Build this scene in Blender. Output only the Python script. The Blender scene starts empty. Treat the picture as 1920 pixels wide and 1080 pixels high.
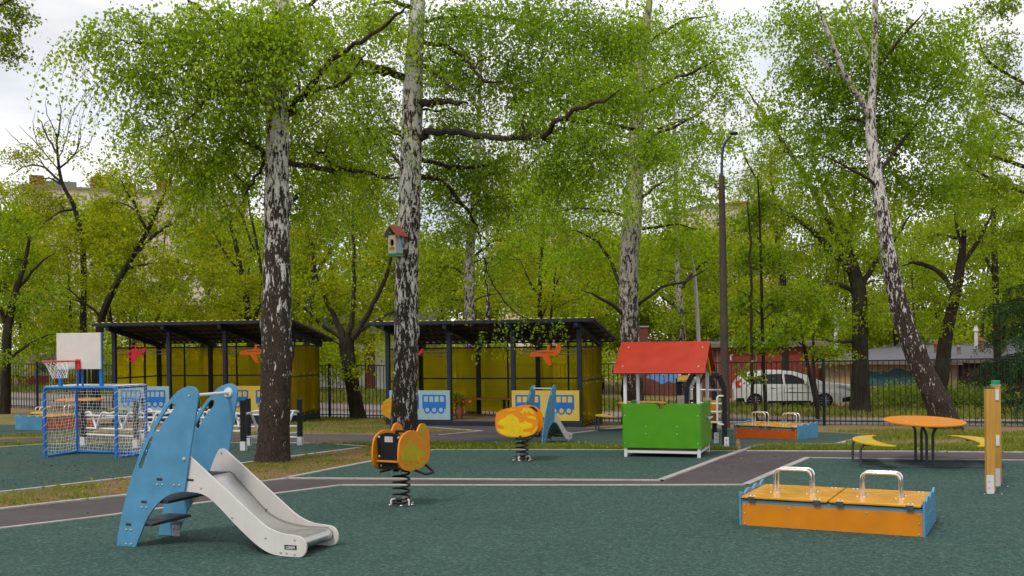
import bpy, bmesh, math, random
import numpy as np
from mathutils import Vector, Matrix
from mathutils.geometry import tessellate_polygon

# ------------------------------------------------------------------ camera, sky, sun, exposure
scene = bpy.context.scene
C = scene.collection
FPX, HZ, CAMH, ROLL = 2000.0, 643.0, 1.75, 0.013      # focal length in photo pixels, horizon row, eye height, roll
cam_d = bpy.data.cameras.new('camera')
cam_d.sensor_width = 36.0
cam_d.lens = FPX / 1920.0 * 36.0
cam_d.shift_y = (HZ - 540.0) / 1920.0
cam_d.clip_end = 3000.0
cam = bpy.data.objects.new('camera', cam_d)
cam.location = (0, 0, CAMH)
cam.rotation_mode = 'XYZ'
cam.matrix_world = Matrix.Translation((0, 0, CAMH)) @ Matrix.Rotation(math.radians(90), 4, 'X') @ Matrix.Rotation(-ROLL, 4, 'Z')
C.objects.link(cam)
scene.camera = cam

SUN_EL, SUN_AZ = math.radians(52), math.radians(215)   # azimuth clockwise from +Y: behind the camera, from the left
world = bpy.data.worlds.new('World'); scene.world = world; world.use_nodes = True
wn = world.node_tree.nodes; wl = world.node_tree.links; wn.clear()
w_out = wn.new('ShaderNodeOutputWorld'); w_bg = wn.new('ShaderNodeBackground')
w_sky = wn.new('ShaderNodeTexSky'); w_sky.sky_type = 'NISHITA'; w_sky.sun_disc = False
w_sky.sun_elevation = SUN_EL; w_sky.sun_rotation = SUN_AZ
w_tc = wn.new('ShaderNodeTexCoord'); w_map = wn.new('ShaderNodeMapping'); w_map.inputs['Scale'].default_value = (1.0, 1.0, 2.2)
w_no = wn.new('ShaderNodeTexNoise'); w_no.inputs['Scale'].default_value = 2.6; w_no.inputs['Detail'].default_value = 6; w_no.inputs['Roughness'].default_value = 0.55
w_cr = wn.new('ShaderNodeValToRGB')
w_cr.color_ramp.elements[0].position = 0.40; w_cr.color_ramp.elements[0].color = (5.5, 5.6, 5.85, 1)
w_cr.color_ramp.elements[1].position = 0.58; w_cr.color_ramp.elements[1].color = (8.4, 8.4, 8.4, 1)
w_no2 = wn.new('ShaderNodeTexNoise'); w_no2.inputs['Scale'].default_value = 3.1; w_no2.inputs['Detail'].default_value = 4
w_cr2 = wn.new('ShaderNodeValToRGB')
w_cr2.color_ramp.elements[0].position = 0.30; w_cr2.color_ramp.elements[0].color = (0.55, 0.55, 0.55, 1)
w_cr2.color_ramp.elements[1].position = 0.48; w_cr2.color_ramp.elements[1].color = (1, 1, 1, 1)
w_mix = wn.new('ShaderNodeMixRGB')
wl.new(w_tc.outputs['Generated'], w_map.inputs['Vector'])
wl.new(w_map.outputs[0], w_no.inputs['Vector']); wl.new(w_map.outputs[0], w_no2.inputs['Vector'])
wl.new(w_no.outputs['Fac'], w_cr.inputs[0]); wl.new(w_no2.outputs['Fac'], w_cr2.inputs[0])
wl.new(w_cr2.outputs[0], w_mix.inputs[0]); wl.new(w_sky.outputs[0], w_mix.inputs[1]); wl.new(w_cr.outputs[0], w_mix.inputs[2])
wl.new(w_mix.outputs[0], w_bg.inputs['Color']); w_bg.inputs['Strength'].default_value = 0.11
wl.new(w_bg.outputs[0], w_out.inputs['Surface'])

sun_d = bpy.data.lights.new('sun', 'SUN'); sun_d.energy = 1.5; sun_d.angle = math.radians(11); sun_d.color = (1.0, 0.95, 0.88)
sun = bpy.data.objects.new('sun', sun_d); C.objects.link(sun)
sdir = Vector((math.sin(SUN_AZ) * math.cos(SUN_EL), math.cos(SUN_AZ) * math.cos(SUN_EL), math.sin(SUN_EL)))
sun.rotation_euler = (-sdir).to_track_quat('-Z', 'Y').to_euler()
sun.location = (0, -5, 30)

scene.view_settings.view_transform = 'Standard'; scene.view_settings.look = 'None'
scene.view_settings.exposure = 0.48; scene.view_settings.gamma = 1.0
scene.render.engine = 'CYCLES'
cy = scene.cycles
cy.max_bounces = 10; cy.diffuse_bounces = 5; cy.glossy_bounces = 3; cy.transmission_bounces = 8; cy.transparent_max_bounces = 10
cy.use_denoising = True; cy.caustics_reflective = False; cy.caustics_refractive = False
cy.sample_clamp_indirect = 6.0

rng = np.random.default_rng(7)
random.seed(7)
PI = math.pi

# ------------------------------------------------------------------ photo pixel -> place
def terr(x, y):
    s = y - 17.0
    if s <= -2: return 0.0
    se = (s + 2) ** 2 / 8.0 if s < 2 else s
    if se > 20: se = 20 + 0.35 * (se - 20)
    se = min(se, 30)
    return -se * (0.0388 + 0.000965 * max(-25.0, min(25.0, x)))
def ray(u, v):
    du, dv = u - 960.0, v - HZ
    return ((du - dv * ROLL) / FPX, (du * ROLL + dv) / FPX)
def P(u, v, Y):
    a, b = ray(u, v)
    return Vector((a * Y, Y, CAMH - b * Y))
def G(u, v):
    a, b = ray(u, v)
    lo, hi = 1.0, 400.0
    for _ in range(60):
        m = 0.5 * (lo + hi)
        if CAMH - b * m > terr(a * m, m): lo = m
        else: hi = m
    return Vector((a * lo, lo, terr(a * lo, lo)))
class Frame:
    """origin + heading of a thing; local x along xdir, y to the left of it (away when x runs right), z up"""
    def __init__(s, o, xdir):
        s.o = Vector(o); d = Vector((xdir[0], xdir[1], 0)).normalized()
        s.x = d; s.y = Vector((-d.y, d.x, 0)); s.rz = math.atan2(d.y, d.x)
    def up(s, u, v, yl=0.0):
        """pixel -> local (x, z) on the upright plane y = yl"""
        a, b = ray(u, v)
        o = s.o + s.y * yl; n = s.y
        c = Vector((0, 0, CAMH)); d = Vector((a, 1.0, -b))
        t = (o - c).dot(n) / d.dot(n)
        p = c + d * t - o
        return (p.dot(s.x), p.z)
    def loc(s, p):
        q = Vector(p) - s.o
        return Vector((q.dot(s.x), q.dot(s.y), q.z))
    def w(s, x, y, z): return s.o + s.x * x + s.y * y + Vector((0, 0, z))

# ------------------------------------------------------------------ objects
def link(o, parent=None):
    C.objects.link(o)
    if parent is not None: o.parent = parent
    return o
def tag(o, label, cat, group=None):
    o['label'] = label; o['category'] = cat
    if group: o['group'] = group
    return o
def thing(name, label, cat, loc=(0, 0, 0), rz=0.0, group=None):
    o = bpy.data.objects.new(name, None); o.empty_display_size = 0.2
    link(o); o.location = loc; o.rotation_euler = (0, 0, rz)
    return tag(o, label, cat, group)
def dup(root, loc, rz, label, parent=None, group=None):
    r = root.copy(); C.objects.link(r); r.location = loc; r.rotation_euler = (0, 0, rz); r['label'] = label
    if group: r['group'] = group
    for ch in list(root.children):
        c = ch.copy(); C.objects.link(c); c.parent = r
        for g in list(ch.children):
            d = g.copy(); C.objects.link(d); d.parent = c
    return r

class MB:
    def __init__(s): s.v = []; s.f = []
    def add(s, vs, fs):
        n = len(s.v); s.v.extend([tuple(p) for p in vs]); s.f.extend([tuple(i + n for i in f) for f in fs]); return s
    def box(s, x0, x1, y0, y1, z0, z1, M=None):
        vs = [Vector(p) for p in ((x0,y0,z0),(x1,y0,z0),(x1,y1,z0),(x0,y1,z0),(x0,y0,z1),(x1,y0,z1),(x1,y1,z1),(x0,y1,z1))]
        if M is not None: vs = [M @ p for p in vs]
        return s.add(vs, ((3,2,1,0),(4,5,6,7),(0,1,5,4),(1,2,6,5),(2,3,7,6),(3,0,4,7)))
    def bar(s, a, b, w, h):
        """square bar from a to b, width w sideways, h upright-ish"""
        a, b = Vector(a), Vector(b); d = (b - a).normalized()
        up = Vector((0, 0, 1)) if abs(d.z) < 0.95 else Vector((0, 1, 0))
        sd = d.cross(up).normalized() * (w / 2); u2 = sd.cross(d).normalized() * (h / 2)
        vs = [a - sd - u2, a + sd - u2, a + sd + u2, a - sd + u2, b - sd - u2, b + sd - u2, b + sd + u2, b - sd + u2]
        return s.add(vs, ((0,1,2,3)[::-1],(4,5,6,7)[::-1][::-1],(0,1,5,4),(1,2,6,5),(2,3,7,6),(3,0,4,7)))
    def tube(s, pts, r, n=10, cap=True, closed=False):
        pts = [Vector(p) for p in pts]; N = len(pts)
        rs = [r] * N if not hasattr(r, '__len__') else list(r)
        vs = []; nrm = None
        for i, p in enumerate(pts):
            if closed: d = pts[(i + 1) % N] - pts[i - 1]
            else: d = pts[min(i + 1, N - 1)] - pts[max(i - 1, 0)]
            d.normalize()
            if nrm is None:
                nrm = d.cross(Vector((0, 0, 1)))
                if nrm.length < 0.05: nrm = d.cross(Vector((0, 1, 0)))
            nrm = (nrm - d * nrm.dot(d))
            nrm.normalize(); bn = d.cross(nrm)
            for k in range(n):
                a = 2 * PI * k / n
                vs.append(p + (nrm * math.cos(a) + bn * math.sin(a)) * rs[i])
        fs = []
        for i in range(N if closed else N - 1):
            j = (i + 1) % N
            for k in range(n):
                k2 = (k + 1) % n
                fs.append((i*n+k, i*n+k2, j*n+k2, j*n+k))
        if cap and not closed:
            fs.append(tuple(range(n))[::-1]); fs.append(tuple((N-1)*n + k for k in range(n)))
        return s.add(vs, fs)
    def cyl(s, a, b, r, n=14, r2=None): return s.tube([a, b], [r, r if r2 is None else r2], n)
    def ball(s, c, r, n=8, sz=1.0):
        c = Vector(c); m = max(3, n // 2); vs = []; fs = []
        for i in range(m + 1):
            t = PI * i / m
            for k in range(n):
                a = 2 * PI * k / n
                vs.append(c + Vector((math.sin(t) * math.cos(a) * r, math.sin(t) * math.sin(a) * r, math.cos(t) * r * sz)))
        for i in range(m):
            for k in range(n):
                fs.append((i*n+k, (i+1)*n+k, (i+1)*n+(k+1)%n, i*n+(k+1)%n))
        return s.add(vs, fs)
    def prism(s, outline, d0, d1, f, holes=()):
        """outline of (a, b) pairs, swept from d0 to d1; f(a, b, d) -> point"""
        loops = [list(outline)] + [list(h) for h in holes]
        tri = tessellate_polygon([[Vector((a, b, 0)) for a, b in lp] for lp in loops])
        flat = [p for lp in loops for p in lp]; n = len(flat)
        vs = [f(a, b, d0) for a, b in flat] + [f(a, b, d1) for a, b in flat]
        fs = [tuple(t) for t in tri] + [tuple(i + n for i in t[::-1]) for t in tri]
        o = 0
        for lp in loops:
            m = len(lp)
            for i in range(m):
                j = (i + 1) % m
                fs.append((o + i, o + j, o + j + n, o + i + n))
            o += m
        return s.add(vs, fs)
    def build(s, name, mat, parent=None, bevel=0.0, smooth=False, loc=None, seg=2):
        me = bpy.data.meshes.new(name); me.from_pydata(s.v, [], s.f)
        bm = bmesh.new(); bm.from_mesh(me)
        bmesh.ops.recalc_face_normals(bm, faces=bm.faces); bm.to_mesh(me); bm.free()
        me.materials.append(mat)
        if smooth:
            me.polygons.foreach_set('use_smooth', [True] * len(me.polygons))
            try: me.set_sharp_from_angle(angle=math.radians(42))
            except Exception: pass
        o = bpy.data.objects.new(name, me); link(o, parent)
        if loc is not None: o.location = loc
        if bevel > 0:
            b = o.modifiers.new('edge', 'BEVEL'); b.width = bevel; b.segments = seg; b.limit_method = 'ANGLE'; b.angle_limit = math.radians(40)
        return o
XZ = lambda a, b, d: Vector((a, d, b))
XY = lambda a, b, d: Vector((a, b, d))
YZ = lambda a, b, d: Vector((d, a, b))

def smooth_poly(pts, k=3, closed=True):
    """Catmull-Rom through the points"""
    n = len(pts); out = []
    for i in range(n if closed else n - 1):
        p0 = pts[(i - 1) % n] if closed or i > 0 else pts[0]; p1 = pts[i]; p2 = pts[(i + 1) % n]
        p3 = pts[(i + 2) % n] if closed or i + 2 < n else pts[-1]
        for j in range(k):
            t = j / k
            out.append(tuple(0.5 * ((2*b) + (-a + c) * t + (2*a - 5*b + 4*c - d) * t*t + (-a + 3*b - 3*c + d) * t**3) for a, b, c, d in zip(p0, p1, p2, p3)))
    if not closed: out.append(tuple(pts[-1]))
    return out
def arc(cx, cy_, r, a0, a1, n):
    return [(cx + r * math.cos(math.radians(a0 + (a1 - a0) * i / n)), cy_ + r * math.sin(math.radians(a0 + (a1 - a0) * i / n))) for i in range(n + 1)]
def fillet(pts, r, n=5):
    """round the inner corners of a 3-D polyline"""
    pts = [Vector(p) for p in pts]; out = [pts[0]]
    for i in range(1, len(pts) - 1):
        a, b, c = pts[i - 1], pts[i], pts[i + 1]
        d1 = (a - b); d2 = (c - b); l = min(r, d1.length * 0.49, d2.length * 0.49)
        p = b + d1.normalized() * l; q = b + d2.normalized() * l
        for j in range(n + 1):
            t = j / n; out.append((1-t)**2 * p + 2*t*(1-t) * b + t*t * q)
    out.append(pts[-1]); return out

# ------------------------------------------------------------------ materials
class NT:
    def __init__(s, name):
        s.m = bpy.data.materials.new(name); s.m.use_nodes = True
        s.t = s.m.node_tree; s.n = s.t.nodes; s.l = s.t.links
        s.b = s.n['Principled BSDF']; s.out = s.n['Material Output']
        s.tc = s.n.new('ShaderNodeTexCoord'); s.b.inputs['Specular IOR Level'].default_value = 0.18
    def noise(s, scale, detail=3, rough=0.5, co='Object', stretch=None, dist=0.0):
        t = s.n.new('ShaderNodeTexNoise'); t.inputs['Scale'].default_value = scale; t.inputs['Detail'].default_value = detail
        t.inputs['Roughness'].default_value = rough; t.inputs['Distortion'].default_value = dist
        src = s.tc.outputs[co]
        if stretch:
            mp = s.n.new('ShaderNodeMapping'); mp.inputs['Scale'].default_value = stretch; s.l.new(src, mp.inputs[0]); src = mp.outputs[0]
        s.l.new(src, t.inputs['Vector']); return t.outputs['Fac']
    def ramp(s, fac, stops):
        r = s.n.new('ShaderNodeValToRGB'); e = r.color_ramp.elements
        while len(e) < len(stops): e.new(0.5)
        for x, (p, c) in zip(e, stops):
            x.position = p; x.color = tuple(c) + (1,) if len(c) == 3 else c
        s.l.new(fac, r.inputs[0]); return r.outputs[0]
    def g(s, fac, a, b, va=0.0, vb=1.0):
        return s.ramp(fac, [(a, (va,) * 3), (b, (vb,) * 3)])
    def mix(s, fac, a, b, mode='MIX'):
        x = s.n.new('ShaderNodeMixRGB'); x.blend_type = mode
        for i, q in ((0, fac), (1, a), (2, b)):
            if hasattr(q, 'is_output'): s.l.new(q, x.inputs[i])
            elif i == 0: x.inputs[0].default_value = q
            else: x.inputs[i].default_value = tuple(q) + (1,)
        return x.outputs[0]
    def math(s, op, a, b=0.5, clamp=False):
        x = s.n.new('ShaderNodeMath'); x.operation = op; x.use_clamp = clamp
        for i, q in ((0, a), (1, b)):
            if hasattr(q, 'is_output'): s.l.new(q, x.inputs[i])
            else: x.inputs[i].default_value = q
        return x.outputs[0]
    def bump(s, h, strength=0.3, dist=0.01):
        x = s.n.new('ShaderNodeBump'); x.inputs['Strength'].default_value = strength; x.inputs['Distance'].default_value = dist
        s.l.new(h, x.inputs['Height']); s.l.new(x.outputs[0], s.b.inputs['Normal'])
    def col(s, c):
        if hasattr(c, 'is_output'): s.l.new(c, s.b.inputs['Base Color'])
        else: s.b.inputs['Base Color'].default_value = tuple(c) + (1,)
    def rough(s, r):
        if hasattr(r, 'is_output'): s.l.new(r, s.b.inputs['Roughness'])
        else: s.b.inputs['Roughness'].default_value = r
    def sep(s, co='Object'):
        x = s.n.new('ShaderNodeSeparateXYZ'); s.l.new(s.tc.outputs[co], x.inputs[0]); return x.outputs

def paint(name, c, rough=0.42, var=0.12, scale=6.0, metal=0.0, dirt=0.04, wear=0.10):
    """painted or plastic surface: faint tone drift, dust specks, gloss that varies"""
    t = NT(name); n1 = t.noise(scale, 4); n2 = t.noise(scale * 9, 3); wear *= min(1, max(c) * 2.2); dirt *= min(1, max(c) * 2.2)
    lo = tuple(x * (1 - var) for x in c); hi = tuple(min(1, x * (1 + var)) for x in c)
    k = t.ramp(n1, [(0.3, lo), (0.7, hi)])
    k = t.mix(t.g(n2, 0.58, 0.8, 0, dirt), k, (0.25, 0.23, 0.2))
    n5 = t.noise(5, 5, 0.7, stretch=(3.0, 3.0, 0.5)); k = t.mix(t.g(n5, 0.52, 0.78, 0.0, wear), k, (0.16, 0.145, 0.13))
    n6 = t.noise(60, 2, 0.6, stretch=(0.25, 1.0, 1.0)); k = t.mix(t.g(n6, 0.70, 0.76, 0.0, wear), k, (0.6, 0.58, 0.55))
    t.col(k); t.rough(t.g(n1, 0.3, 0.7, rough * 0.8, min(1, rough * 1.25))); t.b.inputs['Metallic'].default_value = metal
    t.bump(n2, 0.04, 0.002); t.b.inputs['Specular IOR Level'].default_value = 0.30 if max(c) > .1 else 0.16
    return t.m
M = {}
M['sky_blue'] = paint('sky_blue_board', (0.075, 0.242, 0.395), 0.38)
M['deep_blue'] = paint('deep_blue_print', (0.012, 0.12, 0.42), 0.4)
M['goal_blue'] = paint('blue_tube_paint', (0.006, 0.13, 0.46), 0.35)
M['white_board'] = paint('white_board', (0.57, 0.54, 0.51), 0.4, 0.04)
M['white_paint'] = paint('white_paint', (0.58, 0.57, 0.58), 0.4, 0.05)
M['grey_plate'] = paint('galvanised_plate', (0.45, 0.43, 0.40), 0.45, 0.12, 12, 0.3)
M['red_board'] = paint('red_board', (0.33, 0.022, 0.006), 0.38, 0.08)
M['red_paint'] = paint('red_paint', (0.60, 0.03, 0.03), 0.35)
M['crimson'] = paint('crimson_board', (0.42, 0.008, 0.03), 0.4)
M['green_board'] = paint('green_board', (0.058, 0.240, 0.004), 0.38, 0.07)
M['orange_board'] = paint('orange_board', (0.54, 0.182, 0.001), 0.62, 0.08)
M['lid_orange'] = paint('amber_lid_board', (0.60, 0.27, 0.010), 0.25, 0.1)
M['deep_orange'] = paint('deep_orange_board', (0.46, 0.078, 0.002), 0.4, 0.1)
M['rider_orange'] = paint('rider_orange_board', (0.62, 0.205, 0.002), 0.4, 0.08)
M['olive_print'] = paint('olive_print', (0.40, 0.31, 0.002), 0.42, 0.1)
M['gold_print'] = paint('gold_print', (0.60, 0.42, 0.003), 0.42, 0.1)
M['yellow_board'] = paint('yellow_board', (0.54, 0.36, 0.004), 0.4, 0.08)
M['panel_yellow'] = paint('pale_yellow_board', (0.52, 0.38, 0.06), 0.45, 0.06)
M['panel_blue'] = paint('pale_blue_board', (0.24, 0.36, 0.385), 0.45, 0.06)
M['black_board'] = paint('black_board', (0.012, 0.012, 0.013), 0.45)
M['black_metal'] = paint('black_metal', (0.014, 0.015, 0.017), 0.4)
M['navy'] = paint('navy_steel', (0.018, 0.025, 0.040), 0.42)
M['fence_metal'] = paint('dark_fence_paint', (0.016, 0.022, 0.028), 0.45)
M['dark_step'] = paint('dark_step_board', (0.035, 0.038, 0.05), 0.55)
M['grey_frame'] = paint('slate_frame_paint', (0.05, 0.058, 0.07), 0.45)
M['bolt'] = paint('zinc_bolt', (0.5, 0.48, 0.46), 0.3, 0.1, 20, 0.7)
M['green_cap'] = paint('green_cap', (0.01, 0.25, 0.12), 0.4)
M['net'] = paint('white_cord', (0.72, 0.70, 0.68), 0.8, 0.08)
M['rubber'] = paint('tyre_rubber', (0.015, 0.015, 0.016), 0.8)
def steel():
    t = NT('brushed_steel'); n = t.noise(40, 3, stretch=(1, 14, 1)); t.col(t.ramp(n, [(0.3, (0.50, 0.49, 0.47)), (0.7, (0.66, 0.65, 0.63))]))
    t.b.inputs['Metallic'].default_value = 1.0; t.rough(t.g(n, 0.3, 0.7, 0.28, 0.42)); return t.m
M['steel'] = steel()
def chrome():
    t = NT('polished_tube'); n = t.noise(9, 3); t.col((0.78, 0.74, 0.71)); t.b.inputs['Metallic'].default_value = 1.0
    t.rough(t.g(n, 0.3, 0.7, 0.12, 0.26)); return t.m
M['chrome'] = chrome()
def wood(name, a, b, sc=(2, 2, 30)):
    t = NT(name); n = t.noise(3, 4, 0.6, stretch=sc); n2 = t.noise(2, 2)
    k = t.mix(0.5, t.ramp(n, [(0.3, a), (0.7, b)]), t.ramp(n2, [(0.3, a), (0.7, b)])); t.col(k); t.rough(0.5); t.bump(n, 0.2, 0.004); return t.m
M['post_wood'] = wood('varnished_post', (0.36, 0.18, 0.03), (0.54, 0.31, 0.07), (14, 14, 0.8))
M['bench_wood'] = wood('bench_wood', (0.28, 0.13, 0.04), (0.45, 0.23, 0.08), (0.7, 14, 14))
M['floor_wood'] = wood('floor_boards', (0.12, 0.075, 0.05), (0.20, 0.13, 0.09), (0.6, 12, 12))
M['old_wood'] = wood('weathered_wood', (0.30, 0.26, 0.20), (0.48, 0.42, 0.33), (10, 10, 1))
def stone(name, c, sc=8, var=0.25, rough=0.9, bump=0.4, stain=(0.06, 0.05, 0.045)):
    t = NT(name); n = t.noise(sc, 6, 0.65); n2 = t.noise(sc * 0.13, 4)
    lo = tuple(x * (1 - var) for x in c); hi = tuple(min(1, x * (1 + var)) for x in c)
    k = t.ramp(n, [(0.3, lo), (0.7, hi)]); k = t.mix(t.g(n2, 0.5, 0.75, 0, 0.45), k, stain)
    t.col(k); t.rough(rough); t.bump(n, bump, 0.01); return t.m
M['kerb'] = stone('concrete_edging', (0.34, 0.315, 0.295), 30, 0.2, stain=(0.16, 0.14, 0.12))
M['concrete'] = stone('old_concrete', (0.30, 0.27, 0.24), 6)
M['plaster'] = stone('tan_plaster', (0.30, 0.22, 0.13), 4, stain=(0.13, 0.09, 0.06))
M['bitumen'] = stone('grey_roof_felt', (0.125, 0.122, 0.135), 3, 0.15, stain=(0.10, 0.095, 0.10))
M['eave'] = stone('weathered_eave', (0.16, 0.125, 0.105), 3)
M['rust_red'] = stone('rusty_red_metal', (0.20, 0.042, 0.026), 2.5, 0.3, 0.7, 0.2)
M['maroon'] = stone('maroon_metal', (0.065, 0.012, 0.022), 3, 0.2, 0.6, 0.2)
M['brick_red'] = stone('brick', (0.15, 0.05, 0.035), 9, 0.35)
M['clay'] = stone('clay_pot', (0.20, 0.075, 0.04), 9, 0.3)
M['facade'] = stone('facade_panel', (0.56, 0.48, 0.42), 0.4, 0.08, stain=(0.5, 0.43, 0.37))
M['facade_dark'] = stone('facade_balcony', (0.20, 0.19, 0.19), 1, 0.2)
M['white_wall'] = stone('whitewash', (0.55, 0.54, 0.52), 2, 0.15, stain=(0.35, 0.33, 0.3))
def glassy(name, c, rough=0.08):
    t = NT(name); n = t.noise(2, 3); t.col(t.ramp(n, [(0.3, tuple(x * 0.7 for x in c)), (0.7, c)])); t.rough(rough); t.b.inputs['IOR'].default_value = 1.5; return t.m
M['glass'] = glassy('dark_glass', (0.03, 0.034, 0.04))
M['headlamp'] = glassy('lamp_lens', (0.35, 0.37, 0.4), 0.1)
M['tail_red'] = glassy('tail_lens', (0.55, 0.02, 0.02), 0.15)
def car_paint():
    t = NT('white_car_paint'); n = t.noise(3, 3); t.col(t.ramp(n, [(0.3, (0.50, 0.50, 0.49)), (0.7, (0.58, 0.58, 0.57))])); t.rough(0.22)
    t.b.inputs['Coat Weight'].default_value = 0.6; t.b.inputs['Coat Roughness'].default_value = 0.08; return t.m
M['car'] = car_paint()
def polycarb():
    t = NT('amber_polycarbonate'); t.n.remove(t.b)
    n = t.noise(0.8, 3); n2 = t.noise(2.0, 2, stretch=(0.3, 0.3, 30))
    k = t.mix(t.g(n2, 0.35, 0.65, 0, 0.35), t.ramp(n, [(0.3, (0.70, 0.62, 0.05)), (0.7, (0.88, 0.80, 0.10))]), (0.60, 0.52, 0.03))
    tr = t.n.new('ShaderNodeBsdfTransparent'); tl = t.n.new('ShaderNodeBsdfTranslucent'); df = t.n.new('ShaderNodeBsdfPrincipled')
    df.inputs['Roughness'].default_value = 0.3
    for x in (tl, tr): t.l.new(k, x.inputs['Color'])
    t.l.new(t.mix(0.5, k, (0.10, 0.07, 0.01)), df.inputs['Base Color'])
    a = t.n.new('ShaderNodeMixShader'); a.inputs[0].default_value = 0.22; t.l.new(tl.outputs[0], a.inputs[1]); t.l.new(df.outputs[0], a.inputs[2])
    b = t.n.new('ShaderNodeMixShader'); b.inputs[0].default_value = 0.66; t.l.new(a.outputs[0], b.inputs[1]); t.l.new(tr.outputs[0], b.inputs[2])
    t.l.new(b.outputs[0], t.out.inputs['Surface']); return t.m
M['polycarb'] = polycarb()
def roof_sheet():
    t = NT('corrugated_roof_sheet'); n = t.noise(2, 4); t.col(t.ramp(n, [(0.3, (0.075, 0.058, 0.045)), (0.7, (0.13, 0.105, 0.085))])); t.rough(0.5); t.b.inputs['Metallic'].default_value = 0.2; return t.m
M['roof_sheet'] = roof_sheet()
M['roof_tip'] = paint('yellow_sheet_edge', (0.62, 0.50, 0.04), 0.5)

# ground surfaces
def rubber(name, a, b, litter):
    t = NT(name); n = t.noise(95, 3, 0.75); n2 = t.noise(0.9, 5, 0.6); n3 = t.noise(55, 3, 0.8)
    k = t.ramp(n, [(0.32, a), (0.66, b)])
    k = t.mix(t.g(n2, 0.35, 0.75, 0.0, 0.28), k, tuple(x * 1.1 for x in a))
    k = t.mix(t.g(n3, 0.66, 0.74, 0, 0.4), k, (0.26, 0.30, 0.27))
    n8 = t.noise(34, 3, 0.7); k = t.mix(t.g(n8, 0.36, 0.60, 0.6, 0.0), k, (0.010, 0.032, 0.025)); k = t.mix(t.g(n8, 0.54, 0.68, 0.0, 0.5), k, (0.11, 0.20, 0.16))
    n6 = t.noise(9, 5, 0.8); k = t.mix(t.g(n6, 0.36, 0.62, 0.2, 0.0), k, (0.012, 0.036, 0.03))
    n7 = t.noise(24, 2, 0.5); k = t.mix(t.g(n7, 0.735, 0.75, 0, 0.8), k, (0.16, 0.10, 0.06))
    if litter:
        n4 = t.noise(9, 6, 0.75, stretch=(0.45, 1.5, 1)); n5 = t.noise(0.55, 4)
        k = t.mix(t.math('MULTIPLY', t.g(n4, 0.52, 0.60), t.g(n5, 0.36, 0.56, 0, 0.85)), k, (0.115, 0.068, 0.048))
    t.col(k); t.rough(0.95); t.b.inputs['Specular IOR Level'].default_value = 0.12; t.bump(n8, 0.8, 0.012); return t.m
M['rubber_green'] = rubber('green_rubber_tiles', (0.020, 0.046, 0.040), (0.086, 0.146, 0.126), False)
M['rubber_green2'] = rubber('green_rubber_littered', (0.016, 0.050, 0.041), (0.066, 0.128, 0.107), True)
def asphalt(name, c, dust):
    t = NT(name); n = t.noise(140, 3, 0.7); n2 = t.noise(1.3, 6, 0.65); n3 = t.noise(14, 5, 0.8, stretch=(0.4, 1.6, 1))
    k = t.ramp(n, [(0.3, tuple(x * 0.7 for x in c)), (0.7, tuple(x * 1.35 for x in c))])
    k = t.mix(t.g(n2, 0.35, 0.7, 0, 0.6), k, dust); k = t.mix(t.g(n3, 0.60, 0.75, 0, 0.5), k, (0.2, 0.17, 0.15))
    t.col(k); t.rough(0.88); t.bump(n, 0.5, 0.006); return t.m
M['asphalt'] = asphalt('path_asphalt', (0.060, 0.050, 0.054), (0.102, 0.085, 0.088))
M['road'] = asphalt('road_asphalt', (0.18, 0.163, 0.158), (0.23, 0.205, 0.19))
M['pavement'] = asphalt('pavement_dust', (0.21, 0.16, 0.14), (0.25, 0.20, 0.17))
M['road_edge'] = asphalt('road_edge', (0.10, 0.085, 0.08), (0.13, 0.11, 0.10))
def lawn():
    t = NT('lawn_and_soil'); n = t.noise(1.1, 6, 0.65, 'Object'); n2 = t.noise(22, 5, 0.75); n3 = t.noise(0.35, 4)
    soil = t.ramp(n2, [(0.3, (0.12, 0.075, 0.038)), (0.7, (0.34, 0.225, 0.115))])
    grass = t.ramp(n2, [(0.3, (0.055, 0.075, 0.014)), (0.7, (0.15, 0.17, 0.035))])
    k = t.mix(t.g(t.mix(0.5, n, n3), 0.48, 0.60), soil, grass)
    t.col(k); t.rough(0.95); t.bump(n2, 0.8, 0.03); return t.m
M['lawn'] = lawn()
# ------------------------------------------------------------------ the ground
def struct(o): o['kind'] = 'structure'; return o
def make_ground():
    xs = [-900, -400, -200, -120, -80] + list(range(-60, 61)) + [80, 120, 200, 400, 900]
    ys = [-300, -100, -40] + list(range(-20, 101)) + [130, 200, 400, 900, 1500]
    vs = [(x, y, terr(x, y)) for y in ys for x in xs]; nx = len(xs)
    fs = [(j*nx+i, j*nx+i+1, (j+1)*nx+i+1, (j+1)*nx+i) for j in range(len(ys)-1) for i in range(nx-1)]
    me = bpy.data.meshes.new('ground'); me.from_pydata(vs, [], fs); me.materials.append(M['lawn'])
    me.polygons.foreach_set('use_smooth', [True] * len(me.polygons))
    o = bpy.data.objects.new('ground', me); link(o); struct(o); o['label'] = 'patchy lawn and bare soil around the play areas'
make_ground()

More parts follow.
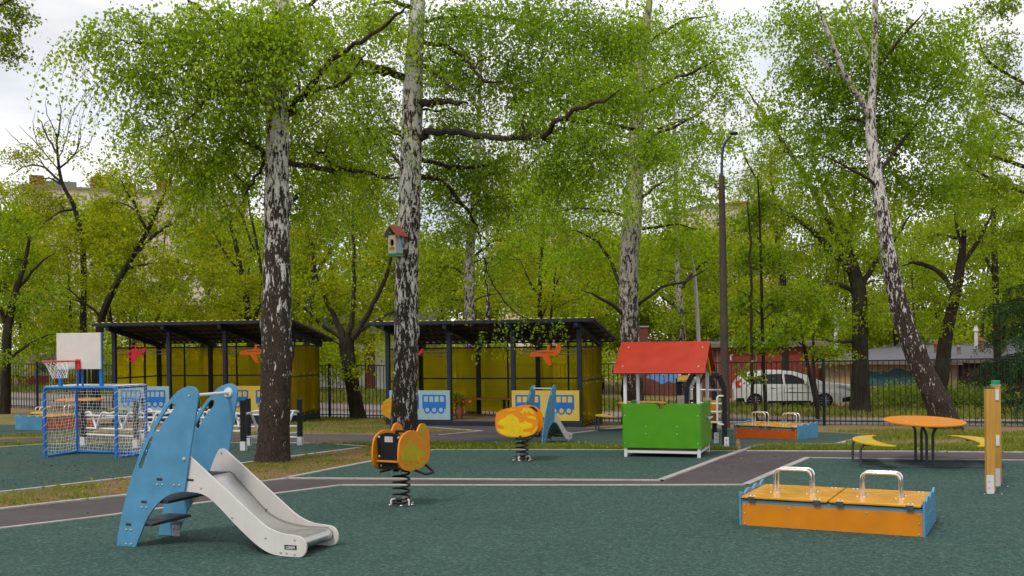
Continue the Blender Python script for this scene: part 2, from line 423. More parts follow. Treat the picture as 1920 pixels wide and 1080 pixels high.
def sheet(name, pts, mat, lift, label):
    """flat ground sheet over the terrain, cut along the same 1 m grid as the ground"""
    polys = pts if isinstance(pts[0], list) else [pts]
    bm = bmesh.new()
    for pl in polys:
        vv = [bm.verts.new((p[0], p[1], 0)) for p in pl]
        for tr in tessellate_polygon([[Vector((p[0], p[1], 0)) for p in pl]]): bm.faces.new([vv[i] for i in tr])
    pts = [p for pl in polys for p in pl]
    x0 = min(p[0] for p in pts); x1 = max(p[0] for p in pts); y0 = min(p[1] for p in pts); y1 = max(p[1] for p in pts)
    for a, lo, hi in ((0, x0, x1), (1, y0, y1)):
        if a == 0 and y1 < 15: continue
        for k in range(max(-60, math.ceil(lo)), min(60, math.floor(hi)) + 1):
            if a == 1 and k < 14: continue
            co = (k, 0, 0) if a == 0 else (0, k, 0); no = (1, 0, 0) if a == 0 else (0, 1, 0)
            bmesh.ops.bisect_plane(bm, geom=bm.verts[:] + bm.edges[:] + bm.faces[:], plane_co=co, plane_no=no, dist=1e-5)
    for v in bm.verts: v.co.z = terr(v.co.x, v.co.y) + lift
    bmesh.ops.recalc_face_normals(bm, faces=bm.faces)
    for fc in bm.faces:
        if fc.normal.z < 0: fc.normal_flip()
    me = bpy.data.meshes.new(name); bm.to_mesh(me); bm.free(); me.materials.append(mat)
    o = bpy.data.objects.new(name, me); link(o); struct(o); o['label'] = label
    return o
def gp(*uv): return [G(u, v) for u, v in uv]

# dark asphalt path with its branch to the right (one polygon)
path_up = [(-260, 988), (0, 957), (120, 943), (235, 931), (360, 918), (495, 905), (540, 899), (900, 901), (1238, 903), (1300, 880), (1385, 849), (1412, 846.5), (1700, 848), (2300, 853)]
path_lo = [(2300, 869), (1700, 863), (1515, 860.5), (1460, 884), (1397, 912), (1100, 912.5), (640, 912.5), (400, 943), (200, 970), (0, 994), (-260, 1030)]
path_polys = [gp(*path_up[:7]) + gp(*path_lo[6:]), gp((540, 899), (900, 901), (1238, 903), (1397, 912), (1100, 912.5), (640, 912.5)),
    gp((1238, 903), (1300, 880), (1385, 849), (1412, 846.5), (1515, 860.5), (1460, 884), (1397, 912)), gp((1412, 846.5), (1700, 848), (2300, 853), (2300, 869), (1700, 863), (1515, 860.5))]
sheet('path', path_polys, M['asphalt'], 0.010, 'dark asphalt path crossing the playground')
# foreground rubber
lo = gp(*path_lo)
front = [lo[0] + Vector((0, 0, 0))] + lo[1:] + [Vector((-14, -6, 0)), Vector((14, -6, 0))]
sheet('rubber_play_surface', front, M['rubber_green'], 0.016, 'dark green rubber play surface in the foreground')
# middle rubber strip
mid = [(540, 898.5), (700, 867), (815, 846), (1000, 845.5), (1170, 846), (1380, 848.5), (1300, 880), (1238, 902.5), (900, 900.5)]
sheet('rubber_play_surface', gp(*mid), M['rubber_green'], 0.0165, 'dark green rubber play surface under the playhouse')
# left rubber with leaf litter
lft_up = [(-260, 853), (0, 840), (90, 834), (300, 831), (545, 832), (610, 833), (690, 839)]
lft_lo = [(675, 841), (555, 857), (430, 874), (245, 897), (75, 917), (0, 925), (-260, 952)]
sheet('rubber_play_surface', gp(*lft_up) + gp(*lft_lo), M['rubber_green2'], 0.015, 'littered green rubber play surface under the football goal')
# narrow far path and rubber beyond it
sheet('path', gp((-260, 836), (0, 824), (200, 817), (500, 814), (700, 815.5), (860, 808), (905, 809), (760, 800), (735, 797), (1010, 797), (1110, 803), (1180, 800), (1180, 806), (1060, 815), (1000, 819), (820, 832), (560, 831), (300, 826), (90, 829), (0, 833), (-260, 846)),
      M['asphalt'], 0.009, 'grey asphalt strip in front of the shelters')
sheet('rubber_play_surface', gp((820, 832.5), (1000, 819.5), (1060, 815.5), (1180, 806), (1250, 803), (1380, 806), (1380, 842), (1100, 838), (900, 836)), M['rubber_green2'], 0.0125, 'worn green rubber around the far small slide')
sheet('rubber_play_surface', gp((1383, 806), (1560, 812), (1640, 817), (1570, 833), (1430, 834.5), (1390, 842)), M['rubber_green2'], 0.0125, 'green rubber around the far orange sandbox')
sheet('rubber_play_surface', gp((-300, 826), (-300, 808), (0, 797), (200, 798), (160, 812), (60, 817)), M['rubber_green2'], 0.0125, 'green rubber around the far left sandbox')

# concrete edgings
def ribbon(name, uv, w, h, label, mat='kerb'):
    pts = gp(*uv) if not isinstance(uv[0], Vector) else uv
    full = []
    for a, b in zip(pts[:-1], pts[1:]):
        n = max(1, int((b - a).length / 1.0))
        full += [a.lerp(b, i / n) for i in range(n)]
    full.append(pts[-1])
    mb = MB(); vs = []; fs = []
    for i, p in enumerate(full):
        d = full[min(i+1, len(full)-1)] - full[max(i-1, 0)]; d.z = 0; d.normalize(); s = Vector((-d.y, d.x, 0)) * (w / 2)
        wob = (rng.random() - 0.5) * 0.012
        for q, z in ((p - s, -0.08), (p - s, h), (p + s, h), (p + s, -0.08)):
            vs.append((q.x + s.x * wob * 8, q.y + s.y * wob * 8, terr(p.x, p.y) + z))
    for i in range(len(full) - 1):
        a = i * 4; b = a + 4
        fs += [(a, a+1, b+1, b), (a+1, a+2, b+2, b+1), (a+2, a+3, b+3, b+2)]
    mb.add(vs, fs); o = mb.build(name, M[mat], None); struct(o); o['label'] = label
    return o
ribbon('kerb', path_up[:7], 0.081, 0.026, 'pale concrete edging between lawn and path')
ribbon('kerb', path_up[6:9], 0.074, 0.025, 'pale concrete edging along the far side of the path')
ribbon('kerb', [(1238, 903), (1300, 880), (1385, 849), (1412, 840), (1432, 835.5)], 0.089, 0.028, 'pale edging climbing beside the playhouse')
ribbon('kerb', [(1400, 847.3), (1700, 848.5), (2300, 853.5)], 0.067, 0.027, 'edging between path and grass strip on the right')
ribbon('kerb', path_lo[2:5][::-1], 0.089, 0.029, 'pale edging slanting behind the orange sandbox')
ribbon('kerb', path_lo[0:3], 0.052, 0.024, 'thin edging in front of the round table')
ribbon('kerb', path_lo[4:7], 0.074, 0.0265, 'pale edging along the near side of the path')
ribbon('kerb', path_lo[6:], 0.067, 0.0255, 'pale edging running to the left corner')
ribbon('kerb', [(540, 898), (700, 866.5), (815, 845.5)], 0.081, 0.0275, 'pale edging between lawn and middle rubber')
ribbon('kerb', [(815, 845.5), (1000, 845), (1170, 845.5), (1380, 848)], 0.059, 0.0235, 'thin edging along the dandelion strip')
ribbon('kerb', lft_lo, 0.081, 0.026, 'edging between littered rubber and brown lawn')
ribbon('kerb', lft_up, 0.059, 0.0245, 'edging along the back of the littered rubber')
ribbon('kerb', [(1432, 835.5), (1570, 834), (1700, 836), (2200, 842)], 0.059, 0.025, 'edging at the back of the right grass strip')
ribbon('kerb', [(1570, 834), (1640, 817)], 0.104, 0.0262, 'short slanting edging behind the yellow seat')
ribbon('kerb', [(735, 797), (905, 809), (820, 817)], 0.074, 0.022, 'edging of the small lawn corner before the shelter')
ribbon('kerb', [(1060, 815), (1180, 801)], 0.104, 0.022, 'edging beside the shelter corner')

# road, darker strip and pavement beyond the fence (parallel to the fence line)
FA, FB = G(-120, 771.5), G(2040, 808)
FD = (FB - FA); FD.z = 0; FD.normalize(); FN = Vector((-FD.y, FD.x, 0))
FA = FA + FN * 2.5 - FD * 8; FB = FB + FN * 2.5 + FD * 4; FA.z = terr(FA.x, FA.y); FB.z = terr(FB.x, FB.y)
def strip(name, d0, d1, lift, mat, label):
    a = FA - FD * 40; n = (FB - FA).length + 80
    pts = [a + FN * d0, a + FD * n + FN * d0, a + FD * n + FN * d1, a + FN * d1]
    pts = [Vector((max(-59, min(59, p.x)), p.y, 0)) if False else p for p in pts]
    return sheet(name, pts, M[mat], lift, label)
strip('road', 0.9, 4.6, 0.012, 'road', 'pale grey road behind the fence')
strip('road_edge', 4.6, 6.2, 0.014, 'road_edge', 'dark strip along the road')
strip('pavement', 6.2, 9.5, 0.016, 'pavement', 'dusty pinkish pavement beyond the road')

# ------------------------------------------------------------------ grass and weeds
def leaf_mesh(name, pos, axis, size, wid, mat, fold=0.25, parent=None):
    """n leaves, each a folded four-corner blade: pos base, axis unit direction, size length, wid width ratio"""
    n = len(pos)
    rnd = rng.normal(size=(n, 3)); side = np.cross(axis, rnd); side /= np.linalg.norm(side, axis=1, keepdims=True) + 1e-9
    nor = np.cross(axis, side)
    size = np.asarray(size).reshape(-1, 1); w = size * wid * 0.5
    mid = pos + axis * size * 0.45
    v = np.empty((n, 4, 3), np.float32)
    v[:, 0] = pos; v[:, 1] = mid + side * w + nor * w * fold; v[:, 2] = pos + axis * size; v[:, 3] = mid - side * w + nor * w * fold
    me = bpy.data.meshes.new(name)
    me.vertices.add(n * 4); me.vertices.foreach_set('co', v.reshape(-1))
    idx = (np.arange(n)[:, None] * 4 + np.array([0, 1, 2, 3])[None]).astype(np.int32).reshape(-1)
    me.loops.add(n * 4); me.loops.foreach_set('vertex_index', idx)
    me.polygons.add(n); me.polygons.foreach_set('loop_start', np.arange(0, n * 4, 4, dtype=np.int32))
    me.update(calc_edges=True); me.materials.append(mat)
    o = bpy.data.objects.new(name, me); link(o, parent)
    return o
def leaf_mat(name, cols, trans=0.5, rough=0.55, tboost=1.5):
    t = NT(name); t.n.remove(t.b)
    g = t.n.new('ShaderNodeNewGeometry'); k = t.ramp(g.outputs['Random Per Island'], [(i / max(1, len(cols) - 1), c) for i, c in enumerate(cols)])
    n = t.noise(0.6, 3); k = t.mix(t.g(n, 0.35, 0.7, 0.0, 0.3), k, tuple(x * 0.6 for x in cols[0]))
    p = t.n.new('ShaderNodeBsdfPrincipled'); p.inputs['Roughness'].default_value = rough; p.inputs['Specular IOR Level'].default_value = 0.14
    tl = t.n.new('ShaderNodeBsdfTranslucent'); hs = t.n.new('ShaderNodeHueSaturation'); hs.inputs['Hue'].default_value = 0.485; hs.inputs['Value'].default_value = tboost; hs.inputs['Saturation'].default_value = 1.05
    t.l.new(k, hs.inputs['Color']); t.l.new(k, p.inputs['Base Color']); t.l.new(hs.outputs[0], tl.inputs['Color'])
    mx = t.n.new('ShaderNodeMixShader'); mx.inputs[0].default_value = trans
    t.l.new(p.outputs[0], mx.inputs[1]); t.l.new(tl.outputs[0], mx.inputs[2]); t.l.new(mx.outputs[0], t.out.inputs['Surface'])
    return t.m
M['grass'] = leaf_mat('grass_blades', [(0.08, 0.115, 0.012), (0.14, 0.19, 0.02), (0.20, 0.235, 0.03), (0.27, 0.24, 0.06)], 0.35)
M['dry_grass'] = leaf_mat('dry_grass_blades', [(0.24, 0.16, 0.065), (0.21, 0.175, 0.05), (0.36, 0.25, 0.11)], 0.3)
M['weed'] = leaf_mat('weed_leaves', [(0.09, 0.16, 0.012), (0.17, 0.25, 0.02), (0.27, 0.30, 0.03)], 0.35)
M['dandelion'] = leaf_mat('dandelion_flower', [(0.55, 0.42, 0.02), (0.65, 0.5, 0.03)], 0.2)

def inside(px, py, poly):
    r = np.zeros(len(px), bool); n = len(poly); j = n - 1
    for i in range(n):
        xi, yi = poly[i][0], poly[i][1]; xj, yj = poly[j][0], poly[j][1]
        c = ((yi > py) != (yj > py)) & (px < (xj - xi) * (py - yi) / (yj - yi + 1e-12) + xi); r ^= c; j = i
    return r
TERR = np.vectorize(terr)
def scatter(poly, n):
    x0, x1 = min(p[0] for p in poly), max(p[0] for p in poly); y0, y1 = min(p[1] for p in poly), max(p[1] for p in poly)
    X = rng.uniform(x0, x1, n * 4); Y = rng.uniform(y0, y1, n * 4); m = inside(X, Y, poly)
    return X[m][:n], Y[m][:n]
def patch(X, Y):
    return np.sin(X * 1.7 + np.sin(Y * 1.3) * 1.5) + np.sin(Y * 2.3 - X * 0.9) + 0.6 * np.sin(X * 5.1 + Y * 3.7)
def grass(name, uv, n, h, label, mat='grass', keep=-0.4, wid=0.13):
    poly = gp(*uv) if not isinstance(uv[0], Vector) else uv
    X, Y = scatter(poly, n); m = patch(X, Y) + rng.normal(0, 0.8, len(X)) > keep; X, Y = X[m], Y[m]
    pos = np.stack([X, Y, TERR(X, Y) + 0.003], 1); ax = np.stack([rng.normal(0, .5, len(X)), rng.normal(0, .5, len(X)), np.ones(len(X))], 1)
    ax /= np.linalg.norm(ax, axis=1, keepdims=True)
    o = leaf_mesh(name, pos, ax, h * rng.uniform(.4, 1.25, len(X)), wid, M[mat]); o['kind'] = 'stuff'; o['label'] = label
    return o
def weeds(name, uv, n, h, label, cnt=26, mat='weed', spread=0.11):
    poly = gp(*uv); X, Y = scatter(poly, n); X = np.repeat(X, cnt) + rng.normal(0, spread, len(X) * cnt); Y = np.repeat(Y, cnt) + rng.normal(0, spread, len(Y) * cnt)
    Z = TERR(X, Y) + rng.uniform(0.0, h, len(X)) ** 1.3
    ax = rng.normal(0, 1, (len(X), 3)); ax[:, 2] = np.abs(ax[:, 2]) * .6; ax /= np.linalg.norm(ax, axis=1, keepdims=True)
    o = leaf_mesh(name, np.stack([X, Y, Z], 1), ax, rng.uniform(.03, .075, len(X)), .5, M[mat]); o['kind'] = 'stuff'; o['label'] = label
    return o
lawnC = [(0, 926), (75, 918), (245, 898), (430, 875), (555, 858), (675, 842), (690, 840), (812, 845), (700, 866), (540, 897), (495, 903), (235, 929), (0, 955), (-100, 968), (-100, 938)]
grass('lawn_grass', lawnC, 30000, 0.045, 'short worn grass around the left birch', 'grass', 1.5)
grass('dry_grass', lawnC, 26000, 0.035, 'dry brown grass blades around the left birch', 'dry_grass', -9)
weeds('lawn_weeds', lawnC, 34, 0.07, 'small leafy weeds around the left birch')
stripM = [(700, 838), (812, 833), (1000, 834), (1200, 838), (1385, 843), (1375, 847), (1170, 844.5), (815, 844.5)]
grass('strip_grass', stripM, 17000, 0.07, 'dandelion grass strip behind the spring riders', 'grass', -9)
weeds('strip_weeds', stripM, 90, 0.10, 'leafy weeds in the strip behind the spring riders')
stripR = [(1400, 846), (1432, 837), (1700, 837), (2200, 843), (2200, 852), (1700, 847)]
grass('strip_grass', stripR, 24000, 0.07, 'grass strip before the path on the right', 'grass', -9)
weeds('strip_weeds', stripR, 90, 0.08, 'leafy weeds in the grass strip on the right')
lawnR = [(1520, 808), (1920, 810), (2200, 814), (2200, 841), (1700, 835), (1580, 832), (1645, 817)]
grass('lawn_grass', lawnR, 26000, 0.09, 'green lawn in front of the fence on the right', 'grass', -0.3)
lawnM = [(540, 782), (740, 786), (735, 796), (760, 801), (905, 810), (700, 814), (500, 813), (540, 800)]
grass('lawn_grass', lawnM, 18000, 0.07, 'brownish lawn between the two shelters', 'grass', 0.2)
grass('dry_grass', lawnM, 16000, 0.05, 'dry grass between the two shelters', 'dry_grass', -9)
weeds('lawn_weeds', lawnM, 60, 0.10, 'leafy weeds between the two shelters')
lawnL = [(-200, 836), (0, 834), (90, 830), (320, 827), (560, 832), (700, 833), (700, 838), (545, 831.5), (300, 830), (90, 833), (0, 839), (-200, 850)]
grass('strip_grass', lawnL, 14000, 0.07, 'narrow grass strip behind the football goal', 'grass', -0.6)
weeds('strip_weeds', lawnL, 70, 0.10, 'yellowish weeds behind the football goal')
grass('strip_grass', [(-200, 826), (0, 817), (200, 812), (500, 812), (500, 815), (200, 818), (0, 823), (-200, 832)], 9000, 0.07, 'grass by the far left sandbox', 'grass', -0.6)
o_ = FA - FD * 5
far_lawn = [FA + FN * 9.5 - FD * 10, FB + FN * 9.5 + FD * 10, FB + FN * 20 + FD * 10, FA + FN * 20 - FD * 10]
grass('verge_grass', far_lawn, 60000, 0.22, 'tall bright grass beyond the pavement', 'grass', -0.9, 0.2)
grass('verge_grass', [FA + FN * .1 - FD * 5, FB + FN * .1 + FD * 5, FB + FN * .85 + FD * 5, FA + FN * .85 - FD * 5], 12000, 0.12, 'rough grass along the foot of the fence', 'grass', 0.3)

# crumbs, catkins and dry bits lying on the rubber
M['litter'] = leaf_mat('dry_litter', [(0.10, 0.06, 0.035), (0.15, 0.085, 0.05), (0.20, 0.15, 0.10), (0.08, 0.05, 0.03)], 0.1)
def litter(name, poly, n, label, size=(.010, .030)):
    X, Y = scatter(poly, n); m = patch(X * .6, Y * .8) + rng.normal(0, 1.0, len(X)) > -.3; X, Y = X[m], Y[m]
    pos = np.stack([X, Y, TERR(X, Y) + 0.021], 1); a = rng.uniform(0, 2 * PI, len(X)); ax = np.stack([np.cos(a), np.sin(a), rng.uniform(0, .25, len(X))], 1)
    ax /= np.linalg.norm(ax, axis=1, keepdims=True)
    o = leaf_mesh(name, pos, ax, rng.uniform(size[0], size[1], len(X)), .5, M['litter']); o['kind'] = 'stuff'; o['label'] = label
litter('leaf_litter', [Vector((-6, 5, 0)), Vector((6, 5, 0)), Vector((7, 13, 0)), Vector((-6, 11, 0))], 900, 'scattered dry crumbs on the foreground rubber')
litter('leaf_litter', gp((0, 845), (300, 835), (640, 838), (430, 868), (245, 890), (0, 918)), 1500, 'dry needles scattered on the rubber by the goal', (.015, .04))
litter('leaf_litter', gp((560, 896), (820, 850), (1360, 852), (1235, 898)), 500, 'dry crumbs on the rubber under the playhouse')
litter('leaf_litter', gp((1260, 900), (1400, 852), (1490, 862), (1395, 908)), 700, 'pale crumbs on the asphalt path')
# ------------------------------------------------------------------ play equipment
def bolts(parent, pts, nrm, r=0.011, name='bolt', mat='bolt'):
    """one shared dome mesh, a child object per bolt"""
    key = '_bolt_%g_%s' % (r, mat); me = bpy.data.meshes.get(key)
    if me is None:
        mb = MB(); mb.ball((0, 0, 0), r, 8, 0.6); o = mb.build(name, M[mat], None, smooth=True); me = o.data; me.name = key
        bpy.data.objects.remove(o)
    q = Vector((0, 0, 1)).rotation_difference(Vector(nrm)).to_euler()
    for p in pts:
        o = bpy.data.objects.new(name, me); link(o, parent); o.location = p; o.rotation_euler = q

def text_mesh(name, s, size, mat, parent, loc, rot, extrude=0.0008, bold=0.0, sx=1.0):
    cu = bpy.data.curves.new(name, 'FONT'); cu.body = s; cu.size = size; cu.extrude = extrude; cu.align_x = 'CENTER'; cu.align_y = 'CENTER'; cu.offset = bold
    t = bpy.data.objects.new(name + '_src', cu); C.objects.link(t)
    dg = bpy.context.evaluated_depsgraph_get(); me = bpy.data.meshes.new_from_object(t.evaluated_get(dg)); me.name = name
    bpy.data.objects.remove(t); me.materials.clear(); me.materials.append(mat)
    o = bpy.data.objects.new(name, me); link(o, parent); o.location = loc; o.rotation_euler = rot; o.scale = (sx, 1, 1)
    return o

# ---------- toddler slide (nearest thing)
Z1 = lambda p: (200 + p[0] / 2.842, 690 + p[1] / 2.842)
slide_o, slide_e = G(237, 1027), G(545, 1048)
SF = Frame(slide_o, slide_e - slide_o)
SW = 0.56
def sl(pts, yl): return [SF.up(*Z1(p), yl) for p in pts]
panel_px = [(55,955),(62,900),(80,800),(105,690),(130,600),(160,510),(195,420),(235,330),(280,250),(330,180),(380,125),(420,103),(445,97),(470,103),(487,125),(491,150),(485,200),(470,300),(455,400),(443,480),(432,560),(418,655)]
arch_px = [(418,657),(380,662),(340,675),(300,700),(265,735),(235,775),(210,820),(190,870),(170,920),(155,960)]
slot1 = [(352,188),(366,195),(362,215),(345,240),(320,270),(300,300),(285,330),(277,347),(262,345),(258,332),(275,300),(300,255),(325,215),(340,195)]
slot2 = [(243,366),(249,374),(244,394),(230,430),(210,480),(197,522),(188,540),(177,536),(175,520),(190,480),(210,430),(228,388)]
tabs_px = [(286,592),(203,712),(121,832)]
side_far_px = [(563,548),(572,515),(588,475),(602,445),(612,431),(625,427),(640,432)]          # hump, read off the far side board
side_px = [(520,540),(600,615),(680,690),(760,765),(820,820),(870,855),(930,880),(990,890),(1030,898),(1052,915),(1065,945),(1064,975),(1050,1000),(1020,1008),(960,1003),(900,995),(850,975),(800,940),(740,885),(680,825),(620,760),(570,710),(530,680),(490,665),(450,660),(424,657)]
chute_px = [(575,560),(660,555),(700,595),(750,650),(800,705),(850,760),(885,788),(920,808),(960,824),(1000,835),(1050,845),(1100,850),(1180,853)]
panel_xz = smooth_poly(sl(panel_px, 0), 2, False) + smooth_poly(sl(arch_px, 0), 2, False)
slots_xz = [smooth_poly(sl(s, 0), 2) for s in (slot1, slot2)]
tabs_xz = sl(tabs_px, 0)
side_xz = smooth_poly(sl(side_far_px, SW), 2, False) + smooth_poly(sl(side_px, 0.02), 2, False)
chute_xz = smooth_poly(sl(chute_px, SW - 0.03), 2, False)
bar_xz = sl([(443, 148)], 0)[0]

def make_slide(name, label, loc, rz):
    t = thing(name, label, 'slide', loc, rz, 'toddler slides')
    side_board = None
    for y0, y1, dark in ((-0.010, 0.010, 1), (SW - 0.010, SW + 0.010, 0)):
        p = MB().prism(panel_xz, y0, y1, XZ, slots_xz).build('side_panel', M['sky_blue'], t, 0.005)
        yo = y0 - 0.0015 if y0 < 0.1 else y1 + 0.0015
        for a, b in tabs_xz:
            MB().box(a - 0.03, a + 0.03, y0 - 0.004, y1 + 0.004, b - 0.011, b + 0.011).build('step_tab', M['dark_step'], p, 0.004)
        bp = [(a + dx, yo, b - 0.048) for a, b in tabs_xz for dx in (-0.026, 0.026)]
        bp += [(x, yo, z) for x, z in sl([(364, 623), (392, 623), (107, 937), (135, 937)], 0)]
        bp += [(bar_xz[0], yo, bar_xz[1])]
        bolts(p, bp, (0, -1, 0) if y0 < 0.1 else (0, 1, 0), 0.011)
        bb = sl([(416, 485)], 0)[0]
        bolts(p, [(bb[0], yo, bb[1])], (0, -1, 0) if y0 < 0.1 else (0, 1, 0), 0.019, 'bolt_cap', 'grey_plate')
    # steps
    for k, (a, b) in enumerate(tabs_xz):
        w = (0.02, 0.235) if k else (-0.06, 0.34)
        MB().box(a - w[0], a + w[1], 0.011, SW - 0.011, b - 0.012, b + 0.012).build('step' if k else 'platform', M['dark_step'], t, 0.004)
        if k:
            br = MB().box(a + 0.05, a + 0.15, SW - 0.10, SW - 0.012, b - 0.055, b - 0.0125).build('bracket', M['grey_plate'], t, 0.004)
            bolts(br, [(a + 0.075, SW - 0.101, b - 0.034), (a + 0.125, SW - 0.101, b - 0.034)], (0, -1, 0), 0.012)
    # side boards of the chute
    for y0, y1, s in ((0.012, 0.032, -1), (SW - 0.032, SW - 0.012, 1)):
        sb = MB().prism(side_xz, y0, y1, XZ).build('chute_side', M['white_board'], t, 0.005)
        yo = y0 - 0.001 if s < 0 else y0 - 0.001
        bolts(sb, [(x, yo, z) for x, z in sl([(506,639),(671,797),(850,904),(1005,916),(1005,993),(930,982),(961,985)], 0.02)], (0, -1, 0), 0.010)
        hx = sl([(623, 450)], SW)[0]; bolts(sb, [(hx[0], y0 - 0.001, hx[1])], (0, -1, 0), 0.011)
    # steel chute with rolled end
    mb = MB(); prof = list(chute_xz)
    ex, ez = prof[-1]; R = 0.052
    prof += [(ex + R * math.sin(math.radians(k)), ez - R + R * math.cos(math.radians(k))) for k in range(15, 215, 15)]
    n = len(prof); vs = []
    for x, z in prof: vs += [(x, 0.0325, z), (x, SW - 0.0325, z), (x, 0.0325, z - 0.002 if False else z), ]
    vs = [(x, y, z) for x, z in prof for y in (0.0325, 0.06, SW / 2, SW - 0.06, SW - 0.0325)]
    vs = [(x, y, z + (0.012 if abs(y - SW / 2) > SW / 2 - 0.04 and i < n - 14 else 0)) for i, (x, z) in enumerate(prof) for y in (0.0325, 0.06, SW / 2, SW - 0.06, SW - 0.0325)]
    fs = [(i*5+k, i*5+k+1, (i+1)*5+k+1, (i+1)*5+k) for i in range(n - 1) for k in range(4)]
    ch = mb.add(vs, fs).build('chute', M['steel'], t, 0, True)
    so = ch.modifiers.new('sheet', 'SOLIDIFY'); so.thickness = 0.003
    bxz = bar_xz
    hb = MB().cyl((bxz[0], 0.011, bxz[1]), (bxz[0], SW - 0.011, bxz[1]), 0.015, 14).build('grab_bar', M['white_paint'], t, 0, True)
    MB().cyl((bxz[0], SW - 0.028, bxz[1]), (bxz[0], SW - 0.0105, bxz[1]), 0.040, 20, 0.046).build('flange', M['white_paint'], hb, 0, True)
    # feet plates
    for y, x in ((SW - 0.014, 0.075), (0.014, 0.03)):
        fp = MB().box(x, x + 0.075, y - 0.013 - (0.01 if y > .1 else 0), y - 0.011 if y > .1 else y + 0.003, -0.03, 0.115 if y > .1 else 0.03).build('foot_plate', M['grey_plate'], t, 0.003)
        if y > 0.1: bolts(fp, [(x + 0.018, y - 0.026, 0.088), (x + 0.056, y - 0.026, 0.088)], (0, -1, 0), 0.015, 'bolt_cap', 'grey_plate')
    fx = sl([(950, 1012)], 0.02)[0][0]
    for y in (0.036, SW - 0.040):
        MB().box(fx - 0.04, fx + 0.04, y, y + 0.005, -0.04, 0.10).build('foot_plate', M['grey_plate'], t, 0.002)
    # maker's sticker
    c = sl([(983, 955)], 0.02)[0]
    st = MB().box(c[0] - 0.058, c[0] + 0.058, 0.0105, 0.0119, c[1] - 0.019, c[1] + 0.019).build('sticker', M['black_board'], t, 0)
    text_mesh('lettering', 'LEBER', 0.034, M['white_paint'], st, (c[0], 0.0100, c[1] - 0.002), (PI / 2, 0, 0), 0.0004, 0.0006)
    return t
slide = make_slide('toddler_slide', 'blue and white slide with steel chute in the foreground', slide_o, SF.rz)
far_o = G(971, 836)
def sc_children(root, s):
    root.scale = (s, s, s)
far_o = G(1019, 836)
far_slide = dup(slide, far_o, math.radians(64), 'far blue slide before the yellow bus panel of the shelter')

# ---------- sandboxes
def make_sandbox(name, label, loc, rz, L, Wd, H, om, lm, group):
    t = thing(name, label, 'sandbox', loc, rz, group)
    for y0 in (0.0, Wd - 0.022):
        fp = MB().box(0.021, L - 0.021, y0, y0 + 0.022, -0.02, H - 0.075).build('front_panel' if y0 == 0 else 'rear_panel', M[om], t, 0.003)
        if y0 == 0:
            bolts(fp, [(x, -0.001, z) for x in (0.05, L - 0.05) for z in (0.03, H * 0.42, H - 0.10)] + [(L * 0.28, -0.001, H - 0.105), (L * 0.70, -0.001, H - 0.105)], (0, -1, 0), 0.010)
        rl = MB().box(0.022, L - 0.022, y0 - 0.002, y0 + 0.024, H - 0.0745, H - 0.043).build('top_rail', M['sky_blue'], t, 0.004)
    for x0 in (0.0, L - 0.020):
        top = []
        n = 30
        for i in range(n + 1):
            y = -0.012 + (Wd + 0.024) * i / n
            top.append((y, H - 0.012 + 0.040 * abs(math.cos(PI * 3 * i / n)) ** 0.8 + 0.012 * (i / n)))
        ol = [(-0.012, -0.02)] + top + [(Wd + 0.012, -0.02)]
        ep = MB().prism(ol[::-1], x0 - 0.0, x0 + 0.020, YZ).build('end_panel', M['sky_blue'], t, 0.004)
        if x0 > 0: bolts(ep, [(x0 + 0.021, y, z) for y in (0.05, Wd - 0.05) for z in (0.03, H * .45, H - .1)] + [(x0 + 0.021, Wd * f, H * 0.6) for f in (.3, .5, .7)], (1, 0, 0), 0.007)
    for k in range(2):
        x0 = 0.026 + k * (L / 2 - 0.02); x1 = x0 + L / 2 - 0.035
        ld = MB().box(x0, x1, -0.028, Wd + 0.028, H - 0.030, H - 0.008).build('lid', M[lm], t, 0.005)
        cx = (x0 + x1) / 2
        for yy in (Wd * 0.42, Wd * 0.58):
            hw = L * 0.104
            pts = fillet([(cx - hw, yy, H - 0.009), (cx - hw, yy, H + 0.21), (cx + hw, yy, H + 0.21), (cx + hw, yy, H - 0.009)], 0.06)
            h = MB().tube(pts, 0.0125, 10).build('handle', M['chrome'], t, 0, True)
            bolts(h, [(cx + sx * hw + dx, yy + (-.035 if yy < Wd / 2 else .035), H - 0.008) for sx in (-1, 1) for dx in (-0.03, 0.03)], (0, 0, 1), 0.013, 'bolt_cap', 'bolt')
        for fx in (0.12, 0.88):
            hx = x0 + (x1 - x0) * fx
            hg = MB().box(hx - 0.032, hx + 0.032, -0.031, -0.0285, H - 0.055, H - 0.012).build('hinge', M['grey_frame'], t, 0.002)
            bolts(hg, [(hx + d, 0.02, H - 0.007) for d in (-0.018, 0.018)], (0, 0, 1), 0.012, 'bolt_cap', 'bolt')
            bolts(ld, [(hx + d, Wd - 0.03, H - 0.007) for d in (-0.018, 0.018)], (0, 0, 1), 0.012, 'bolt_cap', 'bolt')
    return t
sb_o, sb_e = G(1387, 987), G(1733, 1001)
SBL = (sb_e - sb_o).length * 1.01; SBF = Frame(sb_o, (math.cos(math.radians(-27)), math.sin(math.radians(-27)), 0))
make_sandbox('sandbox', 'orange sandbox with closed lids and steel handles in the foreground', sb_o, SBF.rz, SBL, 0.86, 0.30, 'orange_board', 'lid_orange', 'lidded sandboxes')
b_o, b_e = G(1376, 822), G(1497, 825)
make_sandbox('sandbox', 'deep orange sandbox by the fence beyond the playhouse', b_o, Frame(b_o, b_e - b_o).rz, (b_e - b_o).length, 0.85, 0.285, 'deep_orange', 'lid_orange', 'lidded sandboxes')
l_o = G(78, 808)
make_sandbox('sandbox', 'sandbox behind the football goal, its blue wavy end showing', l_o, math.radians(12), 1.75, 0.95, 0.34, 'deep_orange', 'lid_orange', 'lidded sandboxes')
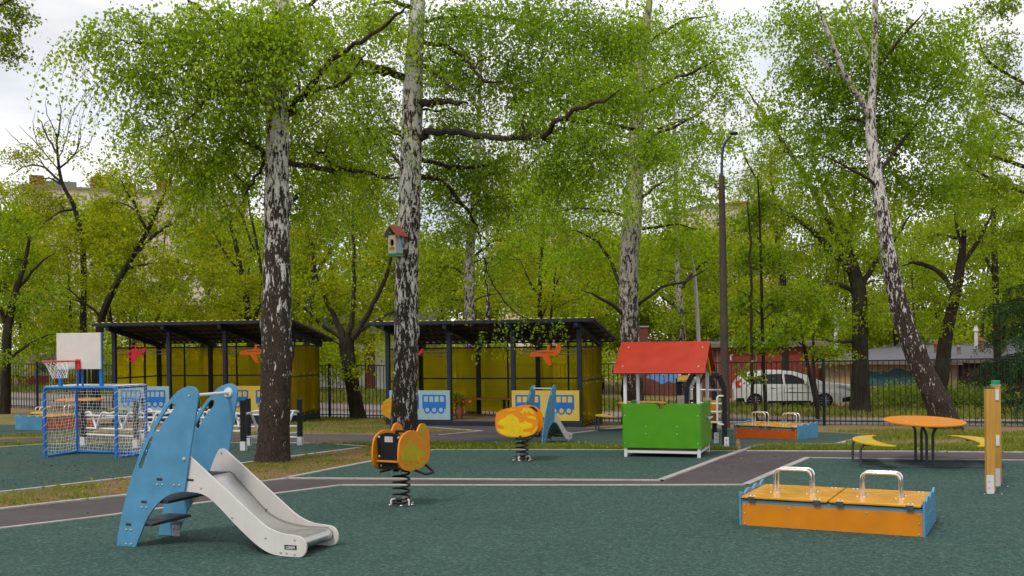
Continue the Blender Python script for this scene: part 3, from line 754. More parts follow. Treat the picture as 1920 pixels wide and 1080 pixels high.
for ob in list(bpy.data.objects):
    if ob.get('label', '').startswith('sandbox behind the football goal'):
        ob.rotation_euler = (0, 0, math.radians(62)); ob.location = G(78, 808)

# ---------- spring riders
def rider(name, label, loc, rz, panel_ol, print_ol, prmat, head_plate, group):
    """local x = forward, y = left; panel_ol in (x, z) metres"""
    t = thing(name, label, 'spring rider', loc, rz, group)
    W = 0.33
    for s in (-1, 1):
        y = s * W / 2
        p = MB().prism(panel_ol, y - 0.010, y + 0.010, XZ).build('side_panel', M['rider_orange'], t, 0.004)
        for q in print_ol:
            if s < 0: MB().prism(q, y - 0.0118, y - 0.0102, XZ).build('print', M[prmat], p)
            else: MB().prism(q, y + 0.0102, y + 0.0118, XZ).build('print', M[prmat], p)
        mk = [(random.uniform(-.2, .2), y + s * 0.0105, random.uniform(.45, .76)) for _ in range(8)]
        bolts(p, mk, (0, s, 0), 0.006, 'bolt', 'grey_frame')
    # seat back, seat, foot bar
    back = [(-0.145, 0.52), (0.145, 0.52), (0.152, 0.76), (0.12, 0.795), (0.04, 0.815), (-0.04, 0.815), (-0.12, 0.795), (-0.152, 0.76)]
    b = MB().prism(back, -0.225, -0.203, YZ).build('backrest', M['black_board'], t, 0.005)
    bolts(b, [(-0.227, y, z) for y in (-.125, .125) for z in (0.56, 0.765)], (-1, 0, 0), 0.016, 'bolt_cap', 'bolt')
    if head_plate:
        pl = MB().box(-0.2275, -0.2255, -0.052, 0.052, 0.715, 0.775).build('maker_plate', M['grey_plate'], b, 0.001)
        bolts(pl, [(-0.228, y, z) for y in (-.045, .045) for z in (0.722, 0.768)], (-1, 0, 0), 0.004)
    MB().box(-0.24, 0.16, -0.154, 0.154, 0.500, 0.522).build('seat', M['orange_board'], t, 0.005)
    un = MB().box(-0.20, 0.2, -0.155, 0.155, 0.425, 0.495).build('under_frame', M['black_board'], t, 0.006)
    bolts(un, [(-0.202, y, 0.46) for y in (-.12, .12)], (-1, 0, 0), 0.014, 'bolt_cap', 'bolt')
    fb = fillet([(0.02, -0.12, 0.41), (0.02, -0.30, 0.36), (0.20, -0.30, 0.36), (0.24, -0.16, 0.43)], 0.04)
    MB().tube(fb, 0.014, 8).build('foot_bar', M['black_metal'], t, 0, True)
    fb = fillet([(0.02, 0.12, 0.41), (0.02, 0.30, 0.36), (0.20, 0.30, 0.36), (0.24, 0.16, 0.43)], 0.04)
    MB().tube(fb, 0.014, 8).build('foot_bar', M['black_metal'], t, 0, True)
    hb = fillet([(0.20, -0.155, 0.74), (0.13, -0.155, 0.80), (0.13, 0.155, 0.80), (0.20, 0.155, 0.74)], 0.03)
    MB().tube(hb, 0.014, 8).build('handle', M['black_metal'], t, 0, True)
    # spring
    pts = []; zc = [(0, .035), (1.4, .075), (2.0, .115), (6.2, .385), (7.0, .42)]; N = 126
    for i in range(N + 1):
        q = 7.0 * i / N; z = float(np.interp(q, [c[0] for c in zc], [c[1] for c in zc])); a = 2 * PI * q
        pts.append((0.090 * math.cos(a), 0.090 * math.sin(a), z))
    MB().tube(pts, 0.0115, 8).build('spring', M['black_metal'], t, 0, True)
    pl = MB().cyl((0, 0, 0.012), (0, 0, 0.026), 0.15, 24).build('base_plate', M['grey_frame'], t, 0.002)
    bolts(pl, [(0.135 * math.cos(a), 0.135 * math.sin(a), 0.032) for a in (0.5, 1.5, 2.6, 3.7, 4.7, 5.8)], (0, 0, 1), 0.017, 'bolt_cap', 'bolt')
    for a in (0.3, 2.4, 4.5):
        c = Vector((math.cos(a), math.sin(a), 0)) * 0.088
        MB().tube(fillet([c * 0.72 + Vector((0, 0, 0.02)), c * 0.72 + Vector((0, 0, 0.085)), c * 1.3 + Vector((0, 0, 0.085)), c * 1.3 + Vector((0, 0, 0.02))], 0.02), 0.011, 8).build('spring_clamp', M['white_board'], t, 0, True)
    for sy in (-0.05, 0.05):
        MB().box(-0.10, -0.075, sy - 0.012, sy + 0.012, 0.36, 0.4245).build('top_clamp', M['grey_plate'], t, 0.003)
    return t
# outline of the two-humped rider (forward to +x), measured off the near rider
hump = [(-0.30, 0.60), (-0.292, 0.72), (-0.26, 0.82), (-0.19, 0.875), (-0.09, 0.905), (0.0, 0.90), (0.06, 0.885), (0.095, 0.93), (0.14, 0.965), (0.20, 0.965), (0.255, 0.93), (0.29, 0.86), (0.31, 0.74), (0.31, 0.62), (0.29, 0.54), (0.22, 0.485), (0.10, 0.445), (-0.04, 0.435), (-0.16, 0.45), (-0.25, 0.49), (-0.285, 0.54)]
leafp = [(-0.24, 0.56), (-0.27, 0.64), (-0.22, 0.68), (-0.20, 0.74), (-0.14, 0.75), (-0.11, 0.83), (-0.07, 0.77), (-0.03, 0.80), (-0.01, 0.73), (0.05, 0.75), (0.04, 0.68), (0.10, 0.70), (0.12, 0.63), (0.19, 0.68), (0.18, 0.62), (0.26, 0.62), (0.20, 0.57), (0.10, 0.57), (0.06, 0.52), (0.0, 0.56), (-0.05, 0.52), (-0.08, 0.57), (-0.14, 0.51), (-0.17, 0.58)]
spots = [[(0.10, 0.86), (0.15, 0.83), (0.18, 0.88), (0.25, 0.88), (0.235, 0.92), (0.18, 0.945), (0.13, 0.93)], [(-0.2, 0.49), (-0.05, 0.452), (0.1, 0.46), (0.22, 0.505), (0.27, 0.55), (0.1, 0.51), (-0.02, 0.49), (-0.12, 0.485)],
         [(0.04, 0.80), (0.10, 0.79), (0.15, 0.77), (0.20, 0.79), (0.14, 0.81), (0.08, 0.83)], [(-0.2, 0.79), (-0.15, 0.78), (-0.14, 0.82), (-0.18, 0.83)]]
lowr = lambda q: [(a_, .40 + (b_ - .435) * .915) for a_, b_ in q]
hump_s = smooth_poly(lowr(hump), 3); leafp = lowr(leafp); spots = [lowr(q) for q in spots]
r1 = G(753, 950)
rider('spring_rider', 'nearest spring rider seen from behind with black backrest', r1, math.radians(62), hump_s, [leafp] + spots, 'olive_print', True, 'spring riders')
# second rider: traced face-on
r2 = G(979, 866)
R2F = Frame(r2, (math.cos(math.radians(-14)), math.sin(math.radians(-14)), 0))
Z6 = lambda p: (920 + p[0] / 8.307, 710 + p[1] / 8.307)
egg_px = [(75,650),(85,560),(130,505),(230,468),(330,452),(430,432),(560,440),(640,470),(700,530),(735,620),(745,700),(735,780),(700,840),(620,885),(520,912),(400,912),(280,905),(180,875),(110,830),(80,760)]
egg = smooth_poly([R2F.up(*Z6(p), -0.165) for p in egg_px], 3)
dino_px = [(105,690),(160,640),(220,615),(260,570),(330,555),(390,585),(430,620),(455,690),(510,680),(545,650),(590,690),(650,700),(645,760),(580,775),(490,790),(520,830),(640,840),(720,745),(728,790),(660,850),(560,890),(420,900),(280,890),(170,860),(105,780),(200,790),(215,740),(110,715)]
streak = [[(430,570),(520,455),(610,460),(660,500),(690,560),(640,540),(600,500),(560,545),(540,495),(500,560),(480,520)], [(560,590),(640,580),(700,600),(715,660),(690,640),(650,620),(600,625)], [(235,490),(330,475),(420,485),(330,500)]]
egg_prints = [[R2F.up(*Z6(p), -0.165) for p in q] for q in [dino_px] + streak]
rider('spring_rider', 'spring rider with golden prints in the middle of the rubber', r2, R2F.rz, egg, egg_prints, 'gold_print', False, 'spring riders')
r3 = G(748, 840); r3 = P(752, 838, 23.0); r3.z = terr(r3.x, r3.y)
rider('spring_rider', 'spring rider half hidden behind the right birch', r3 + Vector((-0.08, 0, 0.0)), math.radians(172), egg, egg_prints, 'olive_print', False, 'spring riders')

# ---------- playhouse
ph_o, ph_e = G(1174, 858), G(1311, 860.5)
PF = Frame(ph_o, ph_e - ph_o); PW = (ph_e - ph_o).length; PD = 0.98
def ph(u, v, y=0.0): return PF.up(u, v, y)
t = thing('playhouse', 'green playhouse with red pitched roof', 'playhouse', ph_o, PF.rz)
zt = ph(1311, 757)[1]; zb = ph(1311, 841)[1]; ze = ph(1320, 700)[1]; zr = 0
posts = {}
for x in (0.0, PW):
    for y in (0.0, PD):
        MB().box(x - 0.024, x + 0.024, y - 0.024, y + 0.024, -0.01, ze + 0.06).build('post', M['white_paint'], t, 0.004)
for y in (0.0, PD): MB().box(0.0245, PW - 0.0245, y - 0.018, y + 0.018, 0.075, 0.115).build('base_rail', M['white_paint'], t, 0.003)
for x in (0.0, PW): MB().box(x - 0.018, x + 0.018, 0.0245, PD - 0.0245, 0.075, 0.115).build('base_rail', M['white_paint'], t, 0.003)
for y in (0.0, PD): MB().box(0.0245, PW - 0.0245, y - 0.016, y + 0.016, ze + 0.015, ze + 0.045).build('top_rail', M['white_paint'], t, 0.003)
nb = 9
for k in range(nb):
    MB().box(-0.01, PW + 0.01, 0.03 + (PD - .06) * k / nb, 0.03 + (PD - .06) * (k + 0.93) / nb, 0.116, 0.134).build('floor_board', M['floor_wood'], t, 0.002)
def notch(x0, x1, z0, z1, f, d0, d1, name, mat):
    c = (x0 + x1) / 2; w = (x1 - x0); r = 0.09
    top = [(x1, z1)] + [(c + 0.02 + r * 1.2 - r * 1.2 * math.sin(math.radians(a)), z1 - 0.09 + 0.09 * math.cos(math.radians(a))) for a in range(0, 91, 15)] + \
          [(c - 0.02 - r * 1.2 + r * 1.2 * math.sin(math.radians(a)), z1 - 0.09 + 0.09 * math.cos(math.radians(a))) for a in range(90, -1, -15)] + [(x0, z1)]
    return MB().prism([(x0, z0), (x1, z0)] + top, d0, d1, f).build(name, M[mat], t, 0.004)
fp = notch(-0.025, PW + 0.022, zb, zt, XZ, -0.046, -0.026, 'front_panel', 'green_board')
bolts(fp, [(x, -0.047, z) for x in (0.0, PW - 0.01) for z in (zb + 0.07, zt - 0.18)] + [(PW * f, -0.047, z) for f in (.285, .71) for z in (zb + 0.21, zb + 0.32)], (0, -1, 0), 0.012)
rp = notch(-0.02, PD + 0.02, zb, zt, YZ, PW + 0.026, PW + 0.046, 'end_panel', 'green_board')
knob = MB().cyl((PW + 0.045, PD * .62, zb + .42), (PW + 0.10, PD * .62, zb + .42), 0.012, 10).cyl((PW + 0.10, PD * .40, zb + .42), (PW + 0.10, PD * .80, zb + .42), 0.015, 10).build('handle', M['white_paint'], rp, 0, True)
notch(-0.02, PD + 0.02, zb, zt, YZ, -0.046, -0.026, 'end_panel', 'green_board')
MB().box(-0.025, PW * 0.30, PD + 0.026, PD + 0.046, zb, zt - 0.05).build('rear_panel', M['green_board'], t, 0.004)
MB().box(PW * 0.72, PW + 0.025, PD + 0.026, PD + 0.046, zb, zt - 0.05).build('rear_panel', M['green_board'], t, 0.004)
# roof: two slabs
rl, rr = ph(1150, 702, -0.12)[0], ph(1322, 699, -0.12)[0]
ridge = ph(1250, 642.5, PD / 2)[1]
for s in (0, 1):
    y0 = -0.14 if s == 0 else PD + 0.14; z0 = ze - 0.005
    ym = PD / 2
    n = Vector((0, -(ridge - z0), -(ym - y0))) if False else None
    th = 0.022
    a, b = Vector((0, y0, z0)), Vector((0, ym - (0.0 if s == 0 else -0.0), ridge))
    d = (b - a).normalized(); nn = Vector((0, -d.z, d.y)) if s == 0 else Vector((0, d.z, -d.y))
    if nn.z < 0: nn = -nn
    mb = MB(); vs = []
    inset = (0.0, 0.0)
    e0, e1 = rl, rr
    k0, k1 = rl + 0.03, rr - 0.02
    bt = b + nn * th; at = a + nn * th
    shift = 0.002 if s else 0.0
    vs = [(e0, a.y, a.z), (e1, a.y, a.z), (e1, b.y + shift, b.z), (e0, b.y + shift, b.z), (e0, at.y, at.z), (e1, at.y, at.z), (e1, bt.y + shift, bt.z), (e0, bt.y + shift, bt.z)]
    rf = mb.add(vs, ((0,1,2,3),(4,5,6,7),(0,1,5,4),(1,2,6,5),(2,3,7,6),(3,0,4,7))).build('roof_slab', M['red_board'], t, 0.004)
    if s == 0:
        q = lambda f, g: (rl + (rr - rl) * f, y0 + (ym - y0) * g + nn.y * (th + .001), z0 + (ridge - z0) * g + nn.z * (th + .001))
        bolts(rf, [q(.09, .22), q(.92, .20), q(.10, .82), q(.93, .80)], nn, 0.013)
for x in (0.02, PW - 0.02):      # yellow gable frames under the roof
    g = MB(); zz = ze + 0.03
    g.bar((x + (.06 if x > .5 else -.06), -0.05, zz - 0.07), (x + (.06 if x > .5 else -.06), PD / 2, ridge - 0.035), 0.03, 0.07)
    g.build('gable_frame', M['yellow_board'], t, 0.003)
    g = MB(); g.bar((x + (.06 if x > .5 else -.06), PD + 0.05, zz - 0.07), (x + (.06 if x > .5 else -.06), PD / 2 + 0.004, ridge - 0.035), 0.03, 0.07)
    g.build('gable_frame', M['yellow_board'], t, 0.003)

# ---------- round picnic tables with crescent seats
def make_table(name, label, loc, rz, rx, ry, h, hs, seat_dx, top_mat, group):
    t = thing(name, label, 'picnic table', loc, rz, group)
    n = 48
    ol = [(rx * math.cos(2*PI*i/n), ry * math.sin(2*PI*i/n)) for i in range(n)]
    top = MB().prism(ol, h - 0.022, h, XY).build('table_top', M[top_mat], t, 0.006)
    bolts(top, [(rx * .62 * math.cos(a), ry * .72 * math.sin(a), h) for a in (0.35, 0.75, 1.9, 2.4, 3.6, 4.0, 5.3, 5.8)], (0, 0, 1), 0.011)
    MB().box(-rx * .8, rx * .6, -0.05, 0.05, h - 0.045, h - 0.0225).build('top_support', M['grey_frame'], t, 0.003)
    yl = ry * 0.36
    for s in (-1, 1):
        y = s * yl
        for dx in (-0.04, 0.04):
            leg = fillet([(dx, y, 0.0), (dx, y, h - 0.14), (dx * 3, y, h - 0.024)], 0.08)
            MB().tube(leg, 0.019, 8).build('leg', M['grey_frame'], t, 0, True)
        MB().tube([(-seat_dx, y, 0.022), (seat_dx, y, 0.022)], 0.019, 8).build('ground_rail', M['grey_frame'], t, 0, True)
        for q in (-1, 1):
            pts = fillet([(q * seat_dx, y, 0.022), (q * seat_dx, y, hs - 0.03), (q * (seat_dx - 0.26), y, hs - 0.024)], 0.09)
            MB().tube(pts, 0.017, 8).build('seat_leg', M['grey_frame'], t, 0, True)
    for q in (-1, 1):
        cx = seat_dx - 0.02
        out = []
        ry2 = ry * 0.80
        for i in range(17):
            a = math.radians(-88 + 176 * i / 16); out.append((q * (seat_dx - 0.36 + 0.40 * math.cos(a)), ry2 * math.sin(a)))
        inn = []
        for i in range(13):
            a = math.radians(80 - 160 * i / 12); inn.append((q * (seat_dx - 0.42 + 0.17 * math.cos(a)), ry2 * 0.98 * math.sin(a)))
        seat = MB().prism(smooth_poly(out + inn, 2), hs - 0.022, hs, XY).build('seat', M['yellow_board'], t, 0.005)
        bolts(seat, [(q * (seat_dx - x), y, hs) for x, y in ((.13, -yl * .8), (.20, -yl), (.13, yl * .8), (.20, yl))], (0, 0, 1), 0.010)
    return t
tb = G(1733, 873)
kt = tb.y / FPX
make_table('picnic_table', 'orange table with yellow crescent seats on the right', tb, math.radians(-9), 69.5 * kt, 0.95, 85 * kt, 48 * kt, 122 * kt, 'orange_board', 'picnic tables')
tb2 = G(1205, 808); kt2 = tb2.y / FPX
make_table('picnic_table', 'picnic table mostly hidden behind the playhouse', tb2, math.radians(4), 0.56, 0.62, 0.66, 0.38, 1.05, 'orange_board', 'picnic tables')
tb3 = G(150, 800)
make_table('picnic_table', 'picnic table seen through the football goal net', tb3, math.radians(30), 0.60, 0.62, 0.72, 0.42, 1.15, 'orange_board', 'picnic tables')

far_slide.scale = (.74, .74, .74)
# ---------- football goal with basketball board
go, ge = G(85, 859), G(219, 861)
GF = Frame(go, ge - go); GW = (ge - go).length; GH = GF.up(88, 724)[1]; GD = 0.78
t = thing('football_goal', 'blue football goal with white net and basketball board', 'goal', go, GF.rz)
r = 0.027
MB().tube(fillet([(0, 0, 0), (0, 0, GH - r), (GW, 0, GH - r), (GW, 0, 0)], 0.06), r, 12).build('front_frame', M['goal_blue'], t, 0, True)
for x in (0.0, GW):
    MB().tube([(x, 0.02, r), (x, GD - 0.02, r)], r * .9, 10).build('side_rail', M['goal_blue'], t, 0, True)
    MB().tube([(x, GD, 0), (x, GD, GH - 0.01)], r * .95, 10).build('rear_post', M['goal_blue'], t, 0, True)
    MB().tube([(x, 0.02, GH - r), (x, GD - 0.02, GH - r * 1.2)], r * .8, 10).build('top_rail', M['goal_blue'], t, 0, True)
MB().tube([(0.02, GD, r), (GW - 0.02, GD, r)], r * .9, 10).build('rear_rail', M['goal_blue'], t, 0, True)
def net_panel(nm, f, nu, nv, sag, rad=0.0023):
    mb = MB()
    def q(i, j):
        u, v = i / nu, j / nv
        p = Vector(f(u, v)); s = 16 * u * (1-u) * v * (1-v) * sag
        w = 0.008 * math.sin(i * 2.1 + j * 1.3)
        p = p + Vector((w, s + w, -0.02 * math.sin(PI * u) * (1 - v) * 2)); return p
    for i in range(nu + 1): mb.tube([q(i, j) for j in range(nv + 1)], rad, 3, False)
    for j in range(nv + 1): mb.tube([q(i, j) for i in range(nu + 1)], rad, 3, False)
    return mb.build(nm, M['net'], t)
net_panel('net', lambda u, v: (GW * u, GD + 0.03, 0.02 + (GH - 0.04) * v), 24, 22, 0.06)
net_panel('net', lambda u, v: (0.0, 0.02 + GD * u, 0.02 + (GH - 0.04) * v), 13, 22, 0.0)
net_panel('net', lambda u, v: (GW + 0.02, 0.02 + GD * u, 0.02 + (GH - 0.04) * v), 13, 22, 0.0)
net_panel('net', lambda u, v: (GW * u, 0.02 + GD * v, GH + 0.0), 24, 13, 0.0)
def lacing(a, b, n):
    a, b = Vector(a), Vector(b); d = b - a
    pts = [a + d * (i / (n * 8)) + Vector((math.cos(i * PI / 4), math.sin(i * PI / 4), 0)) * 0.031 for i in range(n * 8 + 1)]
    MB().tube(pts, 0.003, 3, False).build('lacing', M['net'], t)
lacing((0, 0, 0.02), (0, 0, GH - .08), 8); lacing((GW, 0, 0.02), (GW, 0, GH - .08), 9); lacing((GW, GD, 0.02), (GW, GD, GH), 22)
# board on its posts
def gx(u, v, y=0.0): return GF.up(u, v, y)
BYL = 0.12
bl, br_ = gx(106.5, 625, BYL), gx(190, 692, BYL)
for u in (113, 189.5): 
    x = gx(u, 690, BYL + .03)[0]; MB().box(x - 0.026, x + 0.026, BYL + 0.012, BYL + 0.06, GH - 0.05, bl[1] - 0.0 if u > 150 else bl[1] - 0.1).build('board_post', M['goal_blue'], t, 0.004)
for u in (145.5, 155):
    x = gx(u, 690, BYL + .03)[0]; MB().box(x - 0.013, x + 0.013, BYL + 0.012, BYL + 0.04, GH - 0.05, bl[1] - 0.35).build('board_stay', M['goal_blue'], t, 0.003)
bd = MB().box(bl[0], br_[0], BYL - 0.012, BYL + 0.0115, br_[1], bl[1]).build('backboard', M['white_board'], t, 0.004)
bolts(bd, [(bl[0] + .03, BYL - .0125, bl[1] - .03), (br_[0] - .03, BYL - .0125, bl[1] - .03), (br_[0] - .03, BYL - .0125, br_[1] + .03)], (0, -1, 0), 0.008)
pc = gx(147.5, 683, BYL)
MB().box(pc[0] - 0.05, pc[0] + 0.05, BYL - 0.020, BYL - 0.0125, pc[1] - 0.082, pc[1] + 0.082).build('hoop_plate', M['red_paint'], t, 0.003)
RR = 0.215; rc = Vector((pc[0] - 0.16, BYL - 0.10 - RR, pc[1] + 0.055))
hp = MB().tube([rc + Vector((RR * math.cos(a), RR * math.sin(a), 0)) for a in np.linspace(0, 2*PI, 33)[:-1]], 0.012, 8, closed=True)
hp.bar((pc[0] - 0.03, BYL - 0.02, pc[1] + 0.05), rc + Vector((0.08, RR * .92, 0)), 0.05, 0.02)
hp.bar((pc[0] + 0.03, BYL - 0.02, pc[1] + 0.05), rc + Vector((RR * .85, RR * .5, 0)), 0.03, 0.02)
hoop = hp.build('hoop', M['red_paint'], t, 0, True)
mb = MB(); nn = 12
for k in range(nn):
    for s in (-1, 1):
        pts = []
        for j in range(7):
            f = j / 6; a = 2 * PI * (k + s * f * 2.2) / nn; rr_ = RR * (1 - 0.52 * f ** 0.7)
            pts.append(rc + Vector((rr_ * math.cos(a) + 0.05 * f, rr_ * math.sin(a), -0.27 * f)))
        mb.tube(pts, 0.004, 4, False)
mb.build('hoop_net', M['net'], hoop)

# ---------- bars to climb through, behind the slide
def pole_at(u, v, vtop):
    p = G(u, v); return p, (v - vtop) * p.y / FPX
t = None
posts_px = [(157, 836, 752), (256, 841, 752), (271, 827, 746), (457, 846, 750), (466, 837, 747), (563, 836, 748), (360, 842, 750), (370, 829, 747)]
tb0 = G(360, 838)
t = thing('climbing_bars', 'white bent tubes on black posts behind the blue slide', 'play bars', tb0, 0.0)
loc = {}
for k, (u, v, vt) in enumerate(posts_px):
    p, h = pole_at(u, v, vt); q = p - tb0; loc[k] = (q, h)
    po = MB().box(q.x - 0.045, q.x + 0.045, q.y - 0.045, q.y + 0.045, q.z + 0.06, q.z + h).build('post', M['black_metal'], t, 0.006)
    MB().box(q.x - 0.05, q.x + 0.04, q.y - 0.056, q.y - 0.046, q.z - 0.02, q.z + 0.17).build('foot_plate', M['white_paint'], po, 0.003)
    MB().box(q.x + 0.046, q.x + 0.056, q.y - 0.03, q.y + 0.03, q.z - 0.02, q.z + 0.17).build('foot_plate', M['white_paint'], po, 0.003)
    bolts(po, [(q.x + .047, q.y, q.z + z) for z in (0.22, 0.28)], (1, 0, 0), 0.012)
def bar_run(a, b, zs, wave):
    qa, qb = loc[a][0], loc[b][0]
    for z in zs:
        MB().tube([qa + Vector((0.05, 0, z)), qb + Vector((-0.05, 0, z))], 0.019, 8).build('rail', M['white_paint'], t, 0, True)
    if wave:
        d = qb - qa; L = d.length; n = max(1, round(L / 0.75))
        pts = []
        zz = [0.64, 0.40, 0.64, 0.40]
        for i in range(n):
            for f, z, s in ((0.02, .62, 0), (.22, .66, .06), (.36, .44, .10), (.50, .30, .04), (.64, .44, -.10), (.78, .66, -.06), (.98, .62, 0)):
                p = qa + d * ((i + f) / n); pts.append(p + Vector((0, s, z)))
        MB().tube(fillet(pts, 0.09, 4), 0.021, 8).build('bent_tube', M['white_paint'], t, 0, True)
bar_run(0, 1, (0.58, 0.34, 0.22), True); bar_run(1, 6, (0.56, 0.32), True); bar_run(6, 3, (0.56, 0.34), True)
bar_run(2, 7, (0.60, 0.38, 0.20), True); bar_run(7, 4, (0.60, 0.36), True); bar_run(4, 5, (0.58, 0.36, 0.16), True); bar_run(0, 2, (0.50,), False)
bar_run(3, 5, (0.24,), True)

# ---------- black activity frame behind the playhouse
ao = G(1352, 838)
t = thing('activity_frame', 'black arched frame with white rungs and orange board behind the playhouse', 'play frame', ao, 0.0)
ah = (838 - 702) * ao.y / FPX
def px2(u, dy=0.0): return (u - 1352) * (ao.y + dy) / FPX
AW = 1.05
for dy in (0.0, 0.9):
    pts = [(px2(1359), dy, 0.04), (px2(1359), dy, ah * .80), (px2(1349), dy, ah * .985), (px2(1318), dy, ah * .985), (px2(1305), dy, ah * .82), (px2(1305), dy, 0.04)]
    mb = MB()
    for a, b in zip(pts[:-1], pts[1:]): mb.bar(a, b, 0.07, 0.085)
    mb.build('arch', M['black_metal'], t, 0.004)
    for u in (1359, 1305):
        fpp = MB().box(px2(u) + .0 - .02, px2(u) + .06, dy - 0.055, dy - 0.046, -0.02, 0.17).build('foot_plate', M['white_paint'], t, 0.003)
        bolts(fpp, [(px2(u) + .02, dy - .057, z) for z in (.05, .12)], (0, -1, 0), 0.01, 'bolt', 'grey_frame')
for z in (0.95, 0.72, 0.58, 0.40):
    MB().tube([(px2(1306), 0.45, z), (px2(1358), 0.1, z)], 0.016, 8).build('rung', M['white_paint'], t, 0, True)
MB().tube(fillet([(px2(1357), -.03, .38), (px2(1345), -.03, .38), (px2(1345), -.03, .86), (px2(1357), -.03, .86)], 0.07), 0.016, 8).build('grab_handle', M['white_paint'], t, 0, True)
MB().box(px2(1335), px2(1354), 0.5, 0.52, 0.38, 0.76).build('side_board', M['orange_board'], t, 0.004)
MB().box(px2(1330), px2(1372), 0.3, 0.85, 0.53, 0.555).build('shelf', M['bench_wood'], t, 0.004)
MB().box(px2(1313, .9), px2(1325, .9), 0.92, 0.96, 0.75, ah * .92).build('mirror_panel', M['grey_plate'], t, 0.004)
# little lectern-like play post seen through the playhouse window
lo_ = G(1286, 822)
t = thing('play_post', 'black play post with wooden box and slanted yellow top seen through the playhouse', 'play post', lo_, 0.0)
lh = (822 - 707) * lo_.y / FPX
for u in (1275, 1297): 
    x = (u - 1286) * lo_.y / FPX; MB().box(x - 0.055, x + 0.055, 0, 0.10, -0.02, lh * .98).build('post', M['black_metal'], t, 0.004)
x = lambda u: (u - 1286) * lo_.y / FPX
MB().box(x(1270), x(1292), -0.14, -0.001, lh * .52, lh * .70).build('box', M['old_wood'], t, 0.004)
mb = MB(); mb.add([(x(1269), -.12, lh * .93), (x(1294), -.12, lh * .93), (x(1302), .16, lh), (x(1276), .16, lh), (x(1269), -.12, lh * .955), (x(1294), -.12, lh * .955), (x(1302), .16, lh * 1.025), (x(1276), .16, lh * 1.025)], ((0,1,2,3),(4,5,6,7),(0,1,5,4),(1,2,6,5),(2,3,7,6),(3,0,4,7)))
mb.build('slanted_top', M['post_wood'], t, 0.003)

# ---------- two timber posts on the right
for k, (u, v, vt, w, lab) in enumerate(((1857, 927, 728, 0.09, 'nearer yellow timber post with white foot bracket at the right edge'), (1869, 913, 723, 0.09, 'farther yellow timber post with green cap at the right edge'))):
    p = G(u, v); h = (v - vt) * p.y / FPX
    t = thing('timber_post', lab, 'post', p, math.radians(-7), 'timber posts')
    b = MB().box(-w/2, w/2, -w/2, w/2, 0.03, h).build('shaft', M['post_wood'], t, 0.008)
    MB().box(-w/2 - .004, w/2 + .004, -w/2 - .004, w/2 + .004, h + .0005, h + 0.012).build('cap', M['grey_frame'] if k == 0 else M['old_wood'], t, 0.003)
    MB().box(-w/2 - .01, w/2 - .02, -w/2 - .010, -w/2 - .003, 0, 0.22).build('bracket', M['white_paint'], t, 0.002)
    fl = MB().box(-w/2 - .06, w/2 + .07, -w/2 - .07, -w/2 + .02, 0.0, 0.012).build('base_flange', M['white_paint'], t, 0.002)
    bolts(fl, [(-w/2 - .04, -w/2 - .03, .014), (w/2 + .05, -w/2 - .03, .014)], (0, 0, 1), 0.012)
    bolts(b, [(-.03, -w/2 - .011, z) for z in (.08, .15)], (0, -1, 0), 0.010, 'bolt', 'bolt')
    bolts(b, [(w/2 + .001, 0.01, z) for z in (.10, .16, .22, .28)], (1, 0, 0), 0.012)
    if k == 1:
        MB().tube([(0.0, 0, h + .012), (0.0, 0, h + .06)], 0.05, 14).build('green_cap', M['green_cap'], t, 0.004)
        for z in (h * .47, h * .92): MB().box(-.02, .02, -w/2 - .012, -w/2 - .001, z - .075, z + .05).build('plate', M['white_paint'], t, 0.003)

# ---------- shelters
bus_w, bus_h = 0.66, 0.50
def bus(parent, cx, z0, y, mat_bg):
    """flat cut-out picture of a bus: body with window holes, three wheels"""
    w, h = bus_w, bus_h; x0, x1 = cx - w/2, cx + w/2
    body = [(x0, z0 + .13), (x1, z0 + .13), (x1, z0 + h - .03), (x1 - .03, z0 + h), (x0 + .03, z0 + h), (x0, z0 + h - .03)]
    holes = []
    for k in range(4):
        a = x0 + .045 + k * (w - .06) / 4
        holes.append([(a, z0 + h - .19), (a + .115, z0 + h - .19), (a + .115, z0 + h - .04), (a, z0 + h - .04)])
    b = MB().prism(body, y - .004, y - .0012, XZ, holes).build('bus_picture', M['deep_blue'], parent)
    for k in range(3):
        c = x0 + .14 + k * (w - .28) / 2
        out = [(c + .095 * math.cos(2*PI*i/20), z0 + .10 + .095 * math.sin(2*PI*i/20)) for i in range(20)]
        inn = [(c + .058 * math.cos(2*PI*i/16), z0 + .10 + .058 * math.sin(2*PI*i/16)) for i in range(16)]
        MB().prism(out, y - .0062, y - .0046, XZ, [inn]).build('bus_wheel', M['deep_blue'], parent)
        MB().prism(inn, y - .0061, y - .0045, XZ).build('wheel_disc', M[mat_bg], parent)
plane_ol = [(-.42, .02), (-.40, .09), (-.30, .13), (-.10, .145), (.02, .15), (.06, .26), (.14, .30), (.10, .15), (.24, .15), (.30, .30), (.40, .32), (.42, .20), (.36, .07), (.26, .02), (.10, .015), (.16, -.22), (.07, -.24), (-.10, .0), (-.30, -.01), (-.40, -.0)]
heli_ol = [(-.30, .04), (-.28, .16), (-.20, .25), (-.10, .29), (-.05, .29), (-.05, .36), (-.20, .37), (-.20, .395), (.20, .395), (.20, .37), (.0, .36), (.0, .29), (.06, .24), (.18, .20), (.26, .30), (.33, .33), (.30, .19), (.10, .06), (.02, .0), (.0, -.09), (.06, -.09), (.06, -.12), (-.24, -.12), (-.24, -.09), (-.18, -.09), (-.17, -.01), (-.25, -.01)]
heli_win = [(-.24, .08), (-.13, .08), (-.13, .18), (-.20, .18), (-.235, .14)]
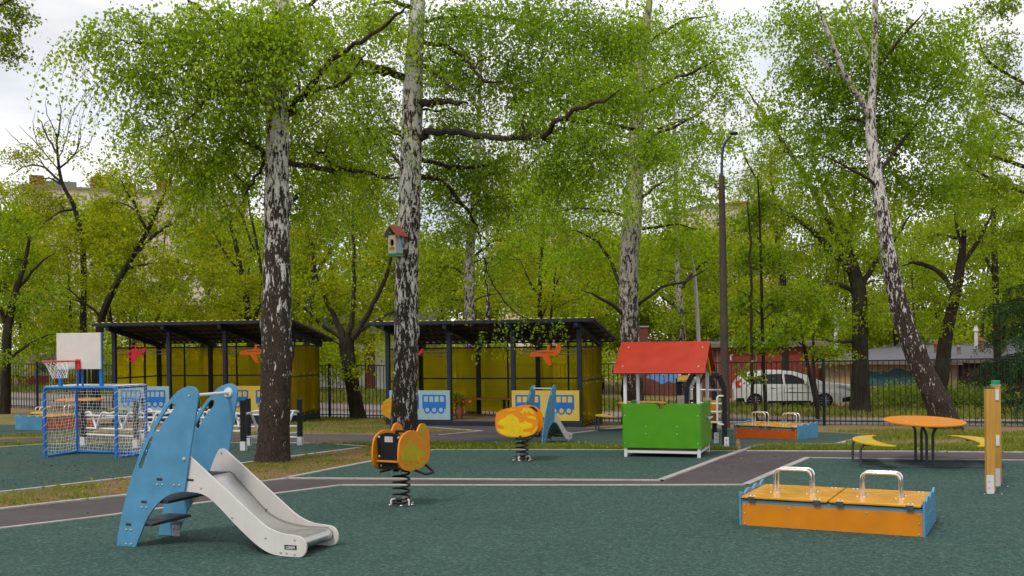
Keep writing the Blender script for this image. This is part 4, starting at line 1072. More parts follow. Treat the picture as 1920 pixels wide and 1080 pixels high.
def make_shelter(label, ofl, rz, W, Dp, H, Hb, variant):
    t = thing('shelter', label, 'shelter', ofl, rz, 'playground shelters')
    oh = 0.36
    MB().box(-0.06, W + 0.06, -0.06, Dp + 0.06, -0.35, 0.13).build('base_frame', M['navy'], t, 0.01)
    nbd = 14
    for k in range(nbd): MB().box(0.0, W, Dp * k / nbd, Dp * (k + .96) / nbd, 0.131, 0.152).build('floor_board', M['floor_wood'], t, 0.002)
    zf = lambda y: H - 0.02 + (Hb - H) * y / Dp
    xs = [0, W / 3, 2 * W / 3, W]
    for x in xs:
        for y in (0.0, Dp):
            MB().box(x - .055, x + .055, y - .055, y + .055, 0.13, zf(y) - .16).build('post', M['navy'], t, 0.006)
        a, b = Vector((x, -oh + .02, zf(-oh) - .09)), Vector((x, Dp + oh - .05, zf(Dp + oh) - .09))
        MB().bar(a, b, 0.09, 0.15).build('rafter', M['navy'], t, 0.006)
    npur = 6
    for k in range(npur):
        y = -oh + .06 + (Dp + 2 * oh - .12) * k / (npur - 1)
        MB().bar((-oh, y, zf(y) + .008), (W + oh, y, zf(y) + .008), .05, .04).build('purlin', M['navy'], t, 0.003)
    # trapezoid-profile sheets
    pitch = 0.20; ns = round((W + 2 * oh + .2) / 1.0)
    X0 = -oh - .1; X1 = W + oh + .1
    prof = []
    x = X0
    while x < X1 - 1e-6:
        prof += [(x, 0.0), (x + pitch * .40, 0.0), (x + pitch * .5, 0.035), (x + pitch * .9, 0.035)]; x += pitch
    prof.append((X1, 0.0))
    per = max(4, (len(prof) // ns) // 4 * 4)
    for s0 in range(0, len(prof) - 1, per):
        pr = prof[s0:s0 + per + 1]; vs = []; fs = []
        for (px_, pz) in pr:
            for y in (-oh, Dp / 2, Dp + oh): vs.append((px_, y, zf(y) + .03 + pz + (0.0015 if (s0 // per) % 2 else 0)))
        for i in range(len(pr) - 1):
            for k in range(2): fs.append((i*3+k, i*3+k+1, (i+1)*3+k+1, (i+1)*3+k))
        o = MB().add(vs, fs).build('roof_sheet', M['roof_sheet'], t); sm = o.modifiers.new('sheet', 'SOLIDIFY'); sm.thickness = 0.002
    x = X0; tme = None                       # small yellow blocks at the rib ends along the front
    while x < X1 - 1e-6:
        if tme is None:
            o = MB().box(pitch * .48, pitch * .92, -.005, 0, .048, .070).build('rib_end', M['roof_tip'], t); tme = o.data
        else: o = bpy.data.objects.new('rib_end', tme); link(o, t)
        o.location = (x, -oh - .001, zf(-oh)); x += pitch
    MB().box(X0, X1, -oh - .03, -oh - .008, zf(-oh) - .045, zf(-oh) + .035).build('fascia', M['navy'], t, 0.003)
    for x in xs: MB().box(x - .05, x + .05, -oh - .02 + .02, -oh + .04, zf(-oh) - .14, zf(-oh) - .046).build('rafter_end', M['navy'], t, 0.004)
    # amber walls: left, rear, right; each sheet its own part
    zt_, zm, zb_ = 2.03, 1.16, 0.22
    def wall(p0, p1, n, zlow, inset):
        p0, p1 = Vector(p0), Vector(p1); d = p1 - p0; nrm = Vector((d.y, -d.x, 0)).normalized() * inset
        for k in range(n):
            a = p0 + d * (k / n); b = p0 + d * ((k + 1) / n)
            for z0, z1 in ((zlow, zm - .012), (zm + .012, zt_)):
                mb = MB(); a2 = a + d.normalized() * .01 + nrm; b2 = b - d.normalized() * .01 + nrm; o2 = nrm.normalized() * .006
                vs = []
                for q in (a2, b2, b2 + o2, a2 + o2): vs += [(q.x, q.y, z0), (q.x, q.y, z1)]
                mb.add(vs, ((0,2,3,1),(2,4,5,3),(4,6,7,5),(6,0,1,7),(0,6,4,2),(1,3,5,7))); sh = mb.build('amber_sheet', M['polycarb'], t)
                if p0.x > W * .9 and p1.x > W * .9:
                    dd = d.normalized()
                    bolts(sh, [a + dd * s * (d.length / n) + nrm * 1.3 + Vector((0, 0, z)) for s in (.1, .55) for z in (z0 + .05, z1 - .05)], nrm, 0.016)
            if k: MB().bar((a.x, a.y, 0.13), (a.x, a.y, zf(a.y) - .05), .04, .05).build('wall_stud', M['navy'], t, 0.003)
        for z in (zt_, zm): MB().bar((p0.x, p0.y, z), (p1.x, p1.y, z), .04, .04).build('wall_rail', M['navy'], t, 0.003)
    wall((0, 0, 0), (0, Dp, 0), 3, zb_, -.062); wall((0, Dp, 0), (W, Dp, 0), 6, zb_, -.062); wall((W, 0, 0), (W, Dp, 0), 3, 0.02, .062)
    # front: low picture panels, hanging rods, cut-out pictures
    for k, (mt, cs) in enumerate((('panel_blue', (.30, .74)), ('panel_yellow', (.24, .74)))):
        xa = 0.06 if k == 0 else 2 * W / 3 - .03; xb = W / 3 + .03 if k == 0 else W - .0
        pn = MB().box(xa, xb, -.078, -.057, 0.16, 0.93).build('picture_panel', M[mt], t, 0.003)
        for c in cs: bus(pn, xa + (xb - xa) * c, 0.32, -.078, mt)
    for k in (0, 2):
        xa, xb = xs[k] + .055, xs[k + 1] - .055
        for z in (1.95, 1.85): MB().tube([(xa, 0, z), (xb, 0, z)], .012, 6).build('rod', M['grey_frame'], t)
        cx = (xa + xb) / 2
        if k == 0: MB().prism([(cx - .15 + a * .95, 1.75 + b * .9) for a, b in heli_ol], -.036, -.016, XZ, [[(cx - .15 + a * .95, 1.75 + b * .9) for a, b in heli_win]]).build('helicopter_cutout', M['crimson'], t, 0.002)
        else:
            ap = MB().prism([(cx + a, 1.80 + b) for a, b in plane_ol], -.036, -.016, XZ).build('plane_cutout', M['deep_orange'], t, 0.002)
            for i in range(8): MB().box(cx - .18 + i * .05, cx - .155 + i * .05, -.0385, -.0365, 1.885, 1.905).build('plane_window', M['black_board'], ap)
    return t
S2R, S2L = G(1088, 801), G(734, 788)
wv = Vector((S2R.x - S2L.x, S2R.y - S2L.y, 0))
# front edge swung so that its left end meets column 736 at the depth its post height gives
S2W = 5.25
th2 = math.radians(-17)
xd = Vector((math.cos(th2), math.sin(th2), 0))
s2o = S2R - xd * S2W; s2o.z = S2R.z + 0.0
SH = (801 - 606) * S2R.y / FPX
shelter2 = make_shelter('open shelter with amber walls beside the right birch', s2o, th2, S2W, 2.35, SH + .03, SH - .40, 2)
S1R = P(532, 786, 29.6); S1W = 5.25; th1 = math.radians(-13)
xd1 = Vector((math.cos(th1), math.sin(th1), 0)); s1o = S1R - xd1 * S1W
make_shelter('open shelter with amber walls behind the basketball board and left birch', s1o, th1, S1W, 2.35, SH + .03, SH - .40, 1)
# benches and pot inside
def bench(label, o, rz, W, D):
    t = thing('bench', label, 'bench', o, rz, 'benches in the shelters')
    for k in range(3): MB().box(0, W, k * .13, k * .13 + .12, .43, .47).build('slat', M['bench_wood'], t, 0.004)
    for x in (.15, W / 2, W - .15):
        MB().box(x - .03, x + .03, .03, .36, .40, .4295).build('bearer', M['navy'], t); MB().box(x - .03, x + .03, .15, .22, 0, .3995).build('leg', M['navy'], t)
F2 = Frame(s2o, xd); F1 = Frame(s1o, xd1)
bench('wooden bench along the back wall of the right shelter', F2.w(0.3, 1.85, .153), th2, 4.6, .4)
bench('wooden bench along the back wall of the left shelter', F1.w(0.3, 1.85, .153), th1, 4.6, .4)
pw = F2.w(S2W / 3 + .17, .25, .153)
t = thing('flower_pot', 'decorated pot with a leafy plant just inside the right shelter', 'flower pot', pw, 0)
prof = [(.07, 0), (.10, .10), (.12, .22), (.10, .32), (.12, .36)]
mb = MB(); n = 16; vs = [(r_ * math.cos(2*PI*k/n), r_ * math.sin(2*PI*k/n), z) for r_, z in prof for k in range(n)]
mb.add(vs, [(i*n+k, i*n+(k+1)%n, (i+1)*n+(k+1)%n, (i+1)*n+k) for i in range(len(prof)-1) for k in range(n)] + [tuple(range(n))]); mb.build('pot', M['clay'], t, 0, True)
nl = 60; pos = np.stack([rng.normal(0, .03, nl), rng.normal(0, .03, nl), rng.uniform(.34, .55, nl)], 1); ax = rng.normal(0, 1, (nl, 3)); ax[:, 2] = np.abs(ax[:, 2]) + .7; ax /= np.linalg.norm(ax, axis=1, keepdims=True)
leaf_mesh('leaves', pos, ax, rng.uniform(.14, .3, nl), .28, M['weed'], .25, t)
nl = 18; pos = np.stack([rng.normal(0, .10, nl), rng.normal(0, .06, nl), rng.uniform(.36, .52, nl)], 1); ax = rng.normal(0, 1, (nl, 3)); ax /= np.linalg.norm(ax, axis=1, keepdims=True)
leaf_mesh('red_flowers', pos, ax, rng.uniform(.06, .12, nl), .8, M['red_paint'], .25, t)['kind'] = 'stuff'

# ---------- fence
ft = thing('metal_fence', 'long dark metal bar fence behind the playground', 'fence', FA, math.atan2(FD.y, FD.x))
FL = (FB - FA).length; HF = 1.68
bar_me = None; sec = 2.52; nsec = int(FL / sec) + 1; gap = 0.128; cnt = 0
cands = []
for s in range(nsec):
    x0 = s * sec
    p0 = FA + FD * x0; p1 = FA + FD * (x0 + sec); z0, z1 = terr(p0.x, p0.y) - FA.z, terr(p1.x, p1.y) - FA.z
    pst = MB().box(x0 - .035, x0 + .035, -.035, .035, z0 - .1, z0 + HF + .04).build('post', M['fence_metal'], ft, 0.004)
    MB().box(x0 - .038, x0 + .038, -.038, .038, z0 + HF + .0405, z0 + HF + .052).build('cap', M['fence_metal'], pst)
    for z in (HF - .02, .12):
        MB().bar((x0 + .036, 0, z0 + z), (x0 + sec - .036, 0, z1 + z), .03, .03).build('rail', M['fence_metal'], ft)
    nb = int((sec - .1) / gap)
    for k in range(nb):
        f = (.07 + (k + .5) * (sec - .14) / nb) / sec; cands.append((x0 + f * sec, z0 + (z1 - z0) * f))
def depth_of(c): return (FA + FD * c[0]).y
cands.sort(key=depth_of)
mb = MB().box(-.009, .009, -.009, .009, .02, HF - .036)
for k, (x, z) in enumerate(cands[:300]):
    if bar_me is None:
        o = mb.build('bar', M['fence_metal'], ft); bar_me = o.data
    else:
        o = bpy.data.objects.new('bar', bar_me); link(o, ft)
    o.location = (x, -.0, z)
if len(cands) > 300:
    mb = MB()
    for x, z in cands[300:]: mb.box(x - .009, x + .009, -.009, .009, z + .02, z + HF - .036)
    mb.build('far_bars', M['fence_metal'], ft)['kind'] = 'stuff'

# ---------- car beyond the road
co_ = G(1488, 763)
kc = co_.y / FPX
CL = 226 * kc; CH = 70 * kc
t = thing('parked_car', 'white crossover car parked beyond the fence', 'car', co_, math.radians(-7))
# side profile (fraction of length from the rear, fraction of height)
prof_low = [(0.0, .30), (0.004, .52), (.015, .66), (.03, .72)]
belt = [(0.0, .56), (.10, .60), (.30, .61), (.50, .61), (.66, .61), (.80, .585), (.92, .52), (.985, .42), (1.0, .30)]
roof = [(.035, .72), (.075, .88), (.15, .965), (.28, 1.0), (.42, .995), (.52, .945), (.60, .84), (.68, .70), (.72, .625)]
outline = [(0.0, .22), (.0, .46), (.012, .64), (.035, .74), (.075, .90), (.14, .965), (.26, 1.0), (.40, .995), (.50, .955), (.58, .875), (.66, .765), (.725, .67), (.80, .65), (.89, .625), (.95, .585), (.985, .51), (1.0, .38), (1.0, .22), (.97, .16), (.93, .15)]
wheel_x = (.155, .735); wr = .205 * CH
def archp(cx): 
    return [(cx + (wr * 1.16 / CL) * math.cos(math.radians(a)), .17 + (wr * 1.12 / CH) * math.sin(math.radians(a)) - .0) for a in range(0, 181, 15)]
low = [(.93, .15)] + archp(wheel_x[1]) + [(.56, .14), (.34, .14)] + archp(wheel_x[0]) + [(.03, .17)]
sil = outline[:-1] + low
ys = [(-.5, .90), (-.46, .985), (-.30, 1.0), (.30, 1.0), (.46, .985), (.5, .90)]
CW = 1.78
mb = MB(); nS = len(sil)
vs = []
for yf, sc in ys:
    for (a, b) in sil:
        bb = b; tuck = 0.0
        if b > .62: tuck = (b - .62) / .38 * .17
        y = yf * CW * (1 - tuck * (abs(yf) / .5))
        a2 = .5 + (a - .5) * (1 - (1 - sc) * (.55 if b < .6 else .3)); vs.append(((a2 - .5) * CL, y, bb * CH * (1 if b < .62 else (1 - (1 - sc) * .10))))
fs = []
for i in range(len(ys) - 1):
    for k in range(nS):
        k2 = (k + 1) % nS; fs.append((i*nS+k, i*nS+k2, (i+1)*nS+k2, (i+1)*nS+k))
tri = tessellate_polygon([[Vector((a, b, 0)) for a, b in sil]])
fs += [tuple(x_) for x_ in tri] + [tuple(x_ + (len(ys)-1)*nS for x_ in q[::-1]) for q in tri]
mb.add(vs, fs); body = mb.build('body', M['car'], t, 0.03, True)
def cside(a, b, off=0.0):
    tuck = (b - .62) / .38 * .17 if b > .62 else 0
    return Vector(((a - .5) * CL * (.955 if b < .6 else .975), -(.5 * CW) * (1 - tuck) - off, b * CH * .99))
def cpatch(name, pts, mat, off, parent):
    mb = MB(); n = len(pts); a = [cside(x_, z_, off) for x_, z_ in pts]; b = [cside(x_, z_, off - .03) for x_, z_ in pts]
    tri = tessellate_polygon([[Vector((x_, z_, 0)) for x_, z_ in pts]])
    mb.add(a + b, [tuple(q) for q in tri] + [tuple(i + n for i in q[::-1]) for q in tri] + [(i, (i+1) % n, (i+1) % n + n, i + n) for i in range(n)])
    return mb.build(name, M[mat], parent)
cpatch('window', [(.11, .66), (.16, .84), (.235, .90), (.245, .655)], 'glass', .012, t)
cpatch('window', [(.255, .655), (.255, .905), (.385, .915), (.395, .65)], 'glass', .012, t)
cpatch('window', [(.41, .65), (.405, .91), (.47, .885), (.545, .79), (.595, .67), (.60, .645)], 'glass', .012, t)
cpatch('sill_trim', [(.26, .14), (.26, .20), (.62, .20), (.62, .14)], 'black_board', .015, t)
for x_ in (.25, .402, .60): cpatch('door_seam', [(x_ - .0015, .22), (x_ - .0015, .60), (x_ + .0015, .60), (x_ + .0015, .22)], 'grey_frame', .004, t)
for x_ in (.285, .44): cpatch('door_handle', [(x_, .545), (x_, .565), (x_ + .045, .565), (x_ + .045, .545)], 'car', .03, t)
cpatch('tail_light', [(-.005, .56), (.0, .70), (.045, .80), (.055, .76), (.03, .66), (.045, .56)], 'tail_red', .016, t)
cpatch('headlight', [(.83, .56), (.86, .60), (.93, .54), (.975, .45), (.92, .47)], 'headlamp', .012, t)
cpatch('rear_bumper', [(-.005, .18), (-.005, .28), (.06, .28), (.07, .18)], 'black_board', .016, t)
cpatch('front_bumper', [(.88, .16), (.88, .26), (.93, .30), (1.0, .28), (1.0, .18)], 'black_board', .014, t)
MB().box((.57 - .5) * CL - .05, (.57 - .5) * CL + .12, -CW * .5 - .17, -CW * .5 + .02, CH * .64, CH * .73).build('mirror', M['car'], t, 0.02)
ws = [Vector(((.53 - .5) * CL, 0, .95 * CH)), Vector(((.705 - .5) * CL, 0, .665 * CH))]
nrm_ = Vector((ws[0].z - ws[1].z, 0, ws[1].x - ws[0].x)).normalized() * .012
mb = MB(); q4 = [Vector((ws[0].x, -.60, ws[0].z)), Vector((ws[0].x, .60, ws[0].z)), Vector((ws[1].x, .72, ws[1].z)), Vector((ws[1].x, -.72, ws[1].z))]
mb.add([p + nrm_ * 2.2 for p in q4] + [p - nrm_ * 2 for p in q4], ((0,1,2,3),(4,5,6,7),(0,1,5,4),(1,2,6,5),(2,3,7,6),(3,0,4,7))); mb.build('windscreen', M['glass'], t)
for wx in wheel_x:
    for s in (-1, 1):
        cx = (wx - .5) * CL * .965; yy = s * CW * .435
        wl_ = MB().tube([(cx, yy - .10, wr), (cx, yy + .10, wr)], wr, 24).build('wheel', M['rubber'], t, 0.02, True)
        rim = MB().tube([(cx, yy + s * .085, wr), (cx, yy + s * .106, wr)], wr * .69, 24)
        rim.build('rim', M['black_metal'], wl_)
        for k in range(10):
            a = 2 * PI * k / 10; c0 = Vector((cx, yy + s * .113, wr)); e = c0 + Vector((math.cos(a), 0, math.sin(a))) * wr * .67
            MB().bar(c0, e, .028, .02).build('spoke', M['bolt'], wl_)

# ---------- poles and lamps
def px_tube(pts, Y, n=10):
    w = [P(u, v, Y) for u, v, _ in pts]; r_ = [q * Y / FPX / 2 for _, _, q in pts]; return w, r_
b = G(1361, 803); Yp = b.y
t = thing('utility_pole', 'tall brown pole beside the playhouse roof', 'pole', b)
w, r_ = px_tube([(1361, 806, 17), (1358, 640, 15), (1355, 450, 13), (1353, 330, 11)], Yp)
M['pole'] = stone('weathered_pole', (0.070, 0.052, 0.042), 6, .25)
MB().tube([p - b for p in w], r_, 14).build('shaft', M['pole'], t, 0, True)
w, r_ = px_tube([(1353, 332, 5), (1354, 285, 4), (1358, 268, 4), (1370, 256, 4)], Yp)
MB().tube(fillet([p - b for p in w], .3), r_[0], 8).build('lamp_arm', M['grey_frame'], t, 0, True)
hd = P(1376, 250, Yp) - b
MB().ball(hd, .11, 12, .45).build('lamp_head', M['grey_frame'], t, 0, True)
for v in (345, 352): 
    a = P(1340, v, Yp) - b; c = P(1364, v - 2, Yp) - b; MB().tube([a, c], .02, 6).build('cross_arm', M['grey_frame'], t)
b = G(1313, 792); Yp = b.y + 1.0; b = Vector((P(1313, 792, Yp).x, Yp, 0)); b.z = terr(b.x, b.y)
t = thing('street_lamp', 'slender grey street lamp with curved arm above the playhouse', 'street lamp', b)
pts = [(1315, 800, 8), (1313, 700, 8), (1309, 620, 7.5), (1304, 540, 7), (1300, 500, 6), (1294, 475, 5), (1284, 456, 4.5), (1274, 446, 4)]
w, r_ = px_tube(pts, Yp)
w3 = smooth_poly([tuple(p - b) + (q,) for p, q in zip(w, r_)], 3, False)
MB().tube([p[:3] for p in w3], [p[3] for p in w3], 10).build('shaft', M['grey_plate'], t, 0, True)
h0 = P(1276, 447, Yp) - b; h1 = P(1264, 441, Yp) - b
MB().bar(h0, h1, .16, .08).build('lamp_head', M['grey_plate'], t, .02)
b = G(1566, 752); b = Vector((P(1568, 700, 58).x, 58, terr(17, 58)))
t = thing('far_post', 'pale distant post left of the dark willow trunk', 'post', b)
MB().tube([(0, 0, 0), (0, 0, 4.6)], .09, 10).build('shaft', M['white_wall'], t, 0, True)
MB().box(-.12, .12, -.1, .1, 3.7, 4.1).build('box', M['white_paint'], t, .01)

# ---------- birdhouse on the right birch (depth of that trunk)
YB2 = G(757, 836).y
bo = P(736, 479, YB2 - .30); kb = YB2 / FPX
t = thing('birdhouse', 'painted birdhouse with red roof on the right birch', 'birdhouse', bo, math.radians(-38))
w2, d2, hh = .185, .20, .36
def bird_paint(name, base):
    q = NT(name); sx = q.sep(); n = q.noise(14, 3); n2 = q.noise(9, 2, stretch=(1, 1, .5))
    k = q.mix(q.g(n2, .60, .64), base, (0.06, .25, .45)); k = q.mix(q.g(n, .64, .68), k, (.55, .20, .08))
    k = q.mix(q.g(sx[2], .035, .05, 1, 0), k, (.03, .28, .14)); q.col(k); q.rough(.7); return q.m
M['bird_front'] = bird_paint('painted_birdhouse_front', (.58, .50, .44)); M['bird_side'] = bird_paint('painted_birdhouse_side', (.38, .44, .42))
hole = [(.048 * math.cos(2*PI*i/18), .225 + .06 * math.sin(2*PI*i/18)) for i in range(18)]
MB().prism([(-w2/2, 0), (w2/2, 0), (w2/2, hh), (-w2/2, hh)], -.012, .004, XZ, [hole]).build('front_board', M['bird_front'], t, .003)
MB().prism([(a * 1.32, .225 + (b_ - .225) * 1.25) for a, b_ in hole], -.015, -.0125, XZ, [hole]).build('hole_ring', M['yellow_board'], t)
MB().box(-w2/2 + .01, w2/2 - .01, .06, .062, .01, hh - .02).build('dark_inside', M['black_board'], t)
for x_ in (-w2/2, w2/2 - .014): MB().box(x_, x_ + .014, .0045, d2, .0, hh).build('side_board', M['bird_side'], t, .002)
MB().box(-w2/2, w2/2, .0045, d2, -.014, -.0005).build('floor_board', M['old_wood'], t, .002)
MB().box(-w2/2, w2/2, d2 + .0005, d2 + .016, 0, hh + .12).build('back_board', M['old_wood'], t, .002)
MB().box(-.06, .06, -.055, -.0125, .135, .148).build('perch', M['yellow_board'], t, .002)
M['bird_roof'] = stone('faded_red_roof', (.36, .10, .08), 14, .25)
for s in (-1, 1):
    mb = MB(); vs = []
    for x_, z_ in ((0 if s < 0 else .001, hh + .16), (s * .175, hh - .03)):
        for y_ in (-.08, d2 + .03): vs += [(x_, y_, z_), (x_, y_, z_ + .016)]
    mb.add(vs, ((0,2,3,1),(4,5,7,6),(0,4,6,2),(1,3,7,5),(0,1,5,4),(2,6,7,3))); mb.build('roof_board', M['bird_roof'] if s > 0 else M['old_wood'], t, .002)

# ---------- buildings behind the road
def rect_wall(mb, a, b, z0, z1, th):
    a, b = Vector(a), Vector(b); d = (b - a).normalized(); n = Vector((-d.y, d.x, 0)) * th
    vs = []
    for q in (a, b, b + n, a + n): vs += [(q.x, q.y, z0), (q.x, q.y, z1)]
    return mb.add(vs, ((0,2,3,1),(2,4,5,3),(4,6,7,5),(6,0,1,7),(0,6,4,2),(1,3,5,7)))
def garage_row(name, label, pa, pb, depth, z0, h, wall_mat, roof_mat, doors, chim, eave=.35, rise=.5):
    """pa, pb: front corners; doors: list of (f0, f1, mat, text)"""
    pa, pb = Vector(pa), Vector(pb); d = pb - pa; d.z = 0; L = d.length; d.normalize()
    t = thing(name, label, 'garage', (pa.x, pa.y, z0), math.atan2(d.y, d.x))
    MB().box(0, L, 0, depth, -.4, h).build('wall', M[wall_mat], t)
    # low pitched felt roof
    vs = [(-eave, -eave, h + .02), (L + eave, -eave, h + .02), (L + eave, depth + .2, h + rise), (-eave, depth + .2, h + rise)]
    mb = MB(); mb.add(vs + [(x_, y_, z_ + .12) for x_, y_, z_ in vs], ((0,1,2,3),(4,5,6,7),(0,1,5,4),(1,2,6,5),(2,3,7,6),(3,0,4,7)))
    rf = mb.build('roof', M[roof_mat], t)
    MB().box(-eave - .02, L + eave + .02, -eave - .06, -eave - .005, h - .06, h + .16).build('eave_board', M['eave'], rf)
    for f0, f1, mt, txt in doors:
        x0, x1 = f0 * L, f1 * L
        dr = MB().box(x0, x1, -.05, -.005, .05, h - .25).build('door', M[mt], t, .01)
        for i in range(1, 4): MB().box(x0 + (x1 - x0) * i / 4 - .02, x0 + (x1 - x0) * i / 4 + .02, -.075, -.051, .08, h - .28).build('rib', M[mt], dr)
        MB().box(x0 - .09, x0 - .005, -.07, -.004, 0, h - .12).build('door_frame', M['eave'], t); MB().box(x1 + .005, x1 + .09, -.07, -.004, 0, h - .12).build('door_frame', M['eave'], t)
        if txt: text_mesh('number', txt, .42, M['white_wall'], dr, ((x0 + x1) / 2 - .3, -.0785, h - .62), (PI / 2, 0, 0), .001, .012)
    for f, g, hh_, mt in chim:
        x_, y_ = f * L, g * depth; hh_ *= .8; zb2 = h + .1 + rise * g
        c = MB().tube([(x_, y_, zb2), (x_, y_, zb2 + hh_ * .75)], .09, 10).tube([(x_, y_, zb2 + hh_ * .75), (x_, y_, zb2 + hh_ * .78), (x_, y_, zb2 + hh_)], [.14, .14, .05], 10).build('chimney', M[mt], rf)
    return t
zg = lambda x_, y_: terr(x_, y_)
Yg = 56.0
a, b = P(1543, 760, Yg), P(1795, 760, Yg - 5)
garage_row('garage', 'tan garage with teal graffiti and grey felt roof', (a.x, a.y, 0), (b.x, b.y, 0), 12.0, zg(a.x, a.y), 1.95, 'plaster', 'bitumen', [], [(.62, .32, .8, 'clay'), (.80, .20, .9, 'eave'), (.86, .22, .7, 'eave'), (.93, .35, 1.0, 'clay'), (.99, .45, .7, 'clay'), (.12, .8, 1.2, 'white_wall'), (.22, .8, 1.4, 'white_wall')], .5, .95)
gar = [o for o in bpy.data.objects if o.get('label', '').startswith('tan garage')][0]
def blob(cx, cz, rx, rz, seed, n=26):
    r2_ = random.Random(seed); ph_ = [r2_.uniform(0, 6.28) for _ in range(4)]
    return [(cx + rx * math.cos(2*PI*i/n) * (1 + .22 * math.sin(3 * 2*PI*i/n + ph_[0]) + .12 * math.sin(7 * 2*PI*i/n + ph_[1])), cz + rz * math.sin(2*PI*i/n) * (1 + .2 * math.sin(4 * 2*PI*i/n + ph_[2]))) for i in range(n)]
M['teal'] = stone('teal_graffiti', (.03, .10, .12), 3, .3); M['spray_white'] = stone('white_spray', (.6, .6, .62), 4, .2); M['spray_blue'] = stone('blue_spray', (.12, .25, .5), 4, .3); M['spray_yellow'] = stone('yellow_spray', (.5, .38, .05), 4, .3)
GL = (Vector((b.x, b.y, 0)) - Vector((a.x, a.y, 0))).length
for cx, cz, rx, rz, sd in ((GL * .42, 1.15, .85, .42, 1), (GL * .62, 1.25, 1.0, .38, 2), (GL * .52, .95, .5, .25, 3)): MB().prism(blob(cx, cz, rx, rz, sd), -.012 - .002 * sd, -.004, XZ).build('graffiti', M['teal'], gar)
a, b = P(1793, 760, 51.2), P(2010, 760, 49)
garage_row('garage', 'maroon corrugated garage near the spruce', (a.x, a.y, 0), (b.x, b.y, 0), 10.0, zg(a.x, a.y), 2.05, 'maroon', 'bitumen', [(.02, .40, 'maroon', None), (.5, .9, 'maroon', None)], [(.2, .5, .8, 'eave'), (.12, .6, 1.6, 'white_wall'), (.4, .5, .7, 'clay')], .3, .7)
a, b = P(1335, 762, 57), P(1548, 762, 57)
garage_row('garage', 'rust red garage row with number 31 behind the white car', (a.x, a.y, 0), (b.x, b.y, 0), 8.0, zg(a.x, a.y) - .0, 2.75, 'brick_red', 'bitumen', [(.06, .34, 'rust_red', '31'), (.40, .62, 'rust_red', None), (.68, .96, 'rust_red', '32' if False else None)], [(.3, .4, .6, 'clay'), (.2, .5, .7, 'eave')], .3, .3)
a, b = P(1190, 762, 60), P(1335, 762, 58.5)
t = garage_row('garage', 'brick garage with white and blue graffiti seen through the playhouse', (a.x, a.y, 0), (b.x, b.y, 0), 8.0, zg(a.x, a.y), 2.6, 'brick_red', 'bitumen', [], [], .3, .4)
# courses of the graffiti brick wall
Lb = (Vector((b.x, b.y, 0)) - Vector((a.x, a.y, 0))).length
for k, (cx, cz, rx, rz, mt) in enumerate(((Lb * .35, 1.2, .7, .5, 'spray_blue'), (Lb * .6, 1.3, .8, .55, 'spray_white'), (Lb * .48, 1.0, .5, .3, 'spray_blue'), (Lb * .75, 1.1, .45, .6, 'spray_white'))): MB().prism(blob(cx, cz, rx, rz, k + 9), -.010 - .002 * k, -.004, XZ).build('graffiti', M[mt], t)
vb = P(1203, 650, 62); t = thing('brick_vent_shaft', 'red brick shaft rising behind the shelter roof', 'chimney', (vb.x, vb.y, terr(vb.x, vb.y)))
hz_ = P(1203, 614, 62).z - terr(vb.x, vb.y)
MB().box(-.32, .32, -.4, .4, -.3, hz_).build('shaft', M['brick_red'], t, .01); MB().box(-.38, .38, -.46, .46, hz_ + .001, hz_ + .09).build('cap', M['concrete'], t, .01)
# left graffiti wall
a, b = P(-160, 750, 64), P(230, 752, 62)
t = thing('concrete_wall', 'old concrete wall with graffiti at the far left', 'wall', (a.x, a.y, terr(a.x, a.y)), math.atan2(b.y - a.y, b.x - a.x))
Lw = (Vector((b.x, b.y, 0)) - Vector((a.x, a.y, 0))).length; hw = P(0, 660, 64).z - terr(a.x, a.y); npn = 6
for k in range(npn):
    MB().box(Lw * k / npn + .02, Lw * (k + 1) / npn - .02, 0, .2, -.3, hw - .15).build('wall_panel', M['concrete'], t, .02)
    MB().box(Lw * k / npn - .12, Lw * k / npn + .12, -.08, .28, -.3, hw).build('pier', M['concrete'], t, .02)
MB().box(-.1, Lw + .1, -.12, .32, hw + .001, hw + .12).build('coping', M['eave'], t, .02)
MB().box(-.0, Lw, -.03, -.005, -.3, hw * .30).build('red_plinth', M['rust_red'], t)
for k in range(9): MB().prism(blob(Lw * (.38 + .05 * k), hw * random.uniform(.45, .8), .45, .28, k + 30), -.012 - .001 * k, -.002, XZ).build('graffiti', M[('spray_white', 'spray_yellow', 'grey_frame')[k % 3]], t)
# pale low building behind the middle trunk
a, b = P(585, 752, 66), P(790, 752, 64)
t = thing('white_house', 'low whitewashed house behind the fence between the shelters', 'building', (a.x, a.y, terr(a.x, a.y)), math.atan2(b.y - a.y, b.x - a.x))
Lw = (Vector((b.x, b.y, 0)) - Vector((a.x, a.y, 0))).length
MB().box(0, Lw, 0, 6, -.4, 3.2).build('wall', M['white_wall'], t)
rf = MB().add([(-.4, -.5, 3.2), (Lw + .4, -.5, 3.2), (Lw + .4, 3, 4.6), (-.4, 3, 4.6), (-.4, 6.5, 3.2), (Lw + .4, 6.5, 3.2)], ((0,1,2,3),(3,2,5,4),(0,3,4),(1,5,2),(0,4,5,1))).build('roof', M['bitumen'], t)
for f in (.1, .32, .75):
    w_ = MB().box(Lw * f, Lw * f + .9, -.04, -.005, 1.1, 2.3).build('window', M['glass'], t); MB().box(Lw * f - .06, Lw * f + .96, -.07, -.041, 1.02, 1.095).build('sill', M['white_paint'], w_)
MB().box(Lw * .52, Lw * .52 + .5, -.2, -.005, -.3, 3.1).build('brick_pier', M['brick_red'], t); MB().box(Lw * .86, Lw * .86 + 1.0, -.05, -.005, 0, 2.2).build('door', M['rust_red'], t)
